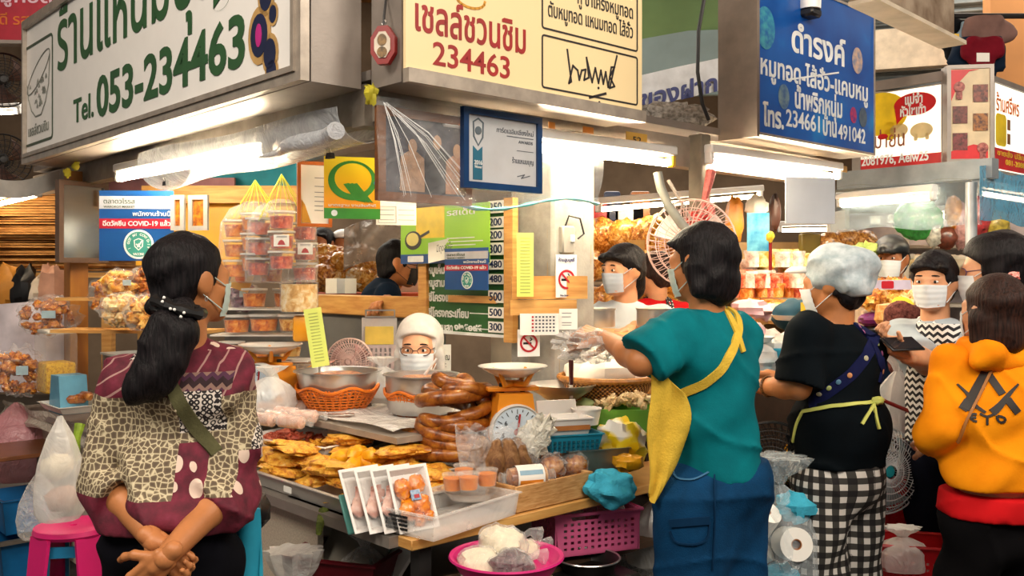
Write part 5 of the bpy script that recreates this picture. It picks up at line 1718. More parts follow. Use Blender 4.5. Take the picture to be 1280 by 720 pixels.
# green carton of ginger, yellow printed sack, blue cloth
gc = thing('green_carton', 'green cardboard box filled with pale snacks at the teal woman\'s elbow', 'box', P(783, 545, 3.25), -.12)
GCM = mat('leaf_green_card', '6fae3c', .5, 0, .06)
MB().open_box(.24, .2, .105, .005, .0, None, 0, 0).ob('carton', GCM, gc)
GIN = food('pale_ginger', ['b58a55', 'd9bb8a', 'eddcb4'], 26, .6, .6, 70)
pr = []
rr = random.Random(2)
for i in range(34):
    if len(pr) < 5:
        mb = MB()
        for k in range(3): mb.ell((rr.uniform(-.012, .012), rr.uniform(-.012, .012), rr.uniform(-.008, .012)), (.016, .009, .010), 8, 6, nz=.6, ns=9, seed=i * 3 + k)
        o = tag(mb.ob('snack_piece', GIN), 'knobbly pale snack piece heaped in the green carton', 'snack', 'pale snacks in the green carton'); pr.append(o)
    else: o = dup(pr[i % 5])
    x, y = rr.uniform(-.1, .1), rr.uniform(-.08, .08)
    o.location = gc.location + V((x, y, .10 + .045 * (1 - (x / .12) ** 2) * rr.uniform(.5, 1)))
    o.rotation_euler = (rr.random() * 3, rr.random() * 3, rr.random() * 6)
t = NT('printed_sack')
cl = t.ramp(t.noise(t.co(), 9, 2, .4, .5), [(.42, 'f3efe6'), (.5, 'f2d417'), (.7, 'e8b80a')])
sk = MB().ell((0, 0, 0), (.085, .06, .085), 24, 16, nz=.35, ns=12, seed=4).ob('printed_sack', t.fin(cl, .4))
sk.location = P(776, 556, 3.1)
tag(sk, 'yellow and white printed plastic sack below the green carton', 'sack')
sk2 = MB().ell((0, 0, 0), (.05, .04, .028), 18, 10, nz=.4, ns=12, seed=7).ob('mango_bag', mat('mango_film', 'e9a514', .35, 0, .2, 20))
sk2.location = P(785, 578, 3.0); tag(sk2, 'orange-yellow bag at the foot of the printed sack', 'bag')
cb_ = MB().ell((0, -.02, -.03), (.085, .05, .055), 40, 24, nz=.3, ns=9, seed=3).ob('blue_cloth', mat('aqua_towel', '45b0cf', .9, 0, .08, 30, .6, 160))
cb_.location = P(762, 596, 2.92); cb_.rotation_euler = (0, .2, .35)
tag(cb_, 'aqua blue cloth draped over the counter edge beside the yellow apron', 'cloth')

# pink basket on the lower shelf
PKB = mat('pink_plastic', 'e86a9c', .42, 0, .06)
pk = thing('pink_basket', 'pink perforated basket of plastic bags on the shelf below the buns', 'basket', onz(694, 698, .57), .36)
w, d, h = .30, .20, .13
hol = [rect(.03 + .0235 * i, .018 + .019 * j, .041 + .0235 * i, .027 + .019 * j) for i in range(11) for j in range(5)]
MB().prism([(.012, 0), (w - .012, 0), (w, h), (.16, h), (.15, h - .02), (.06, h - .02), (.05, h), (0, h)], .004, None, hol).ob('front_wall', PKB, pk)
MB().prism([(.012, 0), (w - .012, 0), (w, h), (0, h)], .004, Tm((0, d, 0))).ob('back_wall', PKB, pk)
hol2 = [rect(.03 + .0235 * i, .018 + .019 * j, .041 + .0235 * i, .027 + .019 * j) for i in range(6) for j in range(5)]
for x in (.004, w - .004): MB().prism([(.0, 0), (d, 0), (d, h), (0, h)], .004, Tm((x, 0, 0), PI / 2), hol2).ob('side_wall', PKB, pk)
MB().box((w / 2, d / 2, .002), (w - .02, d, .004)).ob('floor', PKB, pk)
mb = MB(); mb.tube([(-.004, -.006, h), (w + .004, -.006, h), (w + .004, d + .006, h), (-.004, d + .006, h)], .006, 6, closed=True); mb.ob('rim', PKB, pk)
Mp = Matrix.Translation(pk.location) @ Matrix.Rotation(.36, 4, 'Z')
tied_bag('plastic_bag', 'white plastic bag stuffed in the left of the pink basket', 'bag', Mp @ V((.07, .1, .03)), .14, .13, .17, FWHT, 11)
tied_bag('plastic_bag', 'clear plastic bag bulging from the right of the pink basket', 'bag', Mp @ V((.22, .11, .03)), .15, .14, .2, FBAG, 12)

# magenta bowl of sticky rice
MG = mat('magenta_plastic', 'd11e78', .35, 0, .06)
mg = tag(MB().lathe([(0, 0), (.09, 0), (.125, .035), (.142, .065), (.15, .066), (.148, .071), (.138, .068), (.12, .037), (0, .006)], 44).ob('magenta_bowl', MG), 'magenta plastic bowl of bagged sticky rice in front of the counter', 'bowl')
mc = P(633, 727, 2.42); mg.location = mc
RCE = mat('cream_rice', 'e9dcc0', .5, 0, .08, 40, .4, 90)
DRC = food('purple_rice', ['2a1216', '4a2530', '7d5a5c'], 60, .4, .6, 120)
for i, (px, py, Y, r, m_, lb) in enumerate(((628, 682, 2.46, .066, RCE, 'white sticky rice bag on top of the magenta bowl'), (602, 708, 2.40, .060, RCE, 'white sticky rice bag at the left of the magenta bowl'), (640, 708, 2.36, .055, DRC, 'dark purple sticky rice bag in the magenta bowl'), (655, 690, 2.52, .045, RCE, 'white sticky rice bag at the back of the magenta bowl'))):
    t = thing('rice_bag', lb, 'bag', P(px, py, Y), 0)
    MB().ell((0, 0, 0), (r, r * .9, r * .72), 20, 14, nz=.3, ns=9, seed=i + 20).ob('rice', m_, t)
    MB().ell((0, 0, .002), (r * 1.05, r * .95, r * .78), 20, 14, nz=.34, ns=9, seed=i + 20).ob('bag', film('wrap_clear', 'ffffff', .12), t)
    MB().tube([(r * .7, 0, r * .3), (r * 1.1, 0, r * .55), (r * 1.5, .01, r * .4)], [.006, .010, .022], 8).ob('twist', film('wrap_clear', 'ffffff', .12), t)
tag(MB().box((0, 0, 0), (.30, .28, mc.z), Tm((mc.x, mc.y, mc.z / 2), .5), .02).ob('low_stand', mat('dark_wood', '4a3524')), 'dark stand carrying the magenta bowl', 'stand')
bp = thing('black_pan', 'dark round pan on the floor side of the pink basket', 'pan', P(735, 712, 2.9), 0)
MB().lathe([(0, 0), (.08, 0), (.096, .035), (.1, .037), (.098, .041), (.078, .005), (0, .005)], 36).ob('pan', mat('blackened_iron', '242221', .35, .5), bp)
MB().tube([(.099 * math.cos(2 * PI * i / 36), .099 * math.sin(2 * PI * i / 36), .039) for i in range(36)], .003, 6, closed=True).ob('rim', steel(), bp)
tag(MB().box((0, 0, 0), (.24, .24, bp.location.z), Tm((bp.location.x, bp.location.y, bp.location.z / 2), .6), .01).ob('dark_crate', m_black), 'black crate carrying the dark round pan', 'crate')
# tissue roll in clear bag in the dark under the counter
for px, py, Y, lb in ((818, 662, 3.3, 'white paper roll in a clear bag in the dark behind the blue trousers'), (790, 690, 3.5, 'crumpled grey bag in the dark below the counter')):
    tied_bag('plastic_bag', lb, 'bag', P(px, py + 45, Y), .2, .18, .3, FBAG if px < 800 else FWHT, px)

# maroon crate with wrapping film and bags under the tray corner
cr = onz(432, 690, .62)
ck = thing('maroon_crate', 'dark red crate of papers and wrapping under the fried pork tray', 'crate', V((cr.x, cr.y, .32)), RA + .5)
CRM = mat('maroon_plastic', '6d1420', .4, 0, .1)
MB().open_box(.30, .22, .30, .006, .03, None, 0, .012).ob('tub', CRM, ck)
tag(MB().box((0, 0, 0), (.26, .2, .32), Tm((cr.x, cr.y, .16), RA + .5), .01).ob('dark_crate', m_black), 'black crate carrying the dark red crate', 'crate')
for x, y, rz, w, lb, m_ in ((-.05, .0, .3, .22, 'grey folded tray standing in the dark red crate', mat('grey_card', '8d8678', .6)), (.05, .03, -.2, .2, 'white paper board standing in the dark red crate', m_paper)):
    o = MB().box((0, 0, .17), (w, .012, .24), None, .004).ob('folded_card', m_)
    o.location = V((cr.x, cr.y, .47)) + V((x, y, 0)); o.rotation_euler = (-.5, .25, RA + rz)
    tag(o, lb, 'card')
tied_bag('plastic_bag', 'clear plastic bag spilling from the dark red crate', 'bag', V((cr.x + .06, cr.y - .02, .46)), .18, .15, .24, FBAG, 31)
tied_bag('plastic_bag', 'white plastic bag on the floor beside the woman in maroon', 'bag', V((-.63, 2.70, 0)), .26, .2, .66, FWHT, 33)
gb = MB().tube([P(405, 640, 2.75), P(400, 655, 2.7), P(398, 668, 2.7)], [.018, .012, .008], 8).ob('green_leaf_bundle', mat('leaf_bundle', '6f7d2c', .7, 0, .3, 40))
tag(gb, 'green leaf bundle poking out under the tray corner', 'leaves')
# ------------------------------------------------------------------ people
from mathutils.bvhtree import BVHTree


def skinm(n, c): return mat(n, c, .5, 0, .10, 10, .12, 160, sss=0)


SK1, SK2, SK3 = skinm('warm_skin', 'c07c4a'), skinm('fair_skin', 'd89b72'), skinm('tan_skin', 'ae6c40')


def hairm(name, col, hi):
    if name in MC: return MC[name]
    t = NT(name)
    f = t.noise(t.mapv(t.co(), (70, 70, 5)), 2.2, 3)
    t.bump(f, .5, .01)
    MC[name] = t.fin(t.ramp(f, [(.35, col), (.7, hi)]), .55, 0, .18)
    return MC[name]


HB = hairm('black_hair', '08070a', '1d181b')
HBR = hairm('brown_black_hair', '1a0f0d', '3a221b')
HW = mat('silver_hair', 'd3cec8', .7, 0, .08, 30, .1, 60)
MASK = mat('mask_fabric', 'dfe6ea', .8, 0, .04)
EYW, EYD = mat('eye_white', 'e6e0da', .3), mat('eye_dark', '17100e', .25)


def rot(yaw, pitch=0, roll=0):
    return (Matrix.Rotation(yaw, 3, 'Z') @ Matrix.Rotation(pitch, 3, 'X') @ Matrix.Rotation(roll, 3, 'Y'))


def folds(amp, f=1.0, seed=0):
    r_ = random.Random(seed)
    ws = [([r_.uniform(-26, 26) * f, r_.uniform(-26, 26) * f, r_.uniform(8, 34) * f], r_.random() * 6, r_.uniform(.5, 1)) for _ in range(5)]

    def fn(X, Y, Z):
        q = 0
        for i, (w, p, a) in enumerate(ws):
            q = q + a * np.sin(w[0] * X + w[1] * Y + w[2] * Z + p + 1.4 * np.sin(11 * f * (X - Z) + 9 * f * Y + i))
        rd = 1 - np.abs(np.sin(9 * f * (X + Y) + 15 * f * Z + 1.8 * np.sin(7 * f * X - 5 * f * Z + seed)))
        return amp * (q * .8 - 1.1 * rd ** 6)
    return fn


def hand(w, d, n, side, curl=.5, sc=1.0, spread=1.0, curls=None):
    """palm, four jointed fingers of unequal length, thumb from the side of the palm"""
    w, d, n = V(w), V(d).normalized(), V(n)
    n = (n - d * n.dot(d)).normalized()
    t = d.cross(n) * side
    q = []
    L = .088 * sc
    for i in range(4):
        o = (-.027 + .018 * i) * sc
        q.append((w + t * o * .7, w + d * L + t * o, .0125 * sc, .0105 * sc))
    q.append((w - d * .03 * sc, w + d * .03 * sc, .022 * sc, .020 * sc))
    for i, (ln, r) in enumerate(((.072, .0088), (.080, .0092), (.075, .0088), (.058, .0078))):
        o = (.027 - .018 * i) * sc
        p = w + d * L + t * o
        a = 0
        c = curls[i] if curls else curl * (1 + .12 * i)
        dd = (d + t * (.10 - .07 * i) * spread).normalized()
        for j, fr in enumerate((.45, .32, .23)):
            a += c * (.8, 1.0, .7)[j]
            v = dd * math.cos(a) + n * math.sin(a)
            e = p + v * ln * fr * sc
            q.append((p, e, r * sc * (1 - .10 * j), r * sc * (.92 - .10 * j)))
            p = e
    p = w + d * .022 * sc + t * .026 * sc + n * .004
    for j, (ln, r, v) in enumerate(((.04, .0135, d * .65 + t * .7 + n * .25), (.033, .0105, d * .85 + t * .35 + n * (.3 + curl * .4)), (.026, .0092, d * .9 + n * (.4 + curl * .5)))):
        e = p + v.normalized() * ln * sc
        q.append((p, e, r * sc, r * sc * .9))
        p = e
    return q


def head_prims(M, o, s=1, lips=True):
    def T(x, y, z): return o + M @ V((x * s, y * s, z * s))
    def E_(c, r): return (T(*c), tuple(x * s for x in r), M)
    def K(a, b, r0, r1): return (T(*a), T(*b), r0 * s, r1 * s)
    q = [E_((0, -.012, .03), (.074, .092, .082)), E_((0, .022, -.022), (.062, .068, .082)), K((-.018, .06, -.086), (.018, .06, -.086), .024, .024),
         K((-.046, .0, -.055), (-.02, .055, -.08), .024, .022), K((.046, .0, -.055), (.02, .055, -.08), .024, .022),
         K((-.036, .074, .016), (.036, .074, .016), .014, .014), K((0, .084, .006), (0, .101, -.026), .008, .013),
         K((-.013, .090, -.03), (.013, .090, -.03), .009, .009), E_((-.036, .056, -.024), (.026, .026, .026)), E_((.036, .056, -.024), (.026, .026, .026)),
         K((-.016, .082, -.053), (.016, .082, -.053), .008, .008), K((-.012, .080, -.066), (.012, .080, -.066), .008, .008)]
    for x in (-1, 1): q += [E_((.074 * x, -.012, -.006), (.010, .02, .032)), E_((.080 * x, -.018, .002), (.008, .018, .026))]
    return q


def lens(par, M, o, s=1, closed=False):
    for x in (-1, 1):
        c = M @ V((.030 * x * s, .0855 * s, .004 * s)) + o
        R_ = M.to_4x4()
        MB().ell((0, 0, 0), (.0125 * s, .006 * s, .0065 * s), 12, 8, M=Matrix.Translation(c) @ R_).ob('eye', EYW, par)
        MB().ell((0, .004 * s, 0), (.0055 * s, .0035 * s, .0058 * s), 10, 8, M=Matrix.Translation(c) @ R_).ob('iris', EYD, par)
        MB().tube([c + M @ V((k * .018 * s, (.006 - .006 * abs(k)) * s, (.021 + .004 * (1 - k * k)) * s)) for k in (-1, -.5, 0, .5, 1)], [.001, .0028, .003, .0028, .001], 6).ob('eyebrow', HB, par)


def face_mask(par, M, o, s=1, m=None, low=-.100, top=-.006):
    def fn(u, v):
        q = (u - .5) * 2.3
        z = top + (low - top) * v
        x = .071 * math.sin(q) * (1 - .20 * v * v)
        y = .016 + (.085 + .014 * math.exp(-(q * 3) ** 2) * (1 - v * .7)) * math.cos(q) ** .8 if abs(q) < 1.5 else .016
        y -= .012 * v * v
        return o + M @ V((x * s, (y + .0009 * math.sin(v * 26)) * s, (z - .01 * abs(math.sin(q)) * (.5 - v)) * s))
    k = MB().sheet(fn, 22, 16, -.002).ob('face_mask', m or MASK, par)
    for x in (-1, 1):
        a, b = V((.067 * x, .055, top - .008)), V((.062 * x, .050, low + .02))
        e = [V((.082 * x, -.005, .022)), V((.086 * x, -.032, .0)), V((.080 * x, -.02, -.034))]
        MB().tube([o + M @ (p * s) for p in (a, e[0], e[1], e[2], b)], .0016, 6).ob('ear_loop', m or MASK, k)
    return k


def glasses(par, M, o, m, s=1):
    mb = MB()
    for x in (-1, 1):
        mb.tube([o + M @ V(((.034 * x + .025 * math.cos(q)) * s, (.098 - .012 * abs(math.cos(q)) * (1 if math.cos(q) * x > 0 else 0)) * s, (.002 + .017 * math.sin(q)) * s)) for q in [2 * PI * i / 20 for i in range(20)]], .0018, 6, closed=True)
        mb.tube([o + M @ V((.058 * x * s, .088 * s, .006 * s)), o + M @ V((.079 * x * s, .0, .012 * s)), o + M @ V((.078 * x * s, -.03, .0))], .0016, 6)
    mb.tube([o + M @ V((-.009 * s, .1 * s, .004)), o + M @ V((.009 * s, .1 * s, .004))], .0016, 6)
    return mb.ob('glasses', m, par)


def hair_cut(M, o, y0=.035, z0=.03, sl=1.25, low=None):
    Mi = M.transposed()
    def fn(X, Y, Z):
        dx, dy, dz = X - o.x, Y - o.y, Z - o.z
        yl = Mi[1][0] * dx + Mi[1][1] * dy + Mi[1][2] * dz
        zl = Mi[2][0] * dx + Mi[2][1] * dy + Mi[2][2] * dz
        d = (yl - y0 - np.maximum(0, zl - z0) * sl) * .7
        if low is not None: d = np.maximum(d, low - zl)
        return d
    return fn


class Fig:
    """a standing figure; points are kept relative to the feet"""
    def __init__(s, label, hd, yaw, hyaw=None, pitch=0, sc=1, W=.165, D=.105, HW=.155, lean=(0, 0), skin=SK1, feet=0.0, roll=0):
        s.h = V(hd)
        s.f, s.r = V((-math.sin(yaw), math.cos(yaw), 0)), V((math.cos(yaw), math.sin(yaw), 0))
        s.M, s.B = rot(hyaw if hyaw is not None else yaw, pitch, roll), rot(yaw)
        s.sc, s.W, s.D, s.HW, s.skin = sc, W * sc, D * sc, HW * sc, skin
        hf = s.M @ V((0, 1, 0))
        s.N = s.h + V((0, 0, -.150 * sc)) - V((hf.x, hf.y, 0)) * .02
        ln = V((lean[0], lean[1], 0))
        s.c, s.w, s.p = s.N + V((0, 0, -.17 * sc)) + ln * .3, s.N + V((0, 0, -.36 * sc)) + ln * .7, s.N + V((0, 0, -.52 * sc)) + ln
        s.base = V((s.p.x, s.p.y, feet))
        s.sh = {x: s.N + s.r * s.W * x + V((0, 0, -.080 * sc)) + ln * .1 for x in (-1, 1)}
        s.arm, s.leg = {}, {}
        for x in (-1, 1):
            e = s.sh[x] + s.r * .055 * x + V((0, 0, -.27 * sc))
            s.arm[x] = (e, e + s.f * .07 + V((0, 0, -.22 * sc)))
            hp = s.p + s.r * .085 * sc * x + V((0, 0, -.03))
            kn = V((hp.x, hp.y, (hp.z + feet) / 2 + .02)) + s.r * .012 * x + s.f * .015
            s.leg[x] = (hp, kn, V((kn.x, kn.y, feet + .07)) - s.f * .03)
        s.T = thing('person', label, 'person', s.base, 0)
        s.hands = []

    def L(s, p): return V(p) - s.base

    def tors(s, e=0.0, wz=1.0):
        B = s.B
        q = [(s.L(s.c), (s.W * .86 + e, s.D * .92 + e, .16 * s.sc + e), B), (s.L(s.w), (s.HW * .93 * wz + e, s.D * 1.02 * wz + e, .17 * s.sc + e), B), (s.L(s.p), (s.HW * 1.02 + e, s.D * 1.1 + e, .13 * s.sc + e), B)]
        for x in (-1, 1):
            q.append((s.L(s.N + V((0, 0, -.03 * s.sc))), s.L(s.sh[x]), .036 * s.sc + e * .7, .046 * s.sc + e * .7))
            q.append((s.L(s.sh[x] - s.r * x * .03 + V((0, 0, -.03))), s.L(s.c + s.r * x * s.W * .5), .045 + e * .7, .065 + e * .7))
        return q

    def body(s, h=.0065, hands=True, k=.022):
        sc = s.sc
        q = head_prims(s.M, s.L(s.h), sc)
        hb = s.M @ V((0, -.02, -.05)) * sc
        q.append((s.L(s.h + hb), s.L(s.N + V((0, 0, -.02))), .052 * sc, .056 * sc))
        q += s.tors(-.006)
        for x in (-1, 1):
            e, w = s.arm[x]
            q += [(s.L(s.sh[x]), s.L(e), .047 * sc, .040 * sc), (s.L(e), s.L(e.lerp(w, .35)), .040 * sc, .039 * sc), (s.L(e.lerp(w, .35)), s.L(w), .039 * sc, .0265 * sc)]
            a, b, c = s.leg[x]
            q += [(s.L(a), s.L(b), .08 * sc, .055 * sc), (s.L(b), s.L(b.lerp(c, .35)), .054 * sc, .052 * sc), (s.L(b.lerp(c, .35)), s.L(c), .052 * sc, .034 * sc), (s.L(c) - V((0, 0, .04)) - s.f * .02, s.L(c) - V((0, 0, .045)) + s.f * .12, .03, .022)]
        parts = [nets(q, h, k * sc)]
        for hd in s.hands: parts.append(nets([tuple([s.L(a), s.L(b), r0, r1]) for a, b, r0, r1 in hd], .0032, .006))
        s.bo = soft('body', parts, s.skin, s.T)
        return s.bo

    def hand(s, x, d, n, curl=.5, sc=None, curls=None, spread=1):
        s.hands.append(hand(s.arm[x][1], d, n, -x, curl, (sc or .93) * s.sc, spread, curls))

    def top(s, name, m, hem, sl=.75, e=.016, sr=.066, cuff=.06, amp=.006, seed=1, h=.009, fl=1, wz=1.0, sides=(-1, 1), flare=0, k=.03, neck=True, zmax=None):
        q = s.tors(e, wz)
        if flare: q.append((s.L(V((s.p.x, s.p.y, hem + .03))), (s.HW + flare, s.D * 1.1 + flare, .12), s.B))
        for x in sides:
            e_, w = s.arm[x]
            if sl <= 1:
                b = s.sh[x].lerp(e_, sl)
                q.append((s.L(s.sh[x]), s.L(b), sr * s.sc, cuff * s.sc, True))
            else:
                q.append((s.L(s.sh[x]), s.L(e_), sr * s.sc, (sr + cuff) / 2 * s.sc))
                q.append((s.L(e_), s.L(e_.lerp(w, sl - 1)), (sr + cuff) / 2 * s.sc, cuff * s.sc, True))
        zh, zn = hem - s.base.z, s.N.z - s.base.z + .012
        nx = s.L(s.N)
        def cut(X, Y, Z):
            d = zh - Z
            if neck: d = np.maximum(d, np.minimum(Z - zn + .0, .074 * s.sc - np.sqrt((X - nx.x) ** 2 + (Y - nx.y) ** 2) + 0 * Z))
            if zmax: d = np.maximum(d, Z - (zmax - s.base.z))
            return d
        g = nets(q, h, k, folds(amp, fl, seed), cut)
        o = soft(name, [g], m, s.T)
        o['_'] = 0; del o['_']
        s.bvh = BVHTree.FromPolygons([tuple(v) for v in g[0]], [tuple(f) for f in g[1].tolist()])
        return o

    def pants(s, m, top, e=.02, wide=.0, amp=.007, seed=3, h=.010, uv=None, low=.04, name='trousers', skirt=False, fl=.8):
        q = [(s.L(s.p), (s.HW * 1.03 + e, s.D * 1.12 + e, .15 * s.sc), s.B)]
        for x in (-1, 1):
            a, b, c = s.leg[x]
            q += [(s.L(a), s.L(b), .088 * s.sc + e, .066 * s.sc + e + wide), (s.L(b), s.L(c) + V((0, 0, low - .07)), .066 * s.sc + e + wide, .056 * s.sc + e + wide, True)]
        zt = top - s.base.z
        g = nets(q, h,    .03 if not skirt else .06, folds(amp, fl, seed), lambda X, Y, Z: Z - zt)
        if uv: 
            ax = [s.L(s.leg[x][1]) for x in (-1, 1)]
            def uvf(vs):
                r_, f_ = np.array(s.r), np.array(s.f)
                out = np.zeros((len(vs), 2))
                lat = [np.stack([(vs - np.array(a)) @ r_, (vs - np.array(a)) @ -f_], 1) for a in ax]
                mid = ((vs - np.array(s.L(s.p))) @ r_) > 0
                d = np.where(mid[:, None], lat[1], lat[0])
                out[:, 0] = np.arctan2(d[:, 0], np.maximum(d[:, 1], -9)) * .11
                out[:, 1] = vs[:, 2]
                return out
            uv = uvf
        o = soft(name, [g], m, s.T, uv)
        s.bvp = BVHTree.FromPolygons([tuple(v) for v in g[0]], [tuple(f) for f in g[1].tolist()])
        return o

    def shoes(s, m):
        for x in (-1, 1):
            c = s.L(s.leg[x][2])
            soft('shoe', [nets([(c + V((0, 0, -.035)) - s.f * .03, c + V((0, 0, -.042)) + s.f * .13, .038, .030), (c - s.f * .03, c + V((0, 0, -.03)), .042, .040)], .008, .02, None, lambda X, Y, Z: .0 - Z + (0 if s.base.z == 0 else 0))], m, s.T)

    def hair(s, prims, m, h=.006, cut=None, amp=.0025, seed=2, fl=2.2, k=.02, name='hair'):
        o = s.L(s.h)
        q = []
        for p in prims:
            if len(p) == 2: q.append((o + s.M @ (V(p[0]) * s.sc), tuple(x * s.sc for x in p[1]), s.M))
            else: q.append((o + s.M @ (V(p[0]) * s.sc), o + s.M @ (V(p[1]) * s.sc), p[2] * s.sc, p[3] * s.sc))
        g = nets(q, h, k, folds(amp, fl, seed), cut if cut else hair_cut(s.M, o))
        return soft(name, [g], m, s.T)

    def mask(s, **kw): return face_mask(s.T, s.M, s.L(s.h), s.sc, **kw)

    def eyes(s): lens(s.T, s.M, s.L(s.h), s.sc)

    def hit(s, px, py, bvh=None, off=.004):
        o = V((0, 0, H)) - s.base
        d = (P(px, py, 1.0) - V((0, 0, H))).normalized()
        r_ = (bvh or s.bvh).ray_cast(o, d)
        if r_[0] is None:
            q = (bvh or s.bvh).find_nearest(o + d * ((s.base - V((0, 0, s.base.z))).length))
            return q[0] + q[1] * off, q[1]
        return r_[0] + r_[1] * off, r_[1]

    def ribbon(s, name, pts, wd, m, par=None, bvh=None, off=.004, th=.003, step=5, shp=None):
        """strap or printed stroke lying on the cloth through photo points"""
        dense = []
        for i in range(len(pts) - 1):
            a, b = V(pts[i]), V(pts[i + 1])
            n = max(2, int((b - a).length / step))
            dense += [a.lerp(b, j / n) for j in range(n)]
        dense.append(V(pts[-1]))
        hp = [s.hit(p[0], p[1], bvh, off) for p in dense]
        c = [h_[0] for h_ in hp]; nn = [h_[1] for h_ in hp]
        for _ in range(2):
            c = [c[0]] + [(c[i - 1] + c[i] * 2 + c[i + 1]) / 4 for i in range(1, len(c) - 1)] + [c[-1]]
        vs, fs = [], []
        k = len(c)
        for i in range(k):
            t = (c[min(i + 1, k - 1)] - c[max(i - 1, 0)]).normalized()
            n = nn[i]
            l = t.cross(n).normalized() * (wd if not shp else wd * shp(i / (k - 1))) / 2
            vs += [c[i] - l + n * th, c[i] + l + n * th, c[i] + l - n * off * 2, c[i] - l - n * off * 2]
        for i in range(k - 1):
            for j in range(4): fs.append((i * 4 + j, i * 4 + (j + 1) % 4, i * 4 + 4 + (j + 1) % 4, i * 4 + 4 + j))
        fs += [(3, 2, 1, 0), tuple((k - 1) * 4 + j for j in range(4))]
        mb = MB().add(vs, fs, True)
        return mb.ob(name, m, par or s.T, 60)


BOB = [((0, -.02, .035), (.090, .108, .098)), ((0, -.05, -.05), (.085, .07, .085)), ((-.07, -.02, -.01), (-.075, -.03, -.085), .03, .026), ((.07, -.02, -.01), (.075, -.03, -.085), .03, .026)]
SHORT = [((0, -.02, .035), (.086, .104, .094)), ((0, -.06, -.03), (.072, .05, .07)), ((-.072, -.02, .0), (-.074, -.03, -.03), .018, .012), ((.072, -.02, .0), (.074, -.03, -.03), .018, .012)]
FRINGE = [((-.05, .07, .055), (-.03, .082, .03), .026, .012), ((0, .078, .06), (.0, .09, .034), .026, .012), ((.05, .07, .055), (.035, .082, .03), .026, .012)]

# ---- woman in the patterned maroon blouse, seen from behind
Yf = 2.35
f1 = Fig('person with a long ponytail in a maroon patchwork blouse, hands clasped behind', P(240, 351, Yf), -.16, -.66, .03, .95, .155, .108, .130, (-.03, .0), SK1)
f1.sh[-1], f1.sh[1] = P(156, 474, Yf - .02), P(286, 468, Yf + .03)
f1.arm[-1] = (P(136, 600, Yf - .03), P(194, 678, Yf - .22))
f1.arm[1] = (P(292, 606, Yf - .02), P(206, 698, Yf - .28))
f1.hand(-1, V((.72, -.10, -.55)), V((.25, -.9, .35)), .75, .98, None, .3)
f1.hand(1, V((-.72, .05, -.70)), V((-.2, .95, .1)), .45, .98, None, .3)
f1.body(.006)
t = NT('patchwork_blouse')
v = t.co(); u = t.sep(v)
x, y, z = u[0], u[1], u[2]
MARO = t.ramp(t.noise(v, 30, 4), [(.3, '4a0f20'), (.6, '6e1830'), (.8, '7d2540')])
# fine drawn arcs on the yoke
ar = t.n('TexWave', wave_type='RINGS', rings_direction='SPHERICAL')
t.l(t.mapv(v, (1, 1, 1), (0, 0, 0), (.16, 0, -1.26)), ar.inputs[0])
ar.inputs['Scale'].default_value = 9; ar.inputs['Distortion'].default_value = 1.5
ln_ = t.math('GREATER_THAN', ar.outputs[1], .965)
yoke = t.mix(t.math('MULTIPLY', ln_, .6), MARO, c4('c9a49a'))
# overlapping scale print
e = t.voro(v, 66, 'DISTANCE_TO_EDGE', 0, .6)
sc_ = t.ramp(e, [(.03, 'cdbf9e'), (.10, '76664f'), (.3, '5a4b3c')])
# black and white flower patches
vf = t.voro(v, 75, 'F1', 0, .2)
fl_ = t.ramp(vf, [(.18, 'd8cfc4'), (.3, '1a1214'), (.5, '1d1518'), (.56, 'd9cfc6')], 'CONSTANT')
def inbox(x0, x1, z0, z1, sl=0):
    xs = t.math('SUBTRACT', x, t.math('MULTIPLY', z, sl)) if sl else x
    a = t.math('MULTIPLY', t.math('GREATER_THAN', xs, x0), t.math('LESS_THAN', xs, x1))
    b = t.math('MULTIPLY', t.math('GREATER_THAN', z, z0), t.math('LESS_THAN', z, z1))
    return t.math('MULTIPLY', a, b)
def lx(px): return P(px, 500, Yf - .1).x - f1.base.x
def lz(py): return P(200, py, Yf - .1).z
wz = t.math('ADD', z, t.math('MULTIPLY', t.math('SUBTRACT', t.noise(v, 7, 2), .5), .05))
col = t.mix(t.math('GREATER_THAN', wz, lz(496)), sc_, yoke)
# dotted maroon band down the right side and round the right sleeve
dv = t.mapv(v, (22, 22, 15))
dt = t.math('LESS_THAN', t.voro(dv, 1.0, 'F1', 0, .25), .36)
dots = t.mix(dt, MARO, c4('dcc4b4'))
col = t.mix(inbox(lx(228), lx(262), lz(640), lz(552)), col, dots)
col = t.mix(inbox(lx(294), lx(350), lz(650), lz(566)), col, dots)
col = t.mix(inbox(lx(250), lx(350), lz(440), lz(392)), col, dots)
col = t.mix(inbox(lx(228), lx(276), lz(540), lz(486)), col, fl_)
col = t.mix(inbox(lx(308), lx(350), lz(566), lz(470)), col, fl_)
col = t.mix(inbox(lx(152), lx(186), lz(452), lz(412), .0), col, fl_)
zz_ = t.math('ADD', z, t.math('MULTIPLY', t.math('PINGPONG', x, .012), 1.0))
col = t.mix(inbox(lx(228), lx(286), lz(488), lz(466)), col, t.ramp(t.math('FRACT', t.math('MULTIPLY', zz_, 26)), [(0, '2a1018'), (.4, '4c2440'), (.7, '8a6a60')], 'CONSTANT'))
col = t.mix(t.math('LESS_THAN', z, lz(617)), col, MARO)
t.bump(t.noise(v, 130, 2), .25, .003)
f1.top('blouse', t.fin(col, .8), P(0, 652, Yf).z, 1.34, .016, .062, .072, .010, 5, .0075, 1.0, wz=1.12, k=.014, flare=.05, neck=True)
cu = MB()
f1.ribbon('bag_strap', [(205, 468), (222, 500), (243, 532), (270, 566)], .034, mat('olive_webbing', '5c5a3e', .8, 0, .1, 60, .4, 200))
f1.pants(mat('midnight_trousers', '0a0a12', .9, 0, .2, 12), P(0, 620, Yf).z, .015)
f1.shoes(m_black)
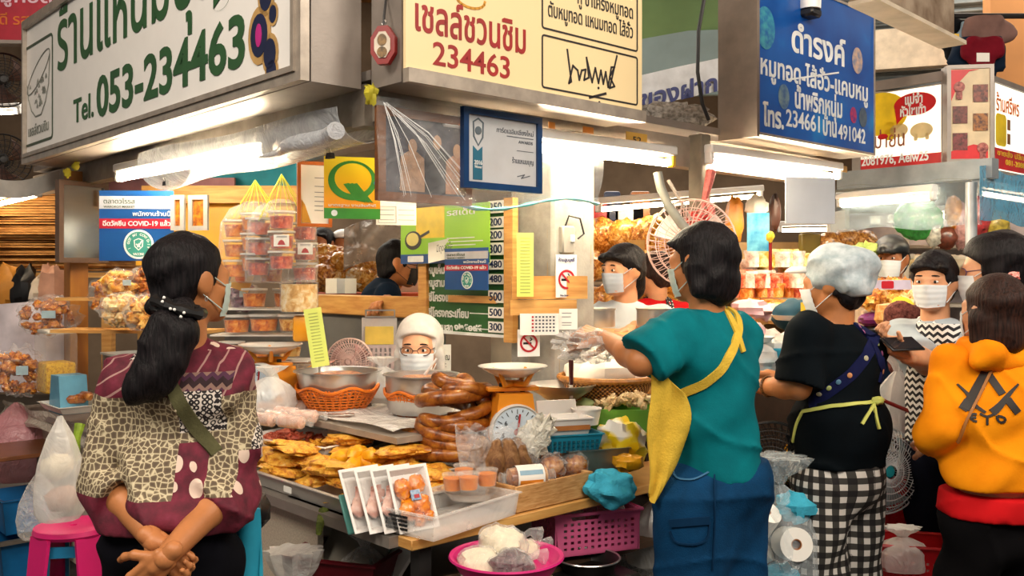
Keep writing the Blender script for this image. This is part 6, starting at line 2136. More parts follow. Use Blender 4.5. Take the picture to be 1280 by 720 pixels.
f1.hair([((0, -.022, .035), (.089, .104, .096)), ((0, -.055, -.02), (.074, .05, .07)), ((.0, -.07, -.04), (0, -.10, -.06), .045, .03)], HB, .006, hair_cut(f1.L(f1.h) and f1.M, f1.L(f1.h), .03, .03, 1.25), .002, 4, 2.5)
o = f1.L
pt = [(P(224, 388, Yf - .11), .028), (P(211, 408, Yf - .14), .036), (P(200, 436, Yf - .155), .040), (P(188, 464, Yf - .165), .038), (P(174, 486, Yf - .17), .027), (P(164, 500, Yf - .17), .012)]
pt2 = [(P(234, 394, Yf - .11), .028), (P(228, 420, Yf - .14), .033), (P(216, 450, Yf - .15), .031), (P(202, 478, Yf - .155), .022), (P(192, 492, Yf - .155), .010)]
q = [(o(a[0]), o(b[0]), a[1], b[1]) for pp_ in (pt, pt2) for a, b in zip(pp_, pp_[1:])]
soft('ponytail', [nets(q, .006, .03, folds(.003, 2.4, 8))], HB, f1.T)
sc0 = MB()
c_ = o(P(224, 384, Yf - .125))
sc0.tube([c_ + V((.052 * math.cos(a), .035 * math.sin(a) - .0, .016 * math.cos(a) * -1)) for a in [2 * PI * i / 20 for i in range(20)]], [.013 + .004 * math.sin(i * 2.4) for i in range(20)], 8, closed=True)
sc0.ell(o(P(199, 384, Yf - .12)), (.022, .015, .017), 12, 8, nz=.6, ns=14)
scr = sc0.ob('scrunchie', m_black, f1.T)
for px, py in ((203, 377), (213, 386), (218, 387), (226, 396), (230, 391), (205, 372)):
    MB().ell(o(P(px, py, Yf - .175)), .0038, 8, 6).ob('bead', m_white, scr)
f1.mask(m=mat('mint_mask', 'c4d6cf', .8, 0, .04))
MB().tube([o(f1.h) + f1.M @ V((.083 , -.016, -.035)) + V((.003 * math.cos(a), 0, .006 * math.sin(a) - .008)) for a in [2 * PI * i / 10 for i in range(10)]], .0011, 5, closed=True).ob('earring', steel(), f1.T)
cy = thing('cyan_bag', 'cyan cloth bag hanging at the side of the woman in maroon', 'bag', P(305, 760, 2.42), -.2)
MB().sheet(lambda u, v: ((u - .5) * .075 * (1 + .25 * v) + .012 * v, .012 * math.sin(7 * u + 3 * v), .26 - .30 * v), 10, 12, .012).ob('cloth', mat('cyan_cloth', '1fa0c2', .7, 0, .08, 12), cy)
MB().tube([(-.03, -.004, .26), (-.034, -.006, .12), (-.042, -.006, -.04)], .004, 6).ob('pale_edge', mat('pale_cyan', 'bfe3ea', .7), cy)
tag(MB().ell(P(322, 640, 2.55), (.03, .05, .05), 14, 10, nz=.4, ns=10).ob('black_pouch', m_black), 'black pouch hanging above the cyan cloth bag', 'bag')

# ---- woman in teal with the yellow apron
Yt = 2.80
f2 = Fig('person in a teal shirt and yellow apron reaching over the rice basket', P(876, 330, Yt), .62, .85, -.08, .97, .148, .115, .110, (.02, .01), SK1)
f2.p = f2.p + V((.02, .0, .0)); 
f2.sh[-1] = P(850, 412, Yt - .09)
f2.arm[-1] = (P(802, 452, Yt - .16), P(758, 424, Yt + .10))
f2.arm[1] = (f2.sh[1] + V((-.10, .16, -.17)), P(770, 425, Yt + .34))
f2.hand(-1, V((-.75, .45, .25)), V((-.2, .5, -.9)), .75, 1.0)
f2.hand(1, V((-.8, .0, .1)), V((0, -.6, -.8)), .6)
f2.body()
TEAL = mat('teal_cotton', '04707a', .85, 0, .10, 8, .15, 200, col2='035c66')
f2.top('tee_shirt', TEAL, P(0, 592, Yt).z, .98, .022, .070, .080, .009, 12, .008, .8, wz=1.12)
DEN = mat('blue_denim', '0d3f68', .85, 0, .14, 10, .35, 220, col2='0a3152')
f2.pants(DEN, P(0, 572, Yt).z, .026, .018, .007, 6, .009, name='trousers', skirt=True)
f2.ribbon('pocket_seam', [(842, 590), (846, 600), (868, 601), (888, 590)], .005, mat('seam_blue', '3f6d92', .8), None, f2.bvp)
f2.ribbon('pocket_flap', [(838, 654), (886, 650)], .022, mat('denim_flap', '0a2f50', .85), None, f2.bvp)
f2.ribbon('pocket_seam', [(838, 664), (842, 678), (866, 681), (884, 676), (887, 652)], .005, mat('denim_flap', '0a2f50'), None, f2.bvp)
f2.ribbon('side_seam', [(893, 592), (893, 650), (890, 712)], .004, mat('denim_flap', '0a2f50'), None, f2.bvp)
f2.shoes(m_black)
f2.hair(BOB + FRINGE[:1], HB, .006, hair_cut(f2.M, f2.L(f2.h), .028, .03, 1.25, -.16), .002, 3)
f2.mask(m=mat('mint_mask', 'c4d6cf'))
YA = mat('yellow_apron', 'e2bc45', .8, 0, .08, 30, .5, 160)
f2.ribbon('apron_strap', [(884, 368), (897, 376), (912, 396), (922, 420), (928, 440)], .020, YA)
f2.ribbon('apron_strap', [(852, 492), (880, 480), (902, 462), (916, 436), (924, 410), (920, 388), (910, 372)], .026, YA)
ap = f2.L
def apf(u, v):
    xs = [(808, 457, 808, 622), (858, 490, 815, 624)]
    top_, bot = P(812 + 44 * u, 452 + 40 * u, Yt - .16 + .03 * u), P(809 + 10 * u, 616 + 12 * math.sin(PI * u), Yt - .12 + .02 * u)
    w_ = V(top_).lerp(V(bot), v)
    w_.x += .045 * math.sin(PI * v) * u + .006 * math.sin(9 * v)
    w_.y -= .012 * math.sin(8 * u + 3 * v)
    return ap(w_)
MB().sheet(apf, 10, 16, .004).ob('apron', YA, f2.T)
# clear bag in her hand
cbg = thing('plastic_bag', 'clear plastic bag held open in the teal woman\'s hand', 'bag', P(736, 432, Yt + .12), .3)
MB().ell((0, 0, .0), (.10, .09, .045), 26, 16, nz=.7, ns=17, seed=5).ob('bag', film('bag_film', 'f4f2ee', .24), cbg)

# ---- woman in the hair net and checked trousers
Yh = 3.30
f3 = Fig('person in a pale hair net, black shirt and black and white checked trousers', P(1040, 355, Yh), .55, .95, -.12, 1.0, .160, .122, .140, (.0, .0), SK1)
f3.sh[-1] = P(1008, 420, Yh - .12)
f3.arm[-1] = (P(998, 484, Yh - .14), P(950, 483, Yh + .02))
f3.arm[1] = (f3.sh[1] + V((-.04, .14, -.22)), P(960, 470, Yh + .28))
f3.hand(-1, V((-.9, .3, .0)), V((0, .2, -1)), .5)
f3.hand(1, V((-.9, .1, .0)), V((0, -.5, -.8)), .5)
f3.body()
f3.top('shirt', mat('black_teal_cotton', '060e14', .9, 0, .15, 9), P(0, 578, Yh).z, .92, .026, .074, .080, .008, 21, .009, .8, wz=1.18)
t = NT('gingham')
uvn = t.sep(t.co('UV'))
a = t.math('LESS_THAN', t.math('FRACT', t.math('MULTIPLY', uvn[0], 24)), .5)
b = t.math('LESS_THAN', t.math('FRACT', t.math('MULTIPLY', uvn[1], 24)), .5)
f3.pants(t.fin(t.ramp(t.math('MULTIPLY', t.math('ADD', a, b), .5), [(0, 'd8d4ce'), (.3, '3a3835'), (.8, '120f12')], 'CONSTANT'), .8), P(0, 560, Yh).z, .02, .008, .006, 9, .009, uv=True)
f3.shoes(m_black)
f3.hair(SHORT, HB, .007)
NET = mat('hair_net', 'c3cdd2', .6, 0, .14, 26, .6, 45, col2='96a6ae')
f3.hair([((0, -.035, .045), (.106, .124, .098)), ((0, -.085, -.0), (.086, .06, .075))], NET, .006, hair_cut(f3.M, f3.L(f3.h), .05, .02, 1.3, -.055), .005, 6, 1.7, name='hair_net')
f3.hair([((.0, .085, .055), (.0, .14, .045), .05, .03)], m_white, .006, lambda X, Y, Z: np.abs(Z - (f3.L(f3.h).z + .05)) - .012, 0, 1, name='visor')
f3.mask()
NV = mat('navy_apron', '141a44', .8, 0, .12, 20)
s1 = f3.ribbon('apron_strap', [(1056, 384), (1078, 412), (1094, 436), (1104, 462), (1108, 480)], .040, NV)
s2 = f3.ribbon('apron_strap', [(1012, 506), (1040, 486), (1064, 468), (1082, 446), (1094, 420), (1092, 396)], .040, NV)
for i, (px, py) in enumerate(((1055, 386), (1077, 406), (1085, 418), (1095, 414), (1095, 431), (1081, 448), (1100, 442), (1061, 469), (1047, 477), (1035, 484), (1024, 491), (1096, 404), (1106, 465))):
    p, n = f3.hit(px, py, None, .008)
    mb = MB(); mb.ell((0, 0, 0), (.0095, .0095, .002), 10, 6, M=Matrix.Translation(p) @ n.to_track_quat('Z', 'Y').to_matrix().to_4x4())
    mb.ob('dot', mat('dot_%d' % (i % 5), ('b9b49a', 'b0639a', 'c98a5a', '4f7d9a', 'a3b070')[i % 5], .7), s1)
YG = mat('lime_tape', 'c9cf6a', .7, 0, .05)
f3.ribbon('apron_tie', [(1004, 514), (1040, 507), (1086, 504), (1096, 500)], .012, YG)
f3.ribbon('apron_tie', [(1004, 514), (996, 530), (992, 552)], .008, YG)
f3.ribbon('tie_end', [(1093, 503), (1084, 518), (1077, 530)], .010, YG, None, None, .006)
f3.ribbon('tie_end', [(1091, 505), (1094, 520), (1098, 536)], .008, YG, None, None, .006)
p, n = f3.hit(1093, 502, None, .012)
MB().ell(p, (.022, .014, .014), 12, 8, nz=.5, ns=14).ob('bow', YG, f3.T)
p = f3.L(f3.arm[-1][0].lerp(f3.arm[-1][1], .78))
dr = (f3.arm[-1][1] - f3.arm[-1][0]).to_track_quat('Z', 'Y').to_matrix().to_4x4()
MB().tube([(.034 * math.cos(a), .034 * math.sin(a), 0) for a in [2 * PI * i / 20 for i in range(20)]], .005, 6, closed=True, M=Matrix.Translation(p) @ dr).ob('bracelet', mat('amber_beads', '8a5a2a', .4, 0, .4, 200), f3.T)

# ---- girl in the orange hooded top
Yo = 3.0
f4 = Fig('person with bobbed brown hair in an orange hooded top with black print', P(1240, 391, Yo), .12, .30, .12, .98, .150, .110, .145, (-.0, .0), SK2)
f4.N.z = P(0, 436, Yo).z
f4.sh[-1], f4.sh[1] = P(1190, 452, Yo), P(1296, 452, Yo - .02)
f4.arm[-1] = (P(1174, 540, Yo - .03), P(1168, 556, Yo + .22))
f4.arm[1] = (P(1318, 545, Yo), P(1300, 570, Yo + .2))
f4.hand(-1, V((-.2, .9, .1)), V((.6, 0, -.6)), .7)
f4.hand(1, V((-.3, .9, .1)), V((-.6, 0, -.6)), .7)
f4.body(.007)
ORG = mat('orange_fleece', 'f0930e', .85, 0, .07, 7, .15, 150, col2='e07f08')
f4.top('hooded_top', ORG, P(0, 604, Yo).z, 1.75, .026, .072, .058, .009, 31, .008, .9, wz=1.1, flare=.02)
f4.top('red_hem', mat('red_fleece', 'c4151b', .85, 0, .08), P(0, 640, Yo).z, .3, .028, .07, .06, .006, 32, .010, .9, sides=(), flare=.03, zmax=P(0, 612, Yo).z)
# (the hem band shows only below the orange top)
g = nets([(f4.L(P(1206, 432, Yo + .02)), f4.L(P(1240, 444, Yo - .09)), .032, .036), (f4.L(P(1240, 444, Yo - .09)), f4.L(P(1285, 434, Yo)), .036, .034), (f4.L(P(1225, 452, Yo - .08)), f4.L(P(1270, 450, Yo - .07)), .03, .03)], .007, .03, folds(.004, 1.5, 3))
soft('hood', [g], ORG, f4.T)
f4.bvh = None
f4o = [c for c in KIDS[f4.T.name] if c.name.startswith('hooded_top')][0]
me = f4o.data
f4.bvh = BVHTree.FromPolygons([tuple(v.co) for v in me.vertices], [tuple(p.vertices) for p in me.polygons])
BP = mat('black_print', '1c120c', .6)
def pr_(pts, w, **k): f4.ribbon('back_print', pts, w, BP, None, None, .003, .0015, 4, **k)
pr_([(1206, 512), (1232, 466)], .026)
pr_([(1234, 466), (1253, 493)], .022)
pr_([(1196, 480), (1211, 494), (1218, 507), (1232, 516)], .014, shp=lambda u: .35 + 1.0 * u if u < .6 else 1.2 - .6 * u)
pr_([(1273, 480), (1260, 494), (1249, 509), (1240, 516)], .016, shp=lambda u: .35 + 1.2 * u)
pr_([(1211, 501), (1203, 512)], .026)
pr_([(1259, 499), (1272, 516)], .022)
for pts in ([(1221, 518), (1213, 517), (1213, 526), (1221, 527)], [(1213, 522), (1220, 522)], [(1225, 517), (1234, 523), (1243, 517)], [(1234, 522), (1234, 531)], [(1247, 520), (1257, 521), (1257, 529), (1246, 528), (1246, 520)]): pr_(pts, .007)
f4.ribbon('bag_strap', [(1256, 434), (1238, 468), (1222, 500), (1206, 530), (1196, 552)], .008, mat('tan_leather', 'a5682a', .6), None, None, .006)
f4.pants(mat('black_trousers', '08070a', .9, 0, .15), P(0, 636, Yo).z, .014, .012)
f4.shoes(m_black)
f4.hair(BOB + [((0, -.05, -.07), (.088, .072, .07))], HBR, .0065, hair_cut(f4.M, f4.L(f4.h), .03, .03, 1.25, -.15), .0025, 6)
f4.mask()
hc = f4.L(f4.h) + f4.M @ V((.045, -.02, .118))
MB().ell(hc, (.022, .016, .014), 14, 8, nz=.9, ns=18).ob('hair_flower', mat('flower_red', 'cf3a34', .6, 0, .3, 120, col2='e9c0b4'), f4.T)
tag(MB().ell(P(1176, 545, 3.15), (.03, .03, .055), 14, 10, nz=.4, ns=10).ob('pink_purse', mat('orchid_plastic', 'b8409a', .5)), 'orchid pink purse held at the orange-topped girl\'s side', 'purse')

# ---- girl in the chevron apron
Yc = 3.70
f5 = Fig('person in a grey tee and black and white zigzag apron, holding a phone', P(1167, 352, Yc), 2.35, 2.45, -.05, .98, .15, .10, .14, (.075, 0), SK2)
f5.arm[1] = (P(1158, 455, Yc - .20), P(1124, 428, Yc - .34))
f5.arm[-1] = (P(1196, 455, Yc - .1), P(1132, 446, Yc - .36))
f5.hand(1, V((-.7, -.3, .2)), V((.2, -.3, .9)), .75)
f5.hand(-1, V((-.8, -.2, .25)), V((.2, .1, .9)), .6)
f5.body()
f5.top('tee_shirt', mat('grey_blue_cotton', 'a9b4bc', .85, 0, .08, 8), P(0, 560, Yc).z, .72, .018, .07, .068, .006, 41, .009)
f5.pants(mat('navy_trousers', '0c1020', .85, 0, .15), P(0, 545, Yc).z, .02)
f5.shoes(mat('sandal_tan', '7d5c48', .6))
f5.hair(SHORT + FRINGE, HB, .006, hair_cut(f5.M, f5.L(f5.h), .05, .03, 1.5), .0025, 5)
f5.mask(); f5.eyes()
t = NT('zigzag')
u = t.sep(t.co())
zg = t.math('ADD', u[2], t.math('MULTIPLY', t.math('PINGPONG', t.math('SUBTRACT', u[0], u[1]), .024), .55))
CHV = t.fin(t.ramp(t.math('FRACT', t.math('MULTIPLY', zg, 38)), [(0, 'e3e0dc'), (.5, '15131a')], 'CONSTANT'), .8)
def chf(u_, v_):
    q = f5.L(f5.c.lerp(V((f5.p.x, f5.p.y, P(0, 548, Yc).z)), v_ * 1.0 + 0)) 
    wx = (.085 + .05 * min(1, v_ * 2))
    z_ = P(0, 403, Yc).z + (P(0, 552, Yc).z - P(0, 403, Yc).z) * v_
    c_ = f5.L(V((f5.w.x, f5.w.y, z_)))
    a_ = (u_ - .5) * 2
    return c_ + f5.r * wx * a_ + f5.f * (.155 - .06 * a_ * a_ + .008 * math.sin(7 * u_ + 5 * v_))
MB().sheet(chf, 12, 18, .004).ob('apron', CHV, f5.T)
f5.ribbon('apron_strap', [(1183, 388), (1172, 402), (1165, 412)], .022, CHV)
f5.ribbon('apron_strap', [(1150, 392), (1149, 402), (1148, 412)], .018, CHV)
phn = thing('phone', 'dark phone held by the girl in the zigzag apron', 'phone', P(1128, 430, Yc - .42), .4)
MB().box((0, 0, 0), (.15, .008, .075), Tm((0, 0, 0), 0, -1.0), .003).ob('case', m_black, phn)
MB().box((0, -.005, 0), (.135, .002, .066), Tm((0, 0, 0), 0, -1.0)).ob('screen', mat('dark_glass', '22262c', .1), phn)

# ---- vendors and shoppers further back
f6 = Fig('person with silver hair, glasses and white mask seated behind the steel bowls', P(524, 436, 3.72), 3.05, 3.08, -.04, 1.0, .16, .11, .16, (0, .02), SK2)
f6.body(.007)
f6.top('white_top', mat('white_cotton', 'd9d6d2', .85, 0, .06), .62, .8, .018, seed=51)
f6.pants(mat('grey_trousers', '4c4a4c', .85), .72, .02, h=.014)
f6.hair([((0, -.02, .04), (.096, .108, .102)), ((-.075, -.0, -.02), (-.085, -.01, -.10), .026, .02), ((.075, -.0, -.02), (.085, -.01, -.10), .026, .02), ((0, -.05, -.06), (.088, .06, .08))], HW, .006, hair_cut(f6.M, f6.L(f6.h), .045, .045, 1.4), .0006, 7)
f6.mask(low=-.098); f6.eyes(); glasses(f6.T, f6.M, f6.L(f6.h), mat('dark_rims', '4a3430', .35))
f6.T.location.z = 0

f7 = Fig('person in a navy shirt, glasses and black mask leaning on the wooden rail', P(499, 331, 4.85), -1.35, -1.40, -.12, 1.0, .17, .11, .15, (-.05, 0), SK1)
for q_ in (f7.N, f7.c, f7.w, f7.sh[1], f7.sh[-1]): q_.z += .075; q_.x -= .05
f7.arm[1] = (P(470, 420, 4.6), P(482, 375, 4.52)); f7.arm[-1] = (P(520, 415, 4.95), P(540, 372, 4.6))
f7.hand(1, V((-.4, -.9, -.2)), V((.1, -.3, -1)), .6); f7.hand(-1, V((.1, -.8, .5)), V((-1, 0, 0)), .8)
f7.body(.008)
f7.top('polo_shirt', mat('navy_cotton', '152438', .85, 0, .12), .75, .8, .02, seed=61, h=.012)
f7.pants(mat('grey_trousers', '4c4a4c'), .8, .02, h=.016)
f7.hair(SHORT, HB, .008); f7.mask(m=m_black); f7.eyes(); glasses(f7.T, f7.M, f7.L(f7.h), m_black)

f8 = Fig('person in a white V-neck top and pale mask working behind the steel pots', P(778, 338, 4.3), 2.55, 2.2, -.05, 1.0, .16, .105, .15, (0, 0), SK2)
f8.arm[1] = (P(732, 392, 4.4), P(718, 352, 4.6)); f8.arm[-1] = (P(826, 424, 4.2), P(794, 408, 4.0))
f8.hand(-1, V((-.9, -.2, -.3)), V((0, 0, -1)), .5); f8.hand(1, V((0, .3, .9)), V((.5, 0, 0)), .5)
f8.body(.007)
f8.top('white_top', mat('white_cotton2', 'bcc4cb', .85, 0, .05), .7, .55, .02, seed=71, sr=.074, cuff=.08)
f8.pants(mat('grey_trousers', '4c4a4c'), .8, .02, h=.016)
f8.hair(SHORT + FRINGE + [((0, -.07, -.07), (.06, .045, .07))], HB, .006, hair_cut(f8.M, f8.L(f8.h), .05, .03, 1.5), .0025, 5); f8.mask(m=mat('pale_blue_mask', 'c3cfe0', .8)); f8.eyes()

f9 = Fig('person in a red top with a polka-dot apron strap seen from behind the fan', P(818, 342, 5.3), .3, .6, -.25, 1.0, .18, .12, .16, (0, 0), SK2)
f9.body(.010)
f9.top('red_top', mat('scarlet_cotton', 'c8161c', .85, 0, .08), .7, .9, .02, seed=81, h=.012)
f9.pants(mat('grey_trousers', '4c4a4c'), .8, .02, h=.016)
f9.hair(SHORT, HBR, .008)
t = NT('polka')
PKD = t.fin(t.ramp(t.voro(t.co(), 62, 'F1', 0, .1), [(.0, 'e9e4dd'), (.3, '17131a')], 'CONSTANT'), .8)
f9.ribbon('apron_strap', [(802, 348), (806, 358), (824, 362), (838, 366)], .04, PKD); f9.ribbon('apron_strap', [(834, 358), (837, 376), (838, 392)], .045, PKD)

f10 = Fig('person in glasses with thick black hair standing behind the orange-topped girl', P(1238, 340, 3.62), 1.0, 1.15, -.05, 1.08, .16, .11, .15, (0, 0), SK2)
f10.body(.008)
f10.top('dark_top', mat('navy_cotton', '152438'), .75, .8, .02, seed=91, h=.012)
f10.pants(mat('black_trousers', '121015'), .8, .02, h=.016)
f10.hair(SHORT + [((0, -.03, .05), (.10, .118, .10))], HB, .007); glasses(f10.T, f10.M, f10.L(f10.h), mat('plum_rims', '5a3a6a', .35)); f10.mask()

f11 = Fig('person at the right edge with dark hair in a navy scrunchie and white top', P(1292, 346, 3.8), .3, .3, 0, 1.05, .17, .11, .15, (0, 0), SK2)
f11.body(.010)
f11.top('white_top', mat('white_cotton', 'd9d6d2'), .75, .8, .02, seed=95, h=.012)
f11.pants(mat('black_trousers', '121015'), .8, .02, h=.016)
f11.hair(BOB, HB, .008)
mb = MB(); mb.tube([f11.L(P(1276, 364, 3.72)) + V((.05 * math.cos(a), .02 * math.sin(a), .035 * math.sin(a))) for a in [2 * PI * i / 14 for i in range(14)]], [.022 + .006 * math.sin(i * 2.1) for i in range(14)], 8, closed=True)
mb.ob('scrunchie', mat('royal_blue_cloth', '1c2a6d', .8, 0, .2, 40), f11.T)

f12 = Fig('person in a black cap and white mask behind the snack shelf at the back', P(1114, 324, 5.2), 2.6, 2.5, 0, 1.0, .17, .11, .15, (0, 0), SK3)
f12.body(.010)
f12.top('dark_top', mat('navy_cotton', '152438'), .8, .8, .02, seed=97, h=.014)
f12.pants(mat('black_trousers', '121015'), .8, .02, h=.018)
f12.hair([((0, -.01, .055), (.092, .106, .085)), ((0, .06, .05), (0, .13, .035), .05, .045)], m_black, .008, hair_cut(f12.M, f12.L(f12.h), 9, .03, 0, .03), 0, 1, name='cap')
f12.hair(SHORT, HB, .009); f12.mask(); f12.eyes()

for i, (px, py, Y, lb) in enumerate(((402, 306, 6.7, 'person with black hair glimpsed behind the hanging snack cups'), (430, 308, 6.8, 'person in a white cap glimpsed behind the golden snack bags'))):
    ff = Fig(lb, P(px, py, Y), 2.8, 2.8, 0, .98, .16, .11, .15, (0, 0), SK3)
    ff.body(.014)
    ff.top('dark_top', mat('navy_cotton', '152438'), .8, .8, .02, seed=99 + i, h=.016)
    ff.pants(mat('black_trousers', '121015'), .8, .02, h=.02)
    ff.hair(SHORT + FRINGE, HB, .009); ff.mask()
    if i: ff.hair([((0, -.0, .07), (.088, .10, .06))], m_white, .009, hair_cut(ff.M, ff.L(ff.h), 9, 0, 0, .06), 0, 1, name='cap')

# garment of brown lace hanging between the hair net woman and the zigzag apron
g = nets([(P(1136, 392, 4.1), (.07, .04, .05)), (P(1128, 400, 4.1), P(1142, 540, 4.1), .06, .085), (P(1118, 392, 4.1), P(1116, 420, 4.1), .035, .04), (P(1155, 392, 4.1), P(1160, 420, 4.1), .035, .04)], .010, .05, folds(.008, 1.2, 5))
tag(soft('lace_dress', [g], mat('brown_lace', '7d4a42', .8, 0, .35, 70, .5, 90, col2='43201e')), 'brown lace dress hanging between the hair net woman and the girl with the phone', 'dress')
# ------------------------------------------------------------------ goods round the left arm of the counter
GOLD = food('golden_snack', ['7a3a08', 'bf7016', 'e6a438', 'f4cf78', 'd08a26'], 30, .5, .8, 70, .2)
GOLD2 = food('amber_snack', ['6a2a06', 'b05a14', 'd98a2c', 'f0bd60'], 44, .45, .8, 90, .25)
PALE = food('pale_crisps', ['b9813a', 'e0b068', 'f3dba6', 'f8ead0'], 30, .5, .6, 60, .2)
REDS = food('red_snack', ['6a120a', 'a82a16', 'cc4c2c', 'e07a50'], 46, .45, .8, 90, .25)
ORS = food('orange_snack', ['a03c06', 'd46812', 'ea8c2c', 'f3b25c'], 40, .45, .8, 90, .25)
CLR = film('snack_film', 'ffffff', .04, .06, 14, 1, .3)
BLU = mat('pale_blue_label', 'a9c3cc', .5)


def snack_bag(name, label, loc, w, d, h, fill, seed=1, group=None, rz=0, n=34, fr=.022, lbl=True):
    """pillow bag of snacks: film, loose filling, paper label"""
    t = thing(name, label, 'snack bag', loc, rz, group)
    r_ = random.Random(seed)
    mb = MB()
    for i in range(n):
        q, u, z = r_.random() * 6.28, r_.random() ** .5, r_.random()
        k = math.sqrt(max(.05, 1 - (2 * z - 1) ** 2 * .7))
        mb.ell((.42 * w * u * k * math.cos(q), .42 * d * u * k * math.sin(q), h * (.06 + .8 * z)), (fr * r_.uniform(.7, 1.5), fr * r_.uniform(.7, 1.1), fr * r_.uniform(.7, 1.2)), 8, 6, nz=.8, ns=9, seed=i + seed)
    tag(mb.ob('snacks', fill, t), kind='stuff')
    MB().ell((0, 0, h * .5), (w * .52, d * .56, h * .54), 22, 14, nz=.35, ns=15, seed=seed + 3).ob('bag', CLR, t)
    if lbl: MB().box((w * .1, -d * .57, h * .55), (w * .22, .002, h * .2), Tm((0, 0, 0), .15)).ob('label', BLU, t)
    return t


def far_bag(name, label, loc, w, d, h, m, seed=1, group=None, nz=.3, fr=9):
    o = MB().ell((0, 0, h / 2), (w / 2, d / 2, h / 2), 16, 10, nz=nz, ns=fr, seed=seed).ob(name, m)
    o.location = loc
    return tag(o, label, 'snack bag', group)


# shelf over the long counter, holding bags of rinds
sf = thing('glass_shelf', 'two-level shelf of snack bags behind the woman in maroon', 'shelf', S(2.1, .22, ZT), RA)
for z in (.0, .25): MB().box((0, .10, z + .01), (1.7, .26, .012)).ob('board', mat('shelf_glass', 'cfd6d4', .2, 0, .05), sf)
for x in (-.83, .83): MB().box((x, .1, .13), (.02, .24, .26)).ob('end_panel', m_alu, sf)
for i, (px, py, Y, w, h, fl, lb) in enumerate((
        (60, 418, 4.75, .30, .19, GOLD2, 'fat clear bag of brown pork rinds on the glass shelf at the far left'),
        (24, 492, 4.6, .24, .22, GOLD2, 'clear bag of pork rinds on the counter at the left edge of the picture'),
        (150, 372, 4.45, .17, .13, GOLD, 'clear bag of curled rinds just under the Covid notice'),
        (186, 368, 4.5, .17, .14, GOLD2, 'clear bag of golden rinds left of the dark head'),
        (150, 404, 4.2, .18, .13, PALE, 'clear bag of pale puffs below the curled rinds'),
        (184, 412, 4.1, .20, .15, GOLD, 'clear bag of round golden puffs behind the ponytail'),
        (130, 386, 4.6, .12, .14, GOLD2, 'small clear bag of rinds beside the wooden post'))):
    snack_bag('snack_bag', lb, P(px, py, Y), w, .15, h, fl, i + 1, None, .2 * i, 40, .022)
for z_, py in ((0, 345), ):
    tag(MB().box((0, 0, 0), (.75, .2, .015), Tm(P(168, 414, 4.3) + V((0, .05, 0)), -.1)).ob('shelf_board', m_wood), 'shelf board under the puffs behind the ponytail', 'shelf')
tag(MB().box((0, 0, 0), (.75, .2, .015), Tm(P(168, 374, 4.6) + V((0, .05, 0)), -.1)).ob('shelf_board', m_wood), 'shelf board under the rinds below the Covid notice', 'shelf')
# jar with yellow beans
jl = onz(70, 492, ZT + .01)
jr = thing('snack_jar', 'square clear jar half full of yellow beans at the far left of the counter', 'jar', P(70, 490, 4.6), RA)
MB().box((0, 0, .075), (.17, .14, .15), None, .015, 2).ob('beans', food('yellow_beans', ['a86c06', 'd9a013', 'f2c430', 'e0ae1c'], 80, .4, 1, 200), jr)
MB().box((0, 0, .15), (.185, .155, .29), None, .02, 2).ob('jar', film('jar_plastic', 'efe6d8', .07, .15, 6, .3, .1), jr)
MB().box((0, 0, .30), (.16, .13, .02), None, .006).ob('lid', mat('cloudy_lid', 'd9d2c6', .4), jr)
bs = thing('spring_scale', 'blue spring scale with steel tray of sausages at the left of the woman in maroon', 'scale', P(86, 515, 4.25), RA)
MB().prism([(-.085, 0), (.085, 0), (.055, .17), (-.055, .17)], .12, y0=-.06).ob('body', mat('sky_blue_enamel', '5f9dbb', .4), bs)
MB().open_box(.30, .2, .03, .003, .02, Tm((.05, 0, .015)), 0, .006).ob('tray', mat('dish_steel', 'e4e2dc', .25, .35, .03), bs)
for i in range(3):
    o = tag(MB().tube([(-.04, 0, 0), (-.03, 0, .004), (.03, 0, .004), (.04, 0, 0)], [.012, .02, .02, .012], 10).ob('plump_sausage', SAU), 'plump brown sausage on the blue scale tray', 'sausage', 'sausages on the blue scale tray')
    o.location = P(96 + 6 * i, 500 - 2 * i, 4.2); o.rotation_euler = (0, 0, .5 + i)
# counter cover of crinkled foil
def fcv(u, v): return S(1.15 + 2.1 * u, -.215 - .02 * math.sin(9 * v) * v + .01 * math.sin(23 * u), ZT + .012 - .09 * v + .008 * math.sin(31 * u + 5 * v))
tag(MB().sheet(fcv, 40, 6, .002).ob('plastic_cover', film('foil_film', 'd8cdbd', .6, .2, 18, 1, .3)), 'crumpled plastic cover along the left edge of the long counter', 'plastic sheet')
tag(MB().sheet(lambda u, v: S(.05 + 1.75 * u, .12 + .47 * v, .947 + .006 * math.sin(23 * u + 3 * v) + .005 * math.sin(17 * v + 9 * u)), 40, 14, .002).ob('plastic_cover', film('cover_film', 'e6e2dc', .62, .18, 12, .9, .3)), 'crinkled clear plastic spread under the steel bowls', 'plastic sheet')
# hanging sheet, wooden spoon corner at far left
tag(MB().sheet(lambda u, v: P(-60 + 150 * u, 385 + 105 * v - 60 * u * (1 - v) * .2, 4.95 + .03 * math.sin(9 * u)), 12, 8, .004).ob('white_cloth', mat('lilac_cloth', 'd9cfd6', .8)), 'pale lilac cloth hung behind the bags at the left edge', 'cloth')
tag(MB().sheet(lambda u, v: P(-40 + 115 * u, 212 + 14 * math.sin(PI * u) + 22 * v, 5.1 + .02 * math.sin(12 * u)), 12, 4, .003).ob('white_canvas', mat('grey_canvas', 'b7b2ab', .8)), 'grey canvas strip slung under the far end of the white sign', 'cloth')
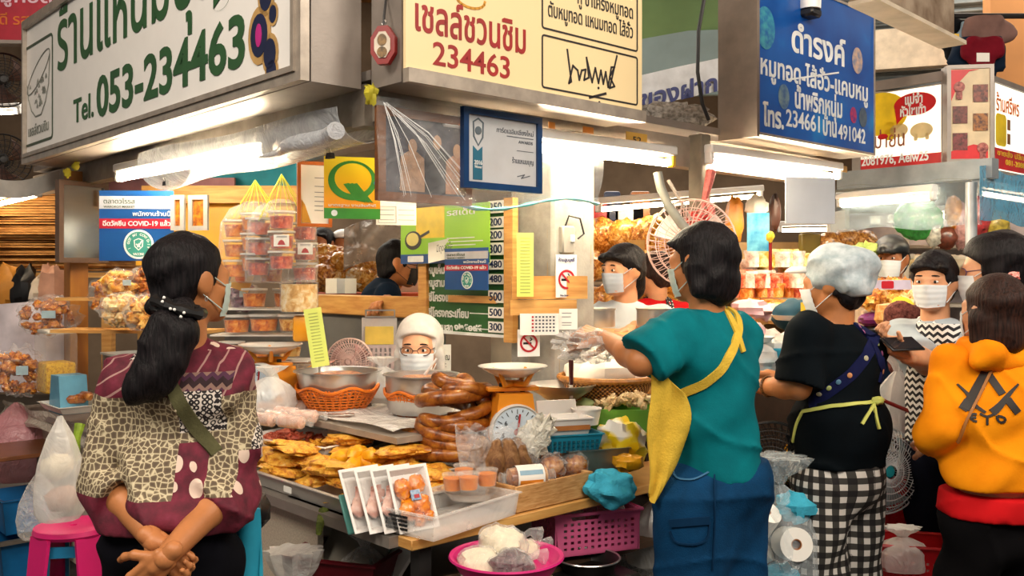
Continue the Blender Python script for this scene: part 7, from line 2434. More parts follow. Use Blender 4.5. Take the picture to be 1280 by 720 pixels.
# stacked flat cardboard
CB = mat('cardboard', 'b8874e', .8, 0, .2, 9, .2, 60, col2='8a5a2c')
pr = None
rr = random.Random(3)
for i in range(30):
    o = dup(pr) if pr else tag(MB().box((0, 0, 0), (1.15, .5, .013)).ob('cardboard_sheet', CB), 'flat brown cardboard sheet in the tall pile at the far left', 'cardboard', 'cardboard sheets in the tall pile')
    pr = pr or o
    c = P(40, 338, 5.9)
    o.location = (c.x + rr.uniform(-.04, .04), c.y + rr.uniform(-.03, .03), c.z + .0158 * i); o.rotation_euler = (0, rr.uniform(-.006, .006), rr.uniform(-.06, .06)); o.scale = (rr.uniform(.9, 1.05), 1, rr.uniform(.7, 1.1))
c = P(40, 340, 5.9)
rk = thing('storage_rack', 'timber rack carrying the cardboard pile at the far left', 'rack', (c.x, c.y, 0), 0)
MB().box((0, 0, c.z - .02), (1.3, .6, .03)).ob('top', m_wood, rk)
for x in (-.6, .6):
    for y in (-.27, .27): MB().box((x, y, c.z / 2 - .02), (.06, .06, c.z - .04)).ob('leg', m_wood, rk)
for i, (px, py, w, h, m_) in enumerate(((12, 365, .2, .3, mat('orange_box', 'c98425', .6)), (33, 362, .16, .28, m_black), (66, 362, .15, .3, mat('peach_cloth', 'd9a184', .7)), (50, 366, .1, .2, mat('bone_plastic', 'd3c3ad', .5)))):
    o = MB().ell((0, 0, 0), (w / 2, .1, h / 2), 14, 10, nz=.4, ns=10, seed=i).ob('market_bundle', m_); o.location = P(px, py, 5.5)
    tag(o, ['orange bundle under the cardboard pile at the left edge', 'black bundle under the cardboard pile', 'peach bundle under the cardboard pile near the post', 'bone-white bundle between the black and peach bundles'][i], 'bundle')

# side table, carrier bags, stool
tb_ = thing('side_table', 'small steel-legged table with brown top at the lower left', 'table', (onz(24, 560, .62).x, onz(24, 560, .62).y, 0), RA)
MB().box((0, 0, .61), (.42, .34, .02), None, .003).ob('top', mat('brown_laminate', '7a4a2e', .3, 0, .12), tb_)
for x in (-.19, .19):
    for y in (-.15, .15): MB().box((x, y, .30), (.028, .028, .6)).ob('leg', mat('worn_steel', '7d766e', .5, .6), tb_)
for y in (-.15, .15): MB().box((0, y, .22), (.38, .02, .02)).ob('rail', mat('worn_steel', '7d766e'), tb_)
for x in (-.19, .19): MB().box((x, 0, .22), (.02, .3, .02)).ob('rail', mat('worn_steel', '7d766e'), tb_)
bc_ = thing('blue_crate', 'blue plastic crate under the small brown-topped table', 'crate', (tb_.location.x, tb_.location.y, .0), RA)
MB().open_box(.32, .24, .2, .006, .02, Tm((0, 0, .0)), 0, .01).ob('tub', mat('azure_plastic', '126fb0', .4), bc_)
MB().open_box(.30, .22, .16, .006, .02, Tm((0, 0, .24)), 0, .01).ob('stacked_tub', mat('azure_plastic', '126fb0'), bc_)
PNK = film('pink_film', 'e9a0a8', .6, .25, 12, .9, .3)
def carrier(label, px, pyt, pyb, Y, w, m, seed, fill=None):
    top, bot = P(px, pyt, Y), P(px, pyb, Y)
    h = top.z - bot.z
    t = thing('carrier_bag', label, 'bag', bot, .2 * seed)
    def wob(q, u): return 1 + .16 * noise.noise(V((math.cos(q) * 1.5, math.sin(q) * 1.5, u * 2 + seed))) + .10 * math.sin(7 * q + seed) * u
    MB().lathe([(0, 0), (w * .36, 0), (w * .46, h * .08), (w * .5, h * .3), (w * .44, h * .55), (w * .26, h * .8), (w * .07, h * .97), (.008, h)], 30, wob=wob, sy=.7).ob('bag', m, t)
    if fill:
        for i, (x, z, r, m_) in enumerate(fill): MB().ell((x * w, 0, z * h), (r * w, r * w * .7, r * w * .8), 16, 10, nz=.25, ns=8, seed=i).ob('contents', m_, t)
    return t
carrier('pink translucent carrier bag hanging over the small table', 20, 503, 600, 4.85, .34, PNK, 1)
carrier('white translucent carrier bag with food boxes hanging beside the pink stool', 75, 520, 650, 3.3, .17, FWHT, 2, [(-.05, .52, .32, RCE), (.05, .2, .34, mat('peach_food', 'c79a86', .6))])
carrier('crumpled clear bag on the table leg behind the white carrier bag', 48, 590, 672, 3.6, .16, FBAG, 3)
tag(MB().tube([P(100, 530, 3.5), P(96, 548, 3.48), P(97, 575, 3.5)], [.02, .014, .008], 8).ob('green_leaves', mat('fresh_green', '8fae2e', .6, 0, .2, 40)), 'fresh green leaves hanging beside the white carrier bag', 'leaves')
STP, STB = mat('hot_pink_plastic', 'dc1e74', .32, 0, .04), mat('stool_blue', '14709c', .4)
sc_ = P(92, 656, 3.5)
so = thing('stool', 'hot pink plastic stool with blue cut-out trim behind the woman in maroon', 'stool', (sc_.x, sc_.y, 0), .15)
zt = sc_.z
MB().lathe([(0, zt - .008), (.012, zt - .006), (.013, zt), (.115, zt + .006), (.136, zt), (.141, zt - .016), (.13, zt - .03), (0, zt - .03)], 40).ob('seat', STP, so)
for i in range(4):
    q = PI / 4 + i * PI / 2
    M = Matrix.Rotation(q, 4, 'Z')
    MB().prism([(-.062, zt - .02), (.062, zt - .02), (.05, .0), (-.05, .0)], .012, M @ Tm((0, -.185, 0)) @ Matrix.Rotation(-.11, 4, 'X')).ob('leg', STP, so)
    M2 = Matrix.Rotation(q + PI / 4, 4, 'Z')
    mb = MB(); mb.prism([(-.062, zt - .05), (.062, zt - .05), (.07, .06), (.058, .06), (.048, zt - .09), (-.048, zt - .09), (-.058, .06), (-.07, .06)], .010, M2 @ Tm((0, -.150, 0)) @ Matrix.Rotation(-.08, 4, 'X')); mb.ob('cut_out_trim', STB, so)

# hanging bundles of dried-snack tubs
LIDM = film('tub_lid', 'f3efe8', .6, .2, 10, .3, .15)
TUBM = film('tub_plastic', 'fbf6ee', .05, .1, 10, .5, .1)
YST = mat('yellow_string', 'd3d038', .6)
pro = {}
def tub(fill, label, loc, rz=0, grp=None, r=.05, h=.068, key=None):
    if key in pro:
        return dup(pro[key], loc, rz, label)
    t = thing('snack_tub', label, 'tub', loc, rz, grp)
    MB().lathe([(0, .004), (r * .78, .004), (r * .9, h * .8), (0, h * .82)], 18, wob=lambda q, u: 1 + .03 * math.sin(9 * q + 8 * u)).ob('snack', fill, t)
    MB().lathe([(r * .82, 0), (r * .97, h), (0, h + .001)], 22).ob('cup', TUBM, t)
    MB().lathe([(r * .97, h), (r * 1.06, h), (r * 1.06, h + .008), (0, h + .010)], 22).ob('lid', LIDM, t)
    if key: pro[key] = t
    return t
for (px, top, Y, cols, lb, fl, key) in ((317, 225, 3.72, (-1, 0, 1), 'orange', ORS, 'o'), (352, 218, 3.62, (-1, 0, 1), 'red', REDS, 'r')):
    tp = P(px + (2 if key == 'o' else 0), top, Y)
    for c in cols:
        for j in range(3):
            x = px + c * (29 if key == 'r' else 22)
            py = 287 + j * 25 + (8 if c == -1 else (14 if c else 0)) + (0 if key == 'r' else 2)
            p = P(x, py, Y + abs(c) * .09)
            tub(fl if not (key == 'r' and c == 0 and j == 2) else ORS, '%s snack tub in the bundle hanging %s' % (lb, 'beside the dark head' if key == 'o' else 'left of the orange frame'), p, .4 * c, 'tubs in the hanging bundle of %s snack' % lb, .050, .064, key)
    st_ = MB()
    for i in range(10):
        q = 2 * PI * i / 10
        a = P(px, 272, Y) + V((.10 * math.cos(q), .06 * math.sin(q) + .04, -.01 * (i % 2)))
        st_.tube([tp, tp.lerp(a, .5) + V((.004 * math.cos(q), 0, .0)), a], .0018, 5)
    tag(st_.ob('hanging_string', YST), 'yellow string holding the hanging bundle of %s snack tubs' % lb, 'string')
    sl = MB().lathe([(.03, .30), (.09, .27), (.13, .21), (.145, .05), (.14, -.02), (.0, -.03)], 30, wob=lambda q, u: 1 + .05 * math.sin(6 * q + 5 * u)).ob('clear_sleeve', CLR)
    sl.location = P(px, 345, Y + .05)
    tag(sl, 'clear plastic sleeve round the hanging %s snack tubs' % lb, 'plastic bag')
    for k, (dx, dy) in enumerate(((0, 300), (30, 310)) if key == 'r' else ()):
        c = card('snack_label', 'white label with red print on a hanging snack tub %s' % ('in the middle column' if k == 0 else 'in the right column'), 'label', P(px + dx - 10, dy + 8, Y - .07 + .09 * (k)), .1, .058, .045, m_paper, .001)
        ink(c, mat('no_red', 'c0182a'), lambda mb: mb.prism([(.014, .006), (.044, .006), (.038, .02), (.029, .026), (.02, .02)], .001, y0=-.001), 'red_print')
        ink(c, mat('slate_ink', '565b66'), lambda mb: lines(mb, .010, .05, [.034, .038], .0015), 'lettering')
# clear boxes stacked by the left scale
for i, (px, py, r_, h_, fl) in enumerate(((318, 384, .05, .07, ORS), (357, 384, .05, .07, ORS), (296, 416, .055, .066, ORS), (330, 414, .06, .062, ORS), (366, 414, .06, .062, GOLD), (290, 444, .05, .05, ORS), (325, 446, .055, .052, ORS), (362, 446, .05, .05, GOLD))):
    lb = ['orange snack tub, left of the two on the top row', 'clear tub of orange snack on the top row touching the snack jar', 'clear tub of orange snack at the left of the middle row', 'clear tub of orange snack in the middle of the middle row', 'clear tub of golden snack at the right of the middle row', 'clear tub of orange snack at the left of the bottom row', 'clear tub of orange snack in the middle of the bottom row', 'clear tub of golden snack at the right of the bottom row'][i]
    t = thing('snack_tub', lb, 'tub', P(px, py, 3.85), 0, 'tubs stacked by the left scale')
    tub_ = [MB().lathe([(0, .004), (r_ * .8, .004), (r_ * .92, h_ * .8), (0, h_ * .82)], 18, wob=lambda q, u: 1 + .03 * math.sin(9 * q + 8 * u)).ob('snack', fl, t), MB().lathe([(r_ * .84, 0), (r_ * .98, h_), (0, h_)], 22).ob('cup', TUBM, t), MB().lathe([(r_, h_), (r_ * 1.06, h_), (r_ * 1.06, h_ + .008), (0, h_ + .01)], 22).ob('lid', LIDM, t)]
for py, Y in ((386, 3.9), (418, 3.9), (450, 3.9)):
    tag(MB().box((0, 0, 0), (.40, .16, .006), Tm(P(330, py, Y))).ob('clear_tray', film('tub_lid', 'f3efe8', .6)), {386: 'clear tray under the top row of snack tubs', 418: 'clear tray under the middle row of snack tubs', 450: 'clear tray under the bottom row of snack tubs'}[py], 'tray')
st_ = tag(MB().box((0, 0, 0), (.44, .2, .17), Tm(P(332, 452, 3.95) + V((0, .06, -.09)), 0), .006).ob('wooden_box', m_wood), 'wooden box under the stacked snack tubs', 'box')
bj = thing('snack_jar', 'big clear jar of golden crisps right of the hanging red tubs', 'jar', P(374, 390, 3.7), .1)
MB().lathe([(0, .003), (.066, .003), (.072, .03), (.07, .11), (0, .112)], 26, wob=lambda q, u: 1 + .02 * math.sin(11 * q + 9 * u)).ob('crisps', PALE, bj)
MB().lathe([(0, 0), (.07, 0), (.076, .01), (.076, .115), (.05, .135), (.05, .15), (0, .15)], 30).ob('jar', CLR, bj)
tag(MB().box((0, 0, 0), (.11, .10, .10), Tm(P(384, 404, 3.72) + V((0, 0, -.02)), .2), .012, 2).ob('amber_box', mat('amber_box', 'd9920f', .4)), 'amber yellow box under the big jar of crisps', 'box')
snack_bag('snack_bag', 'dark clear bag of purple snack behind the mask of the woman in maroon', P(302, 388, 4.0), .12, .1, .13, food('purple_snack', ['2a1a2e', '6a4a5e', '9a7a86'], 40, .4, .6), 15, None, 0, 24, .02)
cd = card('snack_packet', 'tan snack packet with a small orange round print by the dark head', 'packet', P(285, 358, 3.9), .3, .085, .16, mat('tan_packet', 'd3a45c', .5)); cd.rotation_euler = (0, .35, .2)
ink(cd, mat('orange_ink', 'd96a1c'), lambda mb: mb.prism(circ(.035, .05, .022, 16), .001, y0=-.001), 'round_print')
# yellow panel and turquoise cloth behind the bundles
tag(MB().box((0, 0, 0), (.85, .02, .34), Tm(P(270, 292, 5.0))).ob('yellow_backdrop_sheet', mat('panel_yellow', 'e0a420', .5, 0, .1, 4)), 'yellow panel behind the small grey frames', 'panel')
tag(MB().box((0, 0, 0), (.9, .02, .09), Tm(P(285, 243, 4.9))).ob('pine_board', m_wood), 'pine board over the yellow panel', 'board')
tag(MB().box((0, 0, 0), (.75, .02, .16), Tm(P(340, 222, 5.2), .1)).ob('turquoise_banner', mat('turquoise_cloth', '1a8fa6', .7)), 'turquoise banner behind the hanging snack bundles', 'banner')
tag(MB().box((0, 0, 0), (.7, .02, .08), Tm(P(215, 232, 5.1), -.05)).ob('mauve_banner', mat('mauve_cloth', '9a6a72', .7)), 'mauve banner strip above the small grey frames', 'banner')

# ------------------------------------------------------------------ neighbouring stalls: shelves, cases and their goods
m_pale = mat('pale_shelf', 'd9cdbb', .6, 0, .06)


def rack(label, px0, px1, pyt, pyb, Y, rows, rz=0, m=None, back=None):
    a, b = P(px0, pyb, Y), P(px1, pyb, Y)
    ht = P(px0, pyt, Y).z
    t = thing('display_shelf', label, 'shelf', V(((a.x + b.x) / 2, Y + .18, 0)), rz)
    w = b.x - a.x
    MB().box((0, .2, ht / 2), (w, .02, ht)).ob('back_panel', back or m_pale, t)
    for py in rows:
        MB().box((0, 0, P(px0, py, Y).z - .012), (w, .38, .02)).ob('board', m or m_pale, t)
    for x in (-w / 2, w / 2): MB().box((x, .02, ht / 2), (.03, .36, ht)).ob('side', m or m_pale, t)
    return t


def fill_row(name, label, grp, px0, px1, py, Y, n, w, h, mats, d=.12, nz=.3, seed=0, jit=.03, mk=None):
    r_ = random.Random(seed)
    ps = {}
    for i in range(n):
        px = px0 + (px1 - px0) * (i + .5) / n
        p = P(px, py, Y) + V((r_.uniform(-jit, jit), r_.uniform(0, .10), 0))
        k = i % len(mats)
        if k in ps: o = dup(ps[k])
        else:
            o = (mk(mats[k]) if mk else MB().ell((0, 0, h / 2), (w / 2, d / 2, h / 2), 18, 12, nz=nz, ns=11, seed=k + seed).ob(name, mats[k]))
            tag(o, label, 'snack bag' if 'bag' in name else 'tub', grp)
            ps[k] = o
        o.location = p
        o.rotation_euler = (0, 0, r_.uniform(-.4, .4))
        s_ = r_.uniform(.85, 1.15); o.scale = (s_, s_, s_)


def glossy(name, cols, sc=40):
    return food(name, cols, sc, .3, .9, 60, .8)
GG = [glossy('bagged_gold', ['6a3208', 'c27818', 'eab04a', 'fbe3b0']), glossy('bagged_amber', ['5a2406', 'b0601a', 'e09a3c', 'f6d79a'], 55), glossy('bagged_crisps', ['a86c2c', 'e3b366', 'f8e6c2', 'ffffff'], 30)]
# far shelf seen over the rail
rack('far shelf of golden snack bags seen over the wooden rail', 372, 545, 342, 366, 6.0, (366,), 0, mat('orange_shelf', 'd9531c', .5))
for j, (py, n) in enumerate(((364, 10), (349, 9), (336, 6))):
    fill_row('snack_bag', 'golden snack bag on the far shelf beyond the wooden rail', 'golden bags on the far shelf beyond the rail', 388 + 4 * j, 492 if j < 2 else 470, py, 5.85 + .08 * j, n, .15, .15, GG, .14, .35, j + 3)
for i, (px, w) in enumerate(((412, .12), (424, .13), (436, .10))):
    cardy('price_card', ['leftmost white price card clipped on the rail', 'grey-white price card clipped on the middle of the rail', 'cream price card clipped on the rail left of the leaning man'][i], 'card', px - 5, 367, px + 9, 348, 4.9, .1 * i, m_paper if i != 1 else mat('grey_card2', 'c3c8cd', .6))
hb = tag(MB().sheet(lambda u, v: P(430 + 75 * u, 286 + 52 * v - 12 * math.sin(PI * u), 5.6 + .05 * math.sin(7 * u + 4 * v)), 14, 8, .003).ob('hanging_plastic', film('smoky_film', 'a99c90', .55, .2, 8, .8, .3)), 'smoky plastic sheet hanging over the far golden bags', 'plastic sheet')
# shelf to the right of the pillar
rack('tall shelf of golden snack bags to the right of the pillar', 700, 870, 282, 420, 5.9, (318, 352, 392))
fill_row('snack_bag', 'shiny golden snack bag on the tall shelf right of the pillar', 'golden bags on the tall shelf by the pillar', 728, 850, 317, 5.6, 6, .20, .22, GG[:2], .16, .2, 21)
fill_row('snack_bag', 'shiny golden snack bag on the tall shelf right of the pillar', 'golden bags on the tall shelf by the pillar', 722, 850, 350, 5.5, 7, .17, .16, [GG[1], GG[0]], .15, .3, 22)
fill_row('snack_bag', 'shiny golden snack bag on the tall shelf right of the pillar', 'golden bags on the tall shelf by the pillar', 722, 850, 390, 5.5, 7, .17, .17, [GG[0], GG[1]], .15, .3, 23)
cardy('price_card', 'square pale orange price card on the golden bags by the pillar', 'card', 787, 320, 806, 300, 5.3, 0, mat('peach_card', 'e9b76a', .6))
cardy('price_card', 'small pale price card on the amber bags left of the white-masked woman', 'card', 732, 347, 742, 336, 5.2, 0, mat('peach_card', 'e9b76a'))
for i, (px, py, w, h, m_) in enumerate(((752, 278, .12, .16, mat('red_packet', 'b5242a', .4)), (765, 276, .10, .2, mat('navy_packet', '25314f', .4)), (786, 278, .2, .12, mat('white_packet', 'd6d6d6', .4)), (800, 276, .12, .2, mat('brown_packet', '8a5a38', .4)))):
    o = MB().box((0, 0, h / 2), (w, .06, h), None, .015, 2).ob('snack_packet', m_); o.location = P(px, py + 4, 5.75); tag(o, ['red packet on top of the tall shelf by the pillar', 'navy packet on top of the tall shelf', 'white packet on top of the tall shelf', 'brown packet on top of the tall shelf near the fan'][i], 'packet')
for i, (px, py, r_) in enumerate(((744, 408, .085), (818, 408, .075))):
    t = tag(MB().lathe([(0, 0), (r_ * .98, 0), (r_, .01), (r_, .07), (r_ * 1.05, .072), (r_ * 1.05, .077), (r_ * .96, .075), (r_ * .95, .012), (0, .01)], 36).ob('steel_pot', steel()), ['steel pot in front of the white-topped woman', 'steel pot beside the teal woman\'s shoulder'][i], 'pot')
    t.location = P(px, py, 3.95)
    tag(MB().lathe([(0, .066), (r_ * .5, .078), (r_ * .93, .066), (0, .06)], 20, wob=lambda q, u: 1 + .06 * math.sin(7 * q)).ob('pot_filling', RCE, None, loc=t.location), ['pale filling of the pot in front of the white-topped woman', 'pale filling of the pot beside the teal shoulder'][i], 'food')
tag(MB().box((0, 0, 0), (1.0, .5, .03), Tm(P(790, 412, 4.05) + V((.1, .1, -.02)), RB), .004).ob('counter_board', m_wood), 'wooden counter board under the two steel pots', 'board')

# stall behind the hair-net woman: cups, tubs, crackers
rack('stepped shelf of snack cups left of the hair net', 895, 1135, 300, 420, 5.6, (346, 372, 398), 0, None, mat('straw_panel', 'c9a878', .7))
def cup_mk(m):
    return MB().lathe([(0, 0), (.042, 0), (.05, .075), (.054, .075), (.054, .09), (0, .092)], 18).ob('snack_cup', m)
CUPM = [glossy('cup_orange', ['a8400c', 'dc7a1e', 'f0a850', 'f9dcae'], 26), glossy('cup_red', ['861a12', 'c8402a', 'e88a62', 'f6d0bc'], 26), glossy('cup_yellow', ['9a7a14', 'd9b43a', 'f3e3a0', 'fff6dc'], 26), glossy('cup_white', ['b98a7a', 'e6cfc0', 'fff6ee', 'ffffff'], 22)]
for j, (py, n, x0, x1, mm) in enumerate(((346, 11, 902, 1012, [CUPM[3], CUPM[0], CUPM[2]]), (334, 8, 940, 1010, [CUPM[3], CUPM[2]]), (372, 11, 900, 1006, [CUPM[1], CUPM[0]]), (360, 10, 905, 1005, [CUPM[1], CUPM[3]]), (396, 9, 935, 1010, [CUPM[0], CUPM[0], CUPM[2]]))):
    fill_row('snack_cup', 'small lidded snack cup on the stepped shelf behind the hair net', 'lidded cups on the stepped shelf', x0, x1, py, 5.35 - .06 * j, n, .1, .1, mm, .1, 0, 30 + j, .008, cup_mk)
for i, (px, py, w, h) in enumerate(((1038, 318, .17, .14), (1058, 316, .18, .15), (1080, 316, .17, .14))):
    far_bag('noodle_bundle', ['brown noodle bundle, leftmost of three above the hair net', 'brown noodle bundle, middle of three above the hair net', 'brown noodle bundle, rightmost of three above the hair net'][i], P(px, py, 5.8), w, .14, h, glossy('brown_noodles', ['4a2408', '8f5418', 'c58a3c', 'e0b070'], 60), i, 'noodle bundles above the hair net', .3, 14)
tag(MB().box((0, 0, 0), (.12, .08, .17), Tm(P(1012, 309, 5.8)), .01).ob('olive_tin', mat('olive_tin', '7d6a1e', .4)), 'olive tin beside the brown noodle bundles', 'tin')
tag(MB().ell(P(1080, 318, 5.2), (.10, .06, .06), 16, 10, nz=.7, ns=16).ob('lettuce', mat('lettuce_green', 'a9bf52', .5, 0, .2, 30)), 'pale green lettuce behind the top of the hair net', 'lettuce')
# cracker trays
rack('low display of crackers between the hair net and the zigzag apron', 1078, 1160, 352, 430, 4.9, (388, 412), 0)
def crk(m):
    mb = MB()
    for k in range(5): mb.ell((.02 * math.cos(k * 1.26), .02 * math.sin(k * 1.26), .02 + .006 * k), (.022, .018, .012), 8, 6, nz=.5, ns=9, seed=k)
    return mb.ob('cracker_bag', m)
for j, py in enumerate((372, 378, 386)):
    fill_row('cracker_bag', 'heaped golden cracker on the low display behind the girl with the phone', 'golden crackers on the low display', 1082, 1142, py, 4.7 - .05 * j, 12, .09, .09, [GOLD, PALE, GOLD2], .08, .6, 40 + j, .01)
cd, w, h = cardy('shelf_card', 'clear shelf edge with a red rose card below the cap', 'card', 1080, 362, 1142, 350, 4.6, 0, mat('lavender_card', 'cfc6dc', .4))
ink(cd, mat('no_red', 'c0182a'), lambda mb: mb.prism(rrect(w * .35, h * .1, w * .6, h * .9, .008), .001, y0=-.001), 'red_print')
fill_row('snack_bag', 'purple-labelled snack bag under the cracker display', 'purple-labelled bags under the crackers', 1085, 1160, 408, 4.6, 6, .14, .07, [mat('purple_label', '7a2a6a', .4), mat('pink_bagged', 'e0b0b4', .4), mat('purple_label', '7a2a6a')], .1, .3, 50)
rl_ = tag(MB().lathe([(0, 0), (.05, 0), (.06, .02), (.055, .09), (0, .10)], 20, wob=lambda q, u: 1 + .06 * math.sin(14 * u)).ob('spiral_snack', food('spiral_tan', ['9a5a20', 'c98a44', 'e0b478'], 40, .4, .5, 60)), 'tan spiral snack roll below the crackers', 'snack'); rl_.location = P(1110, 405, 4.4)
tag(MB().lathe([(0, .0), (.05, 0), (.055, .012), (0, .016)], 20).ob('yellow_flower_dish', mat('daisy_yellow', 'f0d23a', .5), None, loc=P(1128, 384, 4.4), eul=(.9, 0, 0)), 'yellow and white flower dish below the crackers', 'dish')
# goods between the teal woman and the hair-net woman
bcn = thing('goods_counter', 'counter heaped with bagged snacks between the teal shirt and the hair net', 'counter', S(.05, 2.0, 0), RB)
MB().box((.25, .2, .98), (1.7, .7, .04)).ob('top', m_wood, bcn)
MB().box((.25, -.1, .49), (1.65, .03, .94)).ob('front', mat('dark_wood', '4a3524'), bcn)
MB().box((.35, .85, 1.08), (1.6, .6, .26)).ob('raised_back', m_pale, bcn)
for i, (px, py, Y, w, h, m_, lb) in enumerate((
        (950, 440, 3.9, .2, .10, mat('pale_rolls', 'e6cfc4', .5), 'white bag heap beside the hairnet woman\'s sleeve'),
        (984, 446, 3.85, .16, .10, mat('white_rolls', 'e3ddd4', .5), 'white bundle at the hairnet woman\'s sleeve'),
        (938, 402, 4.3, .2, .10, mat('pink_bagged', 'e0b0b4', .4), 'pink bagged snack beyond the teal shoulder'),
        (960, 404, 4.4, .20, .09, mat('cream_rolls', 'e9d3ae', .5), 'cream bagged rolls beyond the teal shoulder'),
        (970, 392, 4.6, .22, .05, mat('yellow_pods', 'dfc22e', .5), 'yellow pods lying on the bagged rolls'),
        (972, 462, 3.8, .2, .12, mat('clear_heap', 'cfd3d0', .35), 'pale clear bag heap by the turquoise box'),
        (945, 470, 3.7, .2, .12, FWHT, 'translucent bag between the teal shirt and the bracelet'))):
    far_bag('snack_bag', lb, P(px, py, Y), w, .16, h, m_, i, None, .5, 14)
far_bag('pea_pods', 'green pods lying on the bagged rolls', P(986, 390, 4.55), .10, .05, .04, mat('pea_green', '9ab03a', .5), 4)
sd = tag(MB().lathe([(0, 0), (.07, .004), (.10, .022), (.104, .022), (.08, 0), (0, -.006)], 30).ob('scale_dish', mat('dish_steel', 'e4e2dc', .25, .35, .03)), 'steel scale dish beside the teal woman\'s back', 'dish'); sd.location = P(936, 427, 3.75)
far_bag('pork_bag', 'pink bag resting in the steel dish beside the teal back', P(938, 424, 3.75), .12, .1, .07, mat('pink_bagged', 'e0b0b4'), 3)
sd = tag(MB().lathe([(0, 0), (.07, .004), (.10, .022), (.104, .022), (.08, 0), (0, -.006)], 30).ob('scale_dish', mat('dish_steel', 'e4e2dc', .25, .35, .03)), 'steel scale dish beside the hairnet woman\'s collar', 'dish'); sd.location = P(994, 400, 4.0)
tag(MB().ell(P(992, 394, 4.05), (.09, .07, .07), 18, 12, nz=.2).ob('teal_bundle', mat('dark_teal_cloth', '10495c', .7)), 'dark teal cloth bundle in the dish by the hairnet woman', 'bundle')
cardy('price_card', 'yellow price card by the hairnet woman\'s collar', 'card', 1001, 396, 1011, 378, 3.95, -.1, mat('price_yellow', 'eebf2a', .5))
tag(MB().box((0, 0, 0), (.20, .12, .16), Tm(P(985, 460, 3.75) + V((0, .05, 0)), RB), .006).ob('turquoise_box', mat('turquoise_card', '1a93b4', .5)), 'turquoise box behind the bracelet arm', 'box')
# things hung above
cd, w, h = cardy('poster', 'blue sea-print poster hanging right of the fan', 'poster', 934, 314, 962, 266, 4.6, .05, mat('sea_print', '1a6f9c', .4, 0, .3, 14, col2='6fb3c8'))
tag(MB().cyl(P(963, 338, 4.5), P(963, 300, 4.5), .008).ob('red_stick', mat('red_lacquer', 'a31f1c')), 'red stick with yellow flower top standing by the sea-print poster', 'stick')
tag(MB().ell(P(963, 296, 4.5), (.02, .02, .025), 10, 8, nz=.5).ob('yellow_flower', mat('daisy_yellow', 'f0d23a')), 'yellow flower tip above the red stick', 'flower')
for i, (px, py, w, h, m_) in enumerate(((946, 258, .12, .12, mat('white_lampshade', 'e3ddd0', .5)), (968, 275, .06, .2, mat('dark_packet', '4a2c22', .5)), (918, 290, .10, .25, mat('amber_hang', 'e08a2a', .4)))):
    far_bag('hanging_packet', ['white puffy packet hanging above the sea-print poster', 'dark brown packet hanging right of the sea-print poster', 'amber packet hanging left of the sea-print poster'][i], P(px, py + 15, 4.9), w, .08, h, m_, i, None, .3)
cardy('hanging_card', 'blank grey card hanging under the blue sign\'s lamp', 'card', 982, 279, 1049, 221, 4.35, RB * .3, mat('blank_grey_card', 'aab0ba', .5, 0, .03), .006)
# pig-sign stall: canopy edge, clear sheets, hung packets, post
ed = [P(1046, 226, 5.35), P(1240, 212, 4.7)]
d_ = ed[1] - ed[0]; a_ = math.atan2(d_.y, d_.x)
struct('trim_15', MB().box((d_.length / 2, .04, 0), (d_.length, .08, .10), Tm(ed[0], a_, 0, -math.asin(d_.z / d_.length) if False else 0)), mat('cool_grey_beam', '8f979c', .5, .2))
tag(MB().sheet(lambda u, v: ed[0].lerp(ed[1], u) + V((0, .12 * math.sin(PI * v * .7), -.04 - .24 * v + .012 * math.sin(11 * u + 4 * v))), 24, 8, .002).ob('plastic_curtain', film('cool_film', '9fb6c6', .20, .12, 8, .8, .2)), 'clear bluish plastic curtain under the yellow pig sign', 'plastic sheet')
e2 = [P(1222, 218, 4.7), P(1300, 236, 5.2)]
tag(MB().sheet(lambda u, v: e2[0].lerp(e2[1], u) + V((0, -.02, .04 - .26 * v + .012 * math.sin(11 * u + 4 * v))), 14, 8, .002).ob('plastic_curtain', film('blue_film', '5fa3c4', .55, .12, 8, .8, .3)), 'blue plastic sheet under the orange-lettered sign', 'plastic sheet')
struct('trim_16', MB().cyl(P(1214, 420, 4.75), P(1214, 228, 4.75), .028, n=12), mat('cool_grey_post', 'b9bdc0', .4, .4))
rack('back wall shelf of packets in the stall under the pig sign', 1060, 1330, 262, 420, 6.3, (306, 340, 380), 0, None, mat('lilac_panel', 'b3a9ac', .7))
HANG = [('green_net_bag', 1148, 300, .30, .24, '3f9440', 'green leafy packet hanging in the stall under the pig sign'), ('snack_packet', 1167, 310, .10, .16, 'd8d3c4', 'white picture packet hanging right of the green leafy packet'), ('snack_packet', 1183, 312, .14, .14, '7d3c26', 'brown packets hanging below the amber packet'), ('snack_packet', 1192, 286, .10, .20, 'dd8f20', 'amber packet hanging left of the grey post'), ('snack_packet', 1225, 296, .14, .26, 'd0454a', 'red packet hanging just right of the grey post'), ('snack_packet', 1248, 300, .14, .18, 'cdb548', 'yellow packet above the thick black hair'), ('snack_packet', 1202, 312, .10, .28, 'd9a3a0', 'pink packet hanging against the grey post')]
for i, (n_, px, py, w, h, c, lb) in enumerate(HANG):
    far_bag(n_, lb, P(px, py, 5.6), w, .08, h, mat('hung_%s' % c, c, .35, 0, .3, 30, coat=.5), i, None, .25, 12)
for i, (px, py) in enumerate(((1094, 274), (1116, 272))):
    cardy('small_card', ['left of two white cards with a round print under the pig sign', 'right of two white cards with a round print under the pig sign'][i], 'card', px - 6, py + 6, px + 6, py - 4, 5.9, 0, m_paper)
fill_row('snack_bag', 'white box-like snack on the shelf above the zigzag apron girl', 'pale snacks on the shelf under the pig sign', 1140, 1210, 340, 5.7, 7, .17, .10, [mat('pale_snack_box', 'd8c9ae', .5), PALE, mat('cream_rolls', 'e9d3ae')], .12, .3, 60)

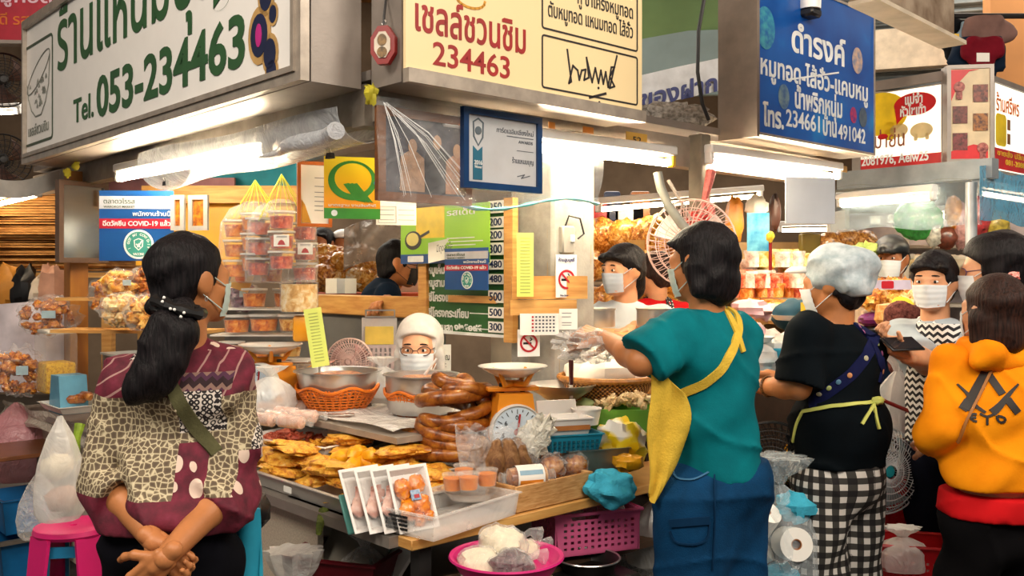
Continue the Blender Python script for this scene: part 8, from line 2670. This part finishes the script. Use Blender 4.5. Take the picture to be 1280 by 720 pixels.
# ------------------------------------------------------------------ on the floor at the right
fan('floor_fan', 'dark floor fan with blue hub between the blue trousers and the checked trousers', P(966, 585, 3.45), .17, (-.35, -.93, 0), m_black, mat('smoke_blade', '25282c', .3), mat('steel_blue_plastic', '2a5a7a', .4), 44, ring=4)
fan('floor_fan', 'white wire floor fan with teal hub right of the checked trousers', P(1104, 588, 3.75), .17, (.25, -.95, .05), mat('pale_wire', 'c9ccd0', .4), mat('clear_blade2', '9fb3b8', .3), mat('teal_hub', '1a8a96', .4), 60, ring=4)
for px, Y, z0, lb in ((966, 3.5, .72, 'dark stand of the floor fan beside the blue trousers'), (1104, 3.82, .62, 'pale stand of the white wire floor fan')):
    c = P(px, 585, Y)
    t = thing('fan_stand', lb, 'stand', (c.x, c.y + .02, 0), 0)
    MB().cyl((0, 0, .03), (0, 0, c.z - .02), .018).ob('pole', m_black if px < 1000 else m_white, t)
    MB().lathe([(0, 0), (.15, 0), (.15, .015), (.03, .04), (0, .04)], 28).ob('base', m_black if px < 1000 else m_white, t)
RDP = mat('red_plastic', 'b3101a', .38, 0, .08)
for i, (px, py, Y, w, d, h, rz) in enumerate(((1130, 676, 3.9, .24, .2, .24, .1), (1150, 722, 3.55, .34, .22, .14, -.25))):
    p = P(px, py, Y)
    t = thing('red_basket', ['red perforated basket under the white wire fan', 'low red basket with a white bag at the bottom right'][i], 'basket', p, rz)
    hol = [rect(-w / 2 + .03 + .024 * a, .03 + .024 * b, -w / 2 + .040 + .024 * a, .040 + .024 * b) for a in range(int((w - .05) / .024)) for b in range(int((h - .05) / .024))]
    for yy in (-d / 2, d / 2 - .004): MB().prism(rect(-w / 2, 0, w / 2, h), .004, Tm((0, yy, 0)), hol).ob('wall', RDP, t)
    for xx in (-w / 2 + .004, w / 2): MB().prism(rect(-d / 2, 0, d / 2, h), .004, Tm((xx, 0, 0), PI / 2)).ob('wall', RDP, t)
    MB().box((0, 0, .003), (w, d, .006)).ob('floor', RDP, t)
    MB().tube([(-w / 2, -d / 2, h), (w / 2, -d / 2, h), (w / 2, d / 2, h), (-w / 2, d / 2, h)], .008, 6, closed=True).ob('rim', RDP, t)
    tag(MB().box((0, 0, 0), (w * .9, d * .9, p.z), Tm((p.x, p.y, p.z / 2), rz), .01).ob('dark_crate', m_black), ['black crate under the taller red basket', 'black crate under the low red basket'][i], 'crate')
tied_bag('plastic_bag', 'white plastic bag lying in the low red basket', 'bag', P(1128, 712, 3.5), .22, .16, .16, FWHT, 41)
tied_bag('plastic_bag', 'white plastic bag hanging beside the brown lace dress', 'bag', P(1122, 545, 4.0), .2, .14, .36, FWHT, 42)
tag(MB().cyl(P(1098, 498, 3.75), P(1146, 518, 3.72), .008).ob('red_broom_stick', mat('red_lacquer', 'a31f1c')), 'thin red handle sticking out beside the lime apron tie', 'handle')
# clear sack of paper rolls
sk_ = P(972, 728, 3.2)
tk = thing('roll_sack', 'big clear sack of white paper rolls beside the checked trousers', 'sack', (sk_.x, sk_.y, 0), 0)
zb = sk_.z
bag_mesh(.30, .26, .42, seed=7, neck=.8, flare=.34).ob('bag', film('sack_film', 'dfeaf0', .20, .12, 12, 1, .5), tk, loc=(0, 0, zb - .02))
for i, (x, y, z, a, b) in enumerate(((-.07, -.03, .22, .5, .4), (.03, -.06, .15, 1.35, .2), (-.08, .02, .10, .3, 1.0))):
    p = thing('paper_roll', ['white paper roll, upper left in the clear sack', 'white paper roll facing out of the clear sack', 'white paper roll at the bottom of the clear sack'][i], 'roll', V((sk_.x + x, sk_.y + y, zb + z)), 0, 'paper rolls in the clear sack')
    p.rotation_euler = (a, b, 0)
    MB().lathe([(.018, -.05), (.055, -.05), (.055, .05), (.018, .05), (.018, -.05)], 26).ob('paper', m_paper, p)
    MB().lathe([(.0185, -.049), (.0185, .049), (.015, .049), (.015, -.049), (.0185, -.049)], 18).ob('core', mat('kraft_brown', 'a8662a'), p)
for i, (x, z) in enumerate(((.06, .26), (.0, .02))):
    tag(MB().ell(V((sk_.x + x, sk_.y - .02, zb + z)), (.07, .05, .05), 14, 10, nz=.5, ns=10, seed=i).ob('aqua_bundle', mat('aqua_towel', '45b0cf')), ['aqua cloth bundle at the top of the clear sack', 'aqua cloth bundle at the bottom of the clear sack'][i], 'cloth')
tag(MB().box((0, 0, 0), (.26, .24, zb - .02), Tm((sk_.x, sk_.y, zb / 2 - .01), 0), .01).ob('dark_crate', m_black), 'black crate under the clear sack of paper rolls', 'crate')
ys = MB().ell(P(996, 590, 3.55), (.045, .05, .15), 16, 12, nz=.3, ns=10).ob('yellow_sack', mat('sack_yellow', 'e3a80f', .5)); tag(ys, 'yellow sack behind the checked trousers', 'sack')

# shirts hung high at the right
for i, (px, py, c, w, h) in enumerate(((1203, 60, '16181c', .26, .62), (1222, 55, '9fb8c9', .22, .5), (1234, 50, '8a6a62', .26, .5), (1222, 88, '17263a', .3, .7), (1228, 72, '7a1626', .22, .45))):
    Y = 6.6 - .08 * i; w *= .8; h *= .75
    m_ = mat('shirt_%s' % c, c, .85, 0, .12, 8)
    p = P(px, py, Y)
    g = nets([((0, 0, 0), (w * .5, .05, h * .5)), ((-w * .35, 0, h * .36), (-w * .62, 0, h * .12), .06, .05), ((w * .35, 0, h * .36), (w * .62, 0, h * .12), .06, .05)], .02, .03, folds(.012, .7, i), lambda X, Y_, Z: np.maximum(-Z - h * .38, Z - h * .42))
    o = soft('hanging_shirt', [g], m_); o.location = p
    tag(o, ['black shirt hanging by the weathered board', 'pale blue shirt hanging at the top right', 'dusty brown shirt hanging beside the orange wall', 'navy shirt hanging below the pale blue one', 'maroon shirt hanging beside the orange wall'][i], 'shirt', 'shirts hanging at the top right')
cardy('price_card', 'white price card below the maroon shirt', 'card', 1221, 77, 1237, 66, 6.0, 0, m_paper)
cardy('price_card', 'yellow price card on the black shirt', 'card', 1192, 50, 1199, 42, 6.0, 0, mat('price_yellow', 'eebf2a'))
struct('trim_17', MB().cyl(P(1180, 20, 6.6), P(1290, 20, 6.6), .02, n=8), m_dark)
